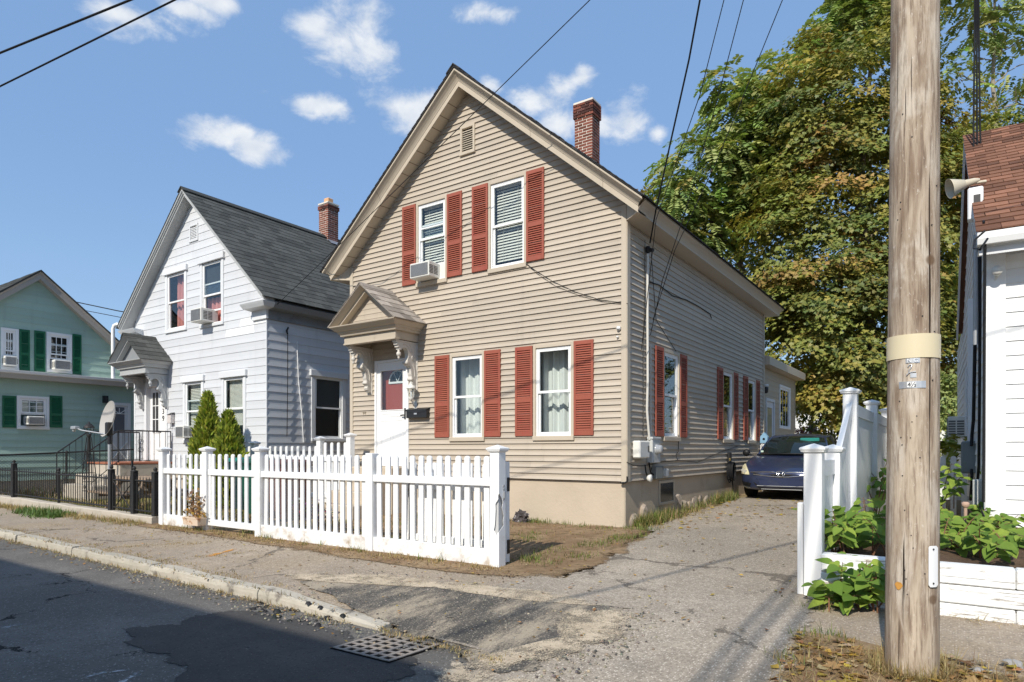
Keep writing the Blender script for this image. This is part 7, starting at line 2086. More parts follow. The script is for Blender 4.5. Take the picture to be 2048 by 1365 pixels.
def crown_tiers(blobs, n_cl, per_cl, per, size, cols, w, seed, clr=.95, shell=.62):
    """crown of separate leafy boughs: each bough an arched tier of sprays, with dark gaps between"""
    g = np.random.default_rng(seed); vol = np.array([b_[3] * b_[4] + b_[3] * b_[5] + b_[4] * b_[5] for b_ in blobs]); vol /= vol.sum()
    S = []; N = []; T = []; CC = []
    for b_, f in zip(blobs, vol):
        k = int(n_cl * f) + 1; d = sphere_dirs(k, g); rr = g.uniform(shell, 1.04, (k, 1)) ** .7
        lump = 1 + .12 * np.sin(d[:, :1] * 5 + seed) * np.cos(d[:, 2:3] * 6 + d[:, 1:2] * 4)
        C0 = np.array(b_[:3]) + d * rr * lump * np.array(b_[3:6]); cr = clr * g.uniform(.6, 1.35, k)
        tone = pal(k, cols, w, .12, g)
        for c0, dd, r_, tn in zip(C0, d, cr, tone):
            out = norm(np.array([dd[0], dd[1], dd[2] * .35 + .12])); up = np.array([0, 0, 1.0]); sd = norm(np.cross(up, out))
            u = g.uniform(-1, 1, (per_cl, 1)); v = g.uniform(-.7, 1, (per_cl, 1)); arch = 1 - .75 * u ** 2 - .55 * np.maximum(v, 0) ** 2 - .2 * v
            P = c0 + r_ * (sd * u * 1.05 + out * v * .85 + up * (arch - .5) * .55) + g.normal(0, .05, (per_cl, 3)) * r_
            S.append(P); N.append(norm(up * .75 + out * (.55 + .5 * np.maximum(v, 0)) + sd * u * .55 + g.normal(0, .12, (per_cl, 3)))); T.append(norm(out + sd * u * .6 - up * .35)); CC.append(np.repeat(tn[None], per_cl, 0))
    S = np.concatenate(S); N = np.concatenate(N); T = np.concatenate(T); CC = np.concatenate(CC); k = len(S); tot = k * per
    sn = np.repeat(N, per, 0); off = g.normal(size=(tot, 3)) * .20; off -= sn * (off * sn).sum(-1, keepdims=True) * .75
    pos = np.repeat(S, per, 0) + off
    nrm = norm(sn + g.normal(0, .30, (tot, 3))); tip = norm(np.repeat(T, per, 0) + g.normal(0, .45, (tot, 3)) + np.array([0, 0, -.25]))
    sz = size * g.uniform(.6, 1.2, tot); c = np.repeat(CC, per, 0) * .66 + pal(tot, cols, w, .15, g) * .34
    return pos, nrm, tip, sz, c
def crown_maple(blobs, n_spray, per, size, cols, w, seed, shell=.55, flat=.30, srad=.55):
    g = np.random.default_rng(seed); vol = np.array([b_[3] * b_[4] + b_[3] * b_[5] + b_[4] * b_[5] for b_ in blobs]); vol /= vol.sum()
    S = []; N = []
    for b_, f in zip(blobs, vol):
        k = int(n_spray * f) + 1; d = sphere_dirs(k, g); rr = g.uniform(shell, 1.0, (k, 1)) ** .6
        # uneven surface
        lump = 1 + .16 * np.sin(d[:, :1] * 5 + seed) * np.cos(d[:, 2:3] * 6 + d[:, 1:2] * 4) + .10 * np.sin(d[:, 1:2] * 13 + d[:, 2:3] * 11)
        S.append(np.array(b_[:3]) + d * rr * lump * np.array(b_[3:6])); N.append(norm(d * .8 + np.array([0, 0, .55]) + g.normal(0, .25, (k, 3))))
    S = np.concatenate(S); N = np.concatenate(N); k = len(S)
    m = per; tot = k * m
    sn = np.repeat(N, m, 0); off = g.normal(size=(tot, 3)) * srad * .6
    off -= sn * (off * sn).sum(-1, keepdims=True) * (1 - flat)
    pos = np.repeat(S, m, 0) + off - np.array([0, 0, .25]) * (np.linalg.norm(off, axis=1, keepdims=True) / srad) ** 2 * srad
    nrm = norm(sn + g.normal(0, .42, (tot, 3))); tip = norm(off + np.array([0, 0, -.55]) + g.normal(0, .4, (tot, 3)))
    sz = size * g.uniform(.65, 1.25, tot)
    base = pal(k, cols, w, .10, g); c = np.repeat(base, m, 0) * .62 + pal(tot, cols, w, .16, g) * .38
    return pos, nrm, tip, sz, c
def fronds(pos, nrm, tip, length, cols, pairs, leaflet, g):
    n = len(pos); nz = norm(nrm); ty = norm(tip - nz * (tip * nz).sum(-1, keepdims=True)); tx = np.cross(ty, nz)
    P = []; Nn = []; T = []; Sz = []; C = []
    for j in range(pairs):
        u = .12 + .85 * j / pairs
        droop = nz * (-.35 * u * u)
        q = pos + length[:, None] * (ty * u + droop)
        for s in (-1, 1):
            P.append(q); Nn.append(norm(nz + tx * s * .25 + g.normal(0, .2, (n, 3)))); T.append(norm(tx * s + ty * .45 - nz * .30)); Sz.append(length * leaflet * (1 - .5 * abs(u - .45)) * g.uniform(.8, 1.2, n)); C.append(cols * (1 + g.normal(0, .10, (n, 1))))
    return np.concatenate(P), np.concatenate(Nn), np.concatenate(T), np.concatenate(Sz), np.clip(np.concatenate(C), .004, .9)
def PWd(px, py, d): return np.array(onD(px, py, d))
def blob_px(px, py, d, rx, ry, rd=None):
    p = PWd(px, py, d); k = d / 1300
    return (*p, rx * k, (rd or rx) * k, ry * k)
def tree(name, label, cat, base, targets, r0, crown, seed, group=None, bark=None, thick=.5, fork=.35):
    g = np.random.default_rng(seed)
    t = thing(name, label, cat, (base[0], base[1], base[2]), group)
    limbs(base, targets, r0, g, thick, fork).build('trunk', bark or M_BARK, t)
    V, Fq, C = crown
    obj('crown', npmesh('crown', V, Fq, M_LEAF, C), None, t, kind='stuff')
    return t
def gbase(px, d):
    r_ = ray(px); x, y = r_ * d; return (float(x), float(y), Hf(x, y) - .05)

GOLD = [(.37, .33, .068), (.44, .32, .068), (.235, .265, .058), (.11, .155, .04), (.42, .22, .07)]
# big maple
bl = [blob_px(1720, 440, 25, 195, 300), blob_px(1640, 250, 25, 120, 150), blob_px(1755, 200, 25.5, 120, 160), blob_px(1600, 520, 24, 120, 150), blob_px(1590, 660, 23.5, 105, 120), blob_px(1700, 660, 23.5, 150, 170), blob_px(1840, 560, 25, 130, 260), blob_px(1560, 420, 25, 70, 90), blob_px(1890, 380, 25.5, 80, 160), blob_px(1690, 795, 23.8, 110, 60), blob_px(1890, 720, 24.5, 90, 130)]
p = crown_tiers(bl, 640, 17, 9, .172, GOLD, (.25, .13, .36, .22, .04), 5, clr=.95)
tree('maple_tree', 'broad maple turning yellow-gold behind the tan house and the utility pole', 'tree', gbase(1735, 25), [b_[:3] for b_ in bl], .34, scatter(MAPLE, MAPLE_F, *p), 3)
# second maple, right of the pole and partly behind the white house
bl = [blob_px(1960, 480, 29, 130, 260), blob_px(2070, 380, 29, 120, 110), blob_px(1930, 330, 30, 60, 80), blob_px(2090, 520, 29, 160, 260)]
p = crown_tiers(bl, 300, 16, 8, .185, GOLD, (.16, .05, .42, .35, .02), 9, clr=1.0)
tree('maple_tree', 'greener maple to the right of the pole, half behind the white house roof', 'tree', gbase(2030, 29), [b_[:3] for b_ in bl], .30, scatter(MAPLE, MAPLE_F, *p), 4)
# tree of heaven with feathery leaves, left
GRN = [(.29, .36, .11), (.38, .43, .15), (.19, .26, .075), (.46, .42, .14)]
def feather(blobs, n, ln, seed, cols=GRN, w=(.4, .3, .2, .1), pairs=8, leaflet=.30, shell=.5):
    g = np.random.default_rng(seed); vol = np.array([b_[3] * b_[5] for b_ in blobs]); vol /= vol.sum(); P = []; D_ = []
    for b_, f in zip(blobs, vol):
        k = int(n * f) + 1; d = sphere_dirs(k, g); rr = g.uniform(shell, 1, (k, 1)) ** .7
        lump = 1 + .2 * np.sin(d[:, :1] * 6 + seed) * np.cos(d[:, 2:3] * 7)
        P.append(np.array(b_[:3]) + d * rr * lump * np.array(b_[3:6])); D_.append(d)
    P = np.concatenate(P); D_ = np.concatenate(D_); k = len(P)
    tip = norm(D_ * np.array([1, 1, .3]) + g.normal(0, .35, (k, 3)) - np.array([0, 0, .32])); nrm = norm(np.array([0, 0, 1.0]) + D_ * .55 + g.normal(0, .25, (k, 3)))
    return scatter(RHOMB, RHOMB_F, *fronds(P, nrm, tip, ln * g.uniform(.7, 1.25, k), pal(k, cols, w, .14, g), pairs, leaflet, g))
bl = [blob_px(1420, 345, 27, 105, 75), blob_px(1385, 455, 27, 85, 70), blob_px(1348, 395, 26, 48, 60), blob_px(1500, 255, 27, 85, 100), blob_px(1452, 175, 27.5, 38, 42), blob_px(1530, 330, 27.5, 80, 100), blob_px(1350, 500, 26, 45, 55), blob_px(1580, 175, 28, 62, 80), blob_px(1480, 420, 27, 75, 50)]
tree('ailanthus_tree', 'feathery green tree of heaven rising over the eave of the tan house', 'tree', gbase(1500, 27), [b_[:3] for b_ in bl], .22, feather(bl, 1900, .85, 11), 6, thick=.45)
bl = [blob_px(1480, 520, 30, 60, 50), blob_px(1420, 560, 30, 60, 40), blob_px(1545, 560, 30, 70, 70), blob_px(1400, 610, 30, 50, 40)]
tree('ailanthus_tree', 'thin dark-branched tree seen against the sky above the rear eave of the tan house', 'tree', gbase(1520, 30), [b_[:3] for b_ in bl] + [tuple(PWd(a, c, 30)) for a, c in ((1440, 480), (1500, 470), (1540, 500), (1465, 545), (1420, 500))], .16, feather(bl, 300, .75, 13, w=(.35, .2, .35, .1)), 8, fork=.5)
bl = [blob_px(1690, 60, 32, 70, 60), blob_px(1750, 20, 32, 90, 70), blob_px(1760, -90, 32, 110, 80), blob_px(1850, -90, 32, 90, 80), blob_px(1640, 110, 32, 45, 45)]
tree('ailanthus_tree', 'tall feathery tree showing above the maple at the top edge, left of the pole', 'tree', gbase(1740, 32), [b_[:3] for b_ in bl], .26, feather(bl, 1500, .95, 14), 10)
bl = [blob_px(1930, 60, 33, 60, 50), blob_px(2010, 20, 33, 80, 50), blob_px(2040, 130, 33, 60, 60), blob_px(1920, 160, 33, 40, 50), blob_px(2060, 210, 33, 60, 40), blob_px(1990, -80, 33, 140, 70)]
tree('ailanthus_tree', 'sparse tree with bare pale limbs against the sky to the right of the pole', 'tree', gbase(2010, 33), [b_[:3] for b_ in bl] + [tuple(PWd(a, c, 33)) for a, c in ((1960, 120), (1985, 60), (2030, 90), (1945, 200), (2000, 180), (1970, 20))], .26, feather(bl, 420, .95, 15, w=(.35, .45, .1, .1)), 12, bark=mat('pale_bark', (.30, .26, .21), .9, .15, var=.3, scale=5, bump=.5), fork=.55)
# small tree whose tip shows over the eave
bl = [blob_px(1282, 395, 24, 16, 28), blob_px(1296, 430, 24, 20, 24)]
p = crown_maple(bl, 10, 14, .19, GOLD, (.3, .3, .2, .05, .15), 21, srad=.3)
tree('maple_sapling', 'yellowing sapling tip showing just above the front corner of the tan roof', 'tree', gbase(1290, 24), [b_[:3] for b_ in bl], .06, scatter(MAPLE, MAPLE_F, *p), 15, fork=.15)
# shrubs under the trees, the dark ones added to fill the shade there
def shrub(label, blobs, n, size, cols, w, seed, base_px, d, name='garden_shrub'):
    g = np.random.default_rng(seed); p_ = crown_maple(blobs, n, 14, size, cols, w, seed, srad=.4)
    t = thing(name, label, 'shrub', gbase(base_px, d))
    b0 = gbase(base_px, d); mb = MB()
    for b_ in blobs: mb.tube([b0, Vector(b0).lerp(Vector(b_[:3]), .5) + Vector((.1, 0, .1)), b_[:3]], [.05, .035, .012], 6)
    mb.build('stem', M_BARK, t)
    V, Fq, C = scatter(RHOMB, RHOMB_F, *p_); obj('foliage', npmesh('foliage', V, Fq, M_LEAF, C), None, t, kind='stuff')
    return t
DK = [(.05, .085, .025), (.08, .12, .03), (.03, .05, .018)]  # near-black greens put the shade under the trees into the leaf colour
shrub('dark shrub added to fill the shade beyond the parked car', [blob_px(1700, 790, 27, 95, 90), blob_px(1640, 760, 27.5, 60, 60), blob_px(1600, 760, 28, 30, 50), blob_px(1760, 820, 26, 70, 100)], 620, .20, DK, (.5, .3, .2), 31, 1700, 27)
shrub('dark foliage added to fill the shade beyond the white privacy fence', [blob_px(1830, 800, 30, 80, 120), blob_px(1900, 840, 30, 70, 90), blob_px(1760, 740, 31, 70, 80)], 420, .22, DK, (.5, .3, .2), 33, 1850, 30)
shrub('leafy bush beyond the worn picket fence beside the white house', [blob_px(1895, 800, 20, 30, 60), blob_px(1880, 880, 17, 30, 45)], 160, .17, GRN, (.4, .3, .2, .1), 35, 1890, 19)
shrub('low red-leaved shrub far behind the parked car', [blob_px(1622, 868, 36, 40, 14)], 60, .16, [(.20, .05, .03), (.12, .04, .03)], (.6, .4), 36, 1622, 36)

# far house seen under the leaves
fh = thing('far_house', 'small white clapboard house far behind the car, seen under the maple leaves', 'house', (*onD(1625, 900, 46)[:2], .6))
x0 = onD(1585, 900, 46); FH = Fr((x0[0], x0[1], 0), (RT[0], RT[1], 0), (-FW[0], -FW[1], 0))
m = MB(); m.box(0, 7, -5, 0, .4, 4.4, FH); m.build('wall', M_WHITESHAKE, fh)
siding(FH, fh, M_WHITESHAKE, 0, 7, .6, 4.4, .2, .02, [(1.05, 1.75, 2.1, 3.4)], joined=True)
m = MB(); m.box(1.0, 1.8, -.02, .05, 2.0, 3.5, FH); w_ = m.build('window', M_GREYTRIM, fh); MB().box(1.1, 1.7, .05, .06, 2.1, 3.4, FH).build('pane', M_BLACK, w_)
m = MB(); m.prism([(-.4, 4.4), (-.4, 4.55), (2.5, 6.4), (5.4, 4.55), (5.4, 4.4)], -.4, 7.4, lambda b_, z, a: FH(a, -b_, z)); m.build('roof', M_SHDARK, fh)
dfn = thing('stake_fence', 'dark stake fence in front of the far white house', 'fence', (*onD(1640, 900, 40)[:2], .6))
x0 = onD(1580, 900, 40); FD = Fr((x0[0], x0[1], 0), (RT[0], RT[1], 0), (-FW[0], -FW[1], 0)); M_STAKE = mat('dark_stake', (.05, .035, .03), .9)
STK = MB().prism([(-.06, 0), (.06, 0), (.06, 1.25), (0, 1.4), (-.06, 1.25)], -.012, .012, lambda p_, q, t: (p_, t, q)).mesh('stake')
for k in range(22): obj('stake', STK, M_STAKE, dfn, loc=FD(.16 * k, 0, .62), rot=(0, 0, YAW))
m = MB(); m.box(0, 3.5, -.05, -.02, 1.5, 1.58, FD); m.build('rail', M_STAKE, dfn)

# two pointed evergreens before the grey house
def evergreen(px, y, ztop, wid, label, seed):
    x = onY(px, 900, y)[0]; g0 = Hf(x, y) - .03; g = np.random.default_rng(seed); n = 7000; h = ztop - g0
    u = g.uniform(0, 1, n) ** 1.25; a = g.uniform(0, 2 * np.pi, n)
    rad = wid * .5 * (np.minimum(1, (1 - u) * 1.9) ** .85) * (1 + .16 * np.sin(a * 5 + u * 14 + seed) + .10 * np.sin(a * 11 - u * 27)) * g.uniform(.55, 1.05, n)
    pos = np.stack([x + rad * np.cos(a), y + rad * np.sin(a), g0 + .05 + u * (h - .12)], -1)
    out = np.stack([np.cos(a), np.sin(a), np.zeros(n)], -1); tip = norm(out * .55 + np.array([0, 0, 1]) + g.normal(0, .28, (n, 3))); nr_ = norm(np.cross(tip, g.normal(size=(n, 3))))
    t = thing('evergreen_shrub', label, 'shrub', (x, y, g0), 'pointed evergreens before the grey house')
    sh = RHOMB * np.array([.62, 1, 1]); V, Fq, C = scatter(sh, RHOMB_F, pos, nr_, tip, g.uniform(.09, .19, n), pal(n, [(.37, .42, .055), (.27, .34, .05), (.48, .47, .08), (.13, .17, .03)], (.4, .3, .2, .1), .18, g))
    m = MB(); m.tube([(x, y, g0 - .05), (x, y, g0 + h * .9)], [.05, .01], 7); m.build('stem', M_BARK, t)
    obj('foliage', npmesh('foliage', V, Fq, M_LEAF, C), None, t, kind='stuff')
evergreen(416, 8.35, 2.80, .66, 'taller pointed evergreen before the grey house, left one of the pair', 41)
evergreen(456, 8.2, 2.33, .68, 'shorter rounder evergreen before the grey house, right one of the pair', 42)

# knotweed: heart-shaped leaves on arching stems, every leaf its own part
def heart_mesh():
    pts = [(0, 0), (.14, -.06), (.30, -.02), (.40, .12), (.42, .30), (.34, .52), (.20, .74), (0, 1.0)]
    V = [(x, y, .10 * x - .0) for x, y in pts]; L = [(-x, y, .10 * x) for x, y in pts[1:-1]]
    mid = [(0, .22, -.03), (0, .45, -.04), (0, .70, -.03)]
    V = [(x, y, z + .10 * x - .12 * y * y) for x, y, z in V] + [(x, y, z + .10 * -x - .12 * y * y) for x, y, z in L] + [(x, y, z - .12 * y * y) for x, y, z in mid]
    # indices: right rim 0..7, left rim 8..13, mid 14..16
    F = [(0, 1, 2, 14), (14, 2, 3, 4), (14, 4, 15), (15, 4, 5), (15, 5, 16), (16, 5, 6), (16, 6, 7), (0, 14, 9, 8), (14, 11, 10, 9), (14, 15, 11), (15, 12, 11), (15, 16, 12), (16, 13, 12), (16, 7, 13)]
    me = bpy.data.meshes.new('leaf'); me.from_pydata(V, [], F); me.update(); me.polygons.foreach_set('use_smooth', [True] * len(F)); return me
def knot_mat(name, col, rnd):
    m, nt = new_mat(name); b = NB(nt)
    oi = b.N('ShaderNodeObjectInfo'); hs = b.N('ShaderNodeHueSaturation'); hs.inputs['Color'].default_value = (*col, 1)
    b.L(b.math('MULTIPLY_ADD', oi.outputs['Random'], rnd, 1 - rnd / 2), hs.inputs['Value']); b.L(b.math('MULTIPLY_ADD', oi.outputs['Random'], -.05, .525), hs.inputs['Hue'])
    c = b.mix(b.ramp(b.noise(22, 4), .4, .7, 0, .35), hs.outputs[0], tuple(x * .7 for x in col))
    d = b.pbr(c, .62, .2); t = b.N('ShaderNodeBsdfTranslucent'); b.L(b.mix(.5, c, (.9, 1, .2), 'MULTIPLY'), t.inputs[0])
    mx = b.N('ShaderNodeMixShader'); mx.inputs[0].default_value = .30; b.L(d, mx.inputs[1]); b.L(t.outputs[0], mx.inputs[2]); b.out(mx.outputs[0]); return m
M_KNOT = knot_mat('knotweed_leaf', (.205, .305, .05), .7); M_STEM = mat('reddish_stem', (.20, .10, .055), .7, .3, var=.3)
HEART = heart_mesh()
def knotweed(label, stems, seed, size=(.12, .18)):
    g = random.Random(seed); x0, y0, z0 = stems[0][0]
    t = thing('knotweed_clump', label, 'plant', (x0, y0, z0), 'knotweed clumps about the planter')
    sm = MB()
    for (b0, tipp, nl) in stems:
        b0 = Vector(b0); tp = Vector(tipp); mid = b0.lerp(tp, .55) + Vector((0, 0, (tp - b0).length * .22)); P = []
        for k in range(9):
            u = k / 8; P.append(b0 * (1 - u) ** 2 + mid * 2 * u * (1 - u) + tp * u * u)
        sm.tube(P, [.008 - .006 * k / 8 for k in range(9)], 5)
        d = (tp - b0); side = Vector((-d.y, d.x, 0)).normalized() if math.hypot(d.x, d.y) > .02 else Vector((1, 0, 0))
        for k in range(nl):
            u = .22 + .78 * (k + .5) / nl; i = min(int(u * 8), 7); p = P[i].lerp(P[i + 1], u * 8 - i)
            s = 1 if k % 2 else -1
            out = (side * s + Vector((d.x, d.y, 0)).normalized() * .4 + Vector((g.uniform(-.4, .4), -.35 + g.uniform(-.4, .3), 0))).normalized()
            sz = g.uniform(*size) * (1 - .25 * (u > .9))
            tipd = (out + Vector((0, 0, g.uniform(-.75, -.15)))).normalized(); nrm = Vector((g.uniform(-.3, .3), -.45 + g.uniform(-.35, .35), 1)).normalized()
            ny = (tipd - nrm * tipd.dot(nrm)).normalized(); nx = ny.cross(nrm)
            st = p + out * .04
            sm.tube([p, st], .0022, 3, caps=False)
            o = obj('leaf', HEART, M_KNOT, t); o.matrix_parent_inverse = Matrix.Translation((-x0, -y0, -z0))
            o.location = st; o.rotation_euler = Matrix((nx, ny, nrm)).transposed().to_euler(); o.scale = (sz * g.uniform(.72, 1.12), sz, sz * g.uniform(.6, 1.9))
    sm.build('stem', M_STEM, t, kind='stuff')
    return t
g_ = random.Random(12)
def stems_at(pxs, d0, z0, n, spread, hgt, nl, seed):
    q = random.Random(seed); out = []
    for _ in range(n):
        px = q.uniform(*pxs); d = q.uniform(*d0); x, y = (ray(px) * d); z = z0(x, y) if callable(z0) else z0
        out.append(((x, y, z), (x + q.uniform(-spread, spread), y + q.uniform(-spread, spread * .6), z + q.uniform(*hgt)), q.randint(*nl)))
    return out
knotweed('leafy knotweed growing on the sidewalk in front of the planter, left of the pole', stems_at((1655, 1760), (5.25, 5.55), lambda x, y: Hf(x, y), 24, .30, (.10, .42), (6, 9), 51), 52, (.085, .145))
knotweed('leafy knotweed in the raised bed between the privacy fence and the pole', stems_at((1660, 1775), (5.75, 7.2), BEDZ, 34, .30, (.12, .46), (6, 9), 53), 54, (.08, .145))
knotweed('knotweed filling the raised bed to the right of the pole up to the white house', stems_at((1872, 2035), (5.6, 8.2), BEDZ, 60, .25, (.08, .34), (6, 9), 55), 56, (.08, .14))
knotweed('taller dark knotweed at the back of the bed beside the cables of the white house', stems_at((1745, 1945), (7.6, 10.2), BEDZ + .05, 24, .35, (.45, .85), (7, 10), 57), 58, (.11, .17))
# sprouting tree-of-heaven leaves
def sprout(label, px, py, d, n, ln, seed, cols, up=.5):
    g = np.random.default_rng(seed); p0 = np.array(onD(px, py, d)); P = np.repeat(p0[None], n, 0) + g.normal(0, .03, (n, 3)); a = g.uniform(0, 2 * np.pi, n)
    tip = norm(np.stack([np.cos(a), np.sin(a), g.uniform(.1, up, n)], -1)); nr_ = norm(np.array([0, 0, 1.0]) + g.normal(0, .15, (n, 3)))
    V, Fq, C = scatter(RHOMB, RHOMB_F, *fronds(P, nr_, tip, ln * g.uniform(.8, 1.2, n), pal(n, cols, [1] * len(cols), .1, g), 9, .30, g))
    t = thing('seedling_tree', label, 'plant', (p0[0], p0[1], BEDZ))
    m = MB(); m.tube([(p0[0], p0[1], BEDZ - .05), tuple(p0)], [.012, .006], 6); m.build('stem', M_STEM, t)
    obj('foliage', npmesh('foliage', V, Fq, M_LEAF, C), None, t, kind='stuff')
YG = [(.24, .30, .05), (.33, .33, .06)]
sprout('yellow-green feathery seedling at the front of the raised bed right of the pole', 1980, 1120, 5.9, 9, .20, 61, YG)
sprout('tall feathery seedling tree between the pole and the side of the white house', 1884, 885, 11.5, 9, .75, 62, YG, .2)
sprout('small feathery seedling low among the knotweed beside the stone footing', 2022, 1118, 6.6, 7, .22, 63, [(.15, .24, .05)])
m = MB(); q = onD(1931, 1070, 6.6); m.tube([(q[0], q[1], BEDZ - .05), (q[0], q[1], onD(1931, 1012, 6.6)[2])], .016, 8); m.lathe([(.018, 0), (.035, .02), (.035, .05), (.02, .06)], (q[0], q[1], onD(1931, 1016, 6.6)[2]), 10); o = m.build('garden_stake', mat('pinkish_wood', (.45, .30, .22), .8, var=.2)); tag(o, 'pale wooden stake with a knob standing among the knotweed', 'stake')

# ------------------------------------------------------------------ grass, weeds, litter: what nobody could count
BL = np.array([(-.5, 0, 0), (.5, 0, 0), (.32, .55, .05), (0, 1, .25), (-.32, .55, .05)], float); BLF = np.array([(0, 1, 2), (0, 2, 4), (4, 2, 3)])
def grass(name, pts, h, cols, w, seed, wid=.012, lean=.5, dz=-.01, label=None, mt=None):
    g = np.random.default_rng(seed); P = np.array(pts, float); n = len(P)
    z = H(P[:, 0], P[:, 1]) + dz if P.shape[1] == 2 else P[:, 2]
    pos = np.stack([P[:, 0], P[:, 1], z], -1); a = g.uniform(0, 2 * np.pi, n); ln = g.uniform(0, lean, n)
    tip = norm(np.stack([np.cos(a) * ln, np.sin(a) * ln, np.ones(n)], -1)); nr_ = norm(np.stack([np.cos(a), np.sin(a), -ln], -1))
    hh = h * g.uniform(.45, 1.15, n)
    sh = BL.copy(); nz = norm(nr_); ty = tip; tx = np.cross(ty, nz)
    V = pos[:, None] + wid * sh[None, :, 0:1] * tx[:, None] * g.uniform(.7, 1.3, (n, 1, 1)) + hh[:, None, None] * (sh[None, :, 1:2] * ty[:, None] + sh[None, :, 2:3] * nz[:, None] * .8 * ln[:, None, None])
    Fq = (np.arange(n)[:, None, None] * 5 + BLF[None]).reshape(-1, 3)
    o = obj(name, npmesh(name, V.reshape(-1, 3), Fq, M_LEAF, np.repeat(pal(n, cols, w, .2, g), 5, 0)))
    o['kind'] = 'stuff'; return o
def tufts(centres, per, rad, g):
    C = np.array(centres, float); k = len(C)
    return np.repeat(C, per, 0) + g.normal(0, 1, (k * per, 2)) * rad
G1 = np.random.default_rng(77)
DRY = [(.46, .35, .16), (.36, .26, .12), (.26, .18, .09)]; GRS = [(.14, .19, .035), (.21, .24, .05), (.09, .12, .03)]
def along(x0, x1, yf, n, jit, g): 
    x = g.uniform(x0, x1, n); return np.stack([x, np.array([yf(a) for a in x]) + g.normal(0, jit, n)], -1)
# foot of the picket fence
c = along(-11.5, -4.2, lambda x: 5.80, 150, .06, G1); grass('dry_grass', tufts(c, 14, .05, G1), .06, DRY, (.4, .4, .2), 1, .007, 1.6, .01)
c = along(-11.0, -4.2, lambda x: 5.84, 16, .03, G1); grass('grass', tufts(c, 16, .035, G1), .14, GRS + DRY[:1], (.3, .3, .2, .2), 2, .008, .8)
# little front bed
c = np.stack([G1.uniform(-9.5, -3.75, 420), G1.uniform(6.0, 9.4, 420)], -1); grass('dry_grass', tufts(c, 12, .07, G1), .05, DRY + [(.17, .17, .05)], (.3, .3, .2, .2), 3, .008, 1.8, .0)
c = np.stack([G1.uniform(-9.5, -3.7, 95), G1.uniform(6.1, 9.4, 95)], -1); grass('grass', tufts(c, 60, .10, G1), .095, GRS, (.4, .4, .2), 4, .009, 1.0)
# weeds along the driveway wall
c = along(-4.22, -4.0, lambda x: 0, 1, 0, G1)
cy_ = np.concatenate([G1.uniform(9.5, 10.3, 34), G1.uniform(10.3, 11.2, 18), G1.uniform(11.2, 13.0, 7), G1.uniform(13.3, 14.6, 34)]); c = np.stack([G1.uniform(-4.26, -3.98, len(cy_)), cy_], -1)
grass('weeds', tufts(c, 22, .05, G1), .24, GRS + DRY[:2], (.3, .25, .15, .15, .15), 5, .010, .9)
c = np.stack([G1.uniform(-4.3, -3.75, 60), G1.uniform(9.4, 13, 60)], -1); grass('dry_grass', tufts(c, 12, .06, G1), .10, DRY, (.5, .3, .2), 6, .008, 1.3)
# left verge before the iron fence, kerb edge
c = along(-20, -11.9, lambda x: 5.76, 300, .10, G1); grass('dry_grass', tufts(c, 16, .07, G1), .13, DRY + GRS[:1], (.45, .3, .15, .1), 7, .009, 1.4)
c = along(-16.8, -14.7, lambda x: 5.55 - .02 * x - .3, 45, .10, G1); grass('weeds', tufts(c, 22, .10, G1), .19, [(.10, .17, .04), (.15, .22, .06)], (.5, .5), 8, .022, 1.5)
c = along(-22, -4.2, lambda x: float(curb_y(x)) - .035, 330, .03, G1); grass('dry_grass', tufts(c, 9, .04, G1), .05, DRY, (.5, .3, .2), 9, .007, 1.8, .012)
c = along(-22, -5.5, lambda x: float(curb_y(x)) + .22, 260, .05, G1); grass('dry_grass', tufts(c, 9, .05, G1), .035, DRY, (.5, .3, .2), 10, .007, 1.9, .006)
for k, (x0, y0, x1, y1) in enumerate(((-13.5, 4.4, -11.5, 5.4), (-9.9, 4.3, -9.0, 5.3), (-8.2, 4.1, -7.7, 5.2), (-14, 5.0, -9, 5.05))):
    u = G1.uniform(0, 1, 40); c = np.stack([x0 + (x1 - x0) * u + G1.normal(0, .05, 40), y0 + (y1 - y0) * u + G1.normal(0, .05, 40)], -1); grass('dry_grass', tufts(c, 7, .03, G1), .03, DRY, (.4, .4, .2), 20 + k, .006, 2, .006)
# yard of the grey house, and the strip by the street drain
c = np.stack([G1.uniform(-19.8, -10.7, 900), G1.uniform(6.2, 9.3, 900)], -1); grass('grass', tufts(c, 14, .10, G1), .12, GRS + DRY[:2], (.25, .2, .1, .25, .2), 11, .011, 1.1)
c = along(-4.0, -2.6, lambda x: 3.80 - .10 * (x + 4), 60, .03, G1); grass('dry_grass', tufts(c, 10, .03, G1), .035, DRY, (.6, .3, .1), 12, .006, 1.9, .02)
# pine straw and grass round the pole
c = np.stack([G1.uniform(-.95, 2.0, 900), G1.uniform(3.7, 5.05, 900)], -1); c = c[(np.abs(c[:, 0] - POLE[0]) > .0)]
grass('pine_straw', tufts(c, 9, .05, G1), .11, DRY + [(.30, .17, .07)], (.4, .3, .15, .15), 13, .004, 5.0, .018)
a = G1.uniform(0, 6.28, 130); c = np.stack([POLE[0] + .19 * np.cos(a), POLE[1] + .19 * np.sin(a)], -1); grass('pine_straw', tufts(c, 8, .025, G1), .14, DRY, (.5, .4, .1), 14, .004, 1.6, .015)
c = np.array([(-.93, 5.05), (-.80, 5.15), (-.7, 5.08), (-.95, 4.55), (.62, 4.9), (.75, 4.85), (.55, 4.75), (-.98, 5.9), (-.9, 6.0)]); grass('grass', tufts(c, 45, .06, G1), .11, GRS + DRY[:1], (.3, .3, .2, .2), 15, .007, 1.1)
c = along(-.3, 3, lambda x: 6.16, 60, .03, G1); grass('pine_straw', tufts(c, 8, .05, G1), .10, DRY, (.5, .3, .2), 16, .004, 5, .012)
for y in np.arange(6.4, 12, .5):
    pass
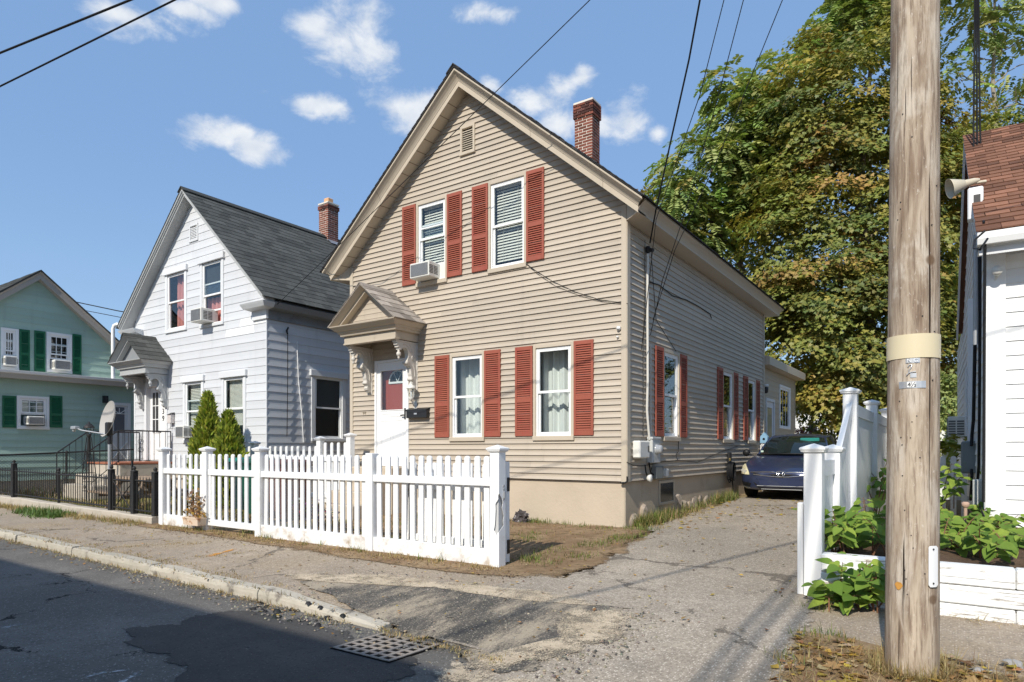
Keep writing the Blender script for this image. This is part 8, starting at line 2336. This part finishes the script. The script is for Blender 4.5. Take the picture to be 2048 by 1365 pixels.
c = np.stack([G1.uniform(-1.28, -1.16, 26), G1.uniform(6.4, 12, 26)], -1); grass('weeds', tufts(c, 10, .03, G1), .10, GRS, (.4, .4, .2), 17, .010, 1.2)
# weeds at the chain link and behind the iron fence
c = np.concatenate([np.stack([G1.normal(-20.25, .06, 60), G1.uniform(6, 10, 60)], -1), np.stack([G1.uniform(-13.4, -11.9, 26), G1.normal(6.25, .08, 26)], -1)]); grass('weeds', tufts(c, 16, .07, G1), .45, [(.10, .14, .035), (.18, .15, .06), (.22, .14, .07)], (.4, .3, .3), 18, .020, .8)

def litter(name, pts, size, cols, w, seed, dz=.02, curl=.5, shape=None):
    g = np.random.default_rng(seed); P = np.array(pts, float); n = len(P); pos = np.stack([P[:, 0], P[:, 1], H(P[:, 0], P[:, 1]) + dz + g.uniform(0, .012, n)], -1)
    nr_ = norm(np.array([0, 0, 1.0]) + g.normal(0, .33 * curl, (n, 3))); a = g.uniform(0, 6.28, n); tip = np.stack([np.cos(a), np.sin(a), g.normal(0, .1, n)], -1)
    sh, fc = (MAPLE.copy(), MAPLE_F) if shape is None else shape
    sh = sh.copy(); sh[:, 2] += .25 * np.abs(sh[:, 0]) * curl
    V, Fq, C = scatter(sh, fc, pos, nr_, tip, size * g.uniform(.5, 1.3, n), pal(n, cols, w, .2, g))
    o = obj(name, npmesh(name, V, Fq, M_LEAF, C)); o['kind'] = 'stuff'; return o
FALL = [(.50, .36, .07), (.42, .25, .10), (.24, .13, .06), (.55, .42, .24)]
litter('fallen_leaves', np.stack([G1.uniform(-4.0, -1.2, 300), G1.uniform(9.5, 15, 300)], -1), .075, FALL, (.5, .25, .1, .15), 31)
litter('fallen_leaves', np.stack([G1.uniform(-3.7, -1.1, 170), G1.uniform(4.6, 9.5, 170)], -1), .05, FALL + [(.12, .10, .06)], (.25, .25, .2, .1, .2), 32, shape=(RHOMB, RHOMB_F))
litter('fallen_leaves', np.stack([G1.uniform(-.95, 2.2, 1100), G1.uniform(3.75, 5.05, 1100)], -1), .065, FALL, (.2, .35, .25, .2), 33, shape=(RHOMB * np.array([1.4, 1, 1]), RHOMB_F))
litter('fallen_leaves', np.stack([G1.uniform(-.95, 1.5, 130), G1.uniform(3.8, 5.05, 130)], -1), .10, FALL, (.3, .35, .15, .2), 34)
litter('fallen_leaves', np.stack([G1.uniform(-4.8, -2, 110), G1.uniform(3.2, 5.3, 110)], -1), .035, FALL, (.2, .3, .4, .1), 35, .026, shape=(RHOMB, RHOMB_F))
litter('fallen_leaves', np.concatenate([along(-14, -4, lambda x: float(curb_y(x)) - .12, 160, .09, G1)]), .05, FALL, (.2, .35, .3, .15), 36, .006, shape=(RHOMB, RHOMB_F))
litter('fallen_leaves', np.stack([G1.uniform(-13, -4, 220), G1.uniform(4.2, 5.7, 220)], -1), .04, FALL, (.25, .3, .3, .15), 37, .008, shape=(RHOMB, RHOMB_F))
litter('fallen_leaves', np.stack([G1.uniform(-6.5, -3.5, 260), G1.uniform(6.1, 9.3, 260)], -1), .045, FALL, (.15, .35, .4, .1), 38, .012, shape=(RHOMB, RHOMB_F))
litter('fallen_leaves', along(-11.5, -3.8, lambda x: 5.70, 200, .09, G1), .04, FALL, (.1, .35, .45, .1), 39, .016, shape=(RHOMB, RHOMB_F))
# crumbs of broken asphalt and pebbles
PEB = np.array([(-.5, -.3, 0), (.5, -.4, 0), (.45, .4, 0), (-.4, .45, 0), (-.25, -.15, .4), (.3, -.2, .45), (.22, .22, .38), (-.2, .25, .42)], float); PEBF = np.array([(0, 1, 5, 4), (1, 2, 6, 5), (2, 3, 7, 6), (3, 0, 4, 7), (4, 5, 6, 7)])
def pebbles(name, pts, size, cols, w, seed, dz=.004):
    g = np.random.default_rng(seed); P = np.array(pts, float); n = len(P); pos = np.stack([P[:, 0], P[:, 1], H(P[:, 0], P[:, 1]) + dz], -1); a = g.uniform(0, 6.28, n)
    V, Fq, C = scatter(PEB, PEBF, pos, np.repeat([[0, 0, 1.0]], n, 0), np.stack([np.cos(a), np.sin(a), a * 0], -1), size * g.uniform(.4, 1.5, n), pal(n, cols, w, .2, g))
    o = obj(name, npmesh(name, V, Fq, M_LEAF, C)); o['kind'] = 'stuff'; return o
STN = [(.30, .27, .23), (.12, .11, .10), (.45, .38, .28)]
pebbles('gravel', np.concatenate([along(-9, -3.9, lambda x: float(curb_y(x)) - .16, 420, .10, G1), np.stack([G1.normal(-2.1, .12, 300), G1.uniform(3.5, 5.0, 300)], -1), np.stack([G1.uniform(-5.6, -2.1, 500), G1.uniform(3.5, 5.15, 500)], -1)]), .016, STN, (.4, .3, .3), 41, .016)
pebbles('gravel', np.stack([G1.uniform(-11, -3.6, 700), G1.normal(5.62, .14, 700)], -1), .015, [(.24, .17, .11), (.16, .11, .07)], (.5, .5), 42, .012)
pebbles('asphalt_crumbs', np.stack([G1.uniform(-5.6, -4.4, 26), G1.uniform(3.55, 3.85, 26)], -1), .055, [(.035, .034, .034)], (1,), 43, .002)
for i, (px, py, s) in enumerate(((1952, 1345, .045), (2025, 1338, .06), (1985, 1348, .035))):
    x, y, z = onZ(px, py, .14); o = obj('loose_stone', rock('loose_stone', (s, s * .7, s * .5), 80 + i), mat('grey_pebble', (.30, .29, .28), .9, var=.2, scale=20, bump=.4)); o.location = (x, y, Hf(x, y) + s * .35)
    tag(o, ('grey stone lying in the verge right of the pole', 'larger stone at the right edge of the verge', 'small stone between two others in the verge')[i], 'stone')
# dead flowers in the box, vine on the fence, flowers behind the fence
def twigs(par, c, n, h, seed, cols, lsz=.05, spread=.12):
    g = np.random.default_rng(seed); mb = MB(); P = []
    for _ in range(n):
        a = g.uniform(0, 6.28); tp = Vector(c) + Vector((math.cos(a) * spread * g.uniform(.2, 1), math.sin(a) * spread * .4, h * g.uniform(.5, 1)))
        mb.tube([c, Vector(c).lerp(tp, .5) + Vector((0, 0, .04)), tp], .003, 4)
        for _ in range(7): P.append(tuple(Vector(c).lerp(tp, g.uniform(.45, 1.05)) + Vector(g.normal(0, .03, 3))))
    mb.build('stem', M_STEM, par, kind='stuff'); P = np.array(P); k = len(P)
    V, Fq, C = scatter(RHOMB * np.array([1.3, 1, 1]), RHOMB_F, P, norm(g.normal(size=(k, 3))), norm(g.normal(size=(k, 3))), lsz * g.uniform(.6, 1.3, k), pal(k, cols, [1] * len(cols), .2, g))
    obj('dried_flower', npmesh('dried_flower', V, Fq, M_LEAF, C), None, par, kind='stuff')
for u in (.2, .45, .7, .9): twigs(fb, (fx0 + (fx1 - fx0) * u, FY - .09, fz1 - .03), 6, .46 if .4 < u < .8 else .22, int(u * 100), [(.34, .22, .12), (.45, .27, .10), (.22, .15, .10)] + ([(.52, .30, .06)] if u in (.2, .9) else []), .06)
fl_ = thing('flowering_plant', 'purple and white flowers growing behind the picket fence near the bins', 'plant', (*onY(615, 900, 7.0)[:1], 7.0, .2))
for k in range(9):
    x = onY(596 + k * 7, 900, 7.0)[0]; twigs(fl_, (x, 7.0 + .1 * (k % 3), .2), 6, .45, 100 + k, [(.16, .06, .20), (.30, .05, .07), (.60, .58, .60), (.10, .15, .04)], .055, .16)
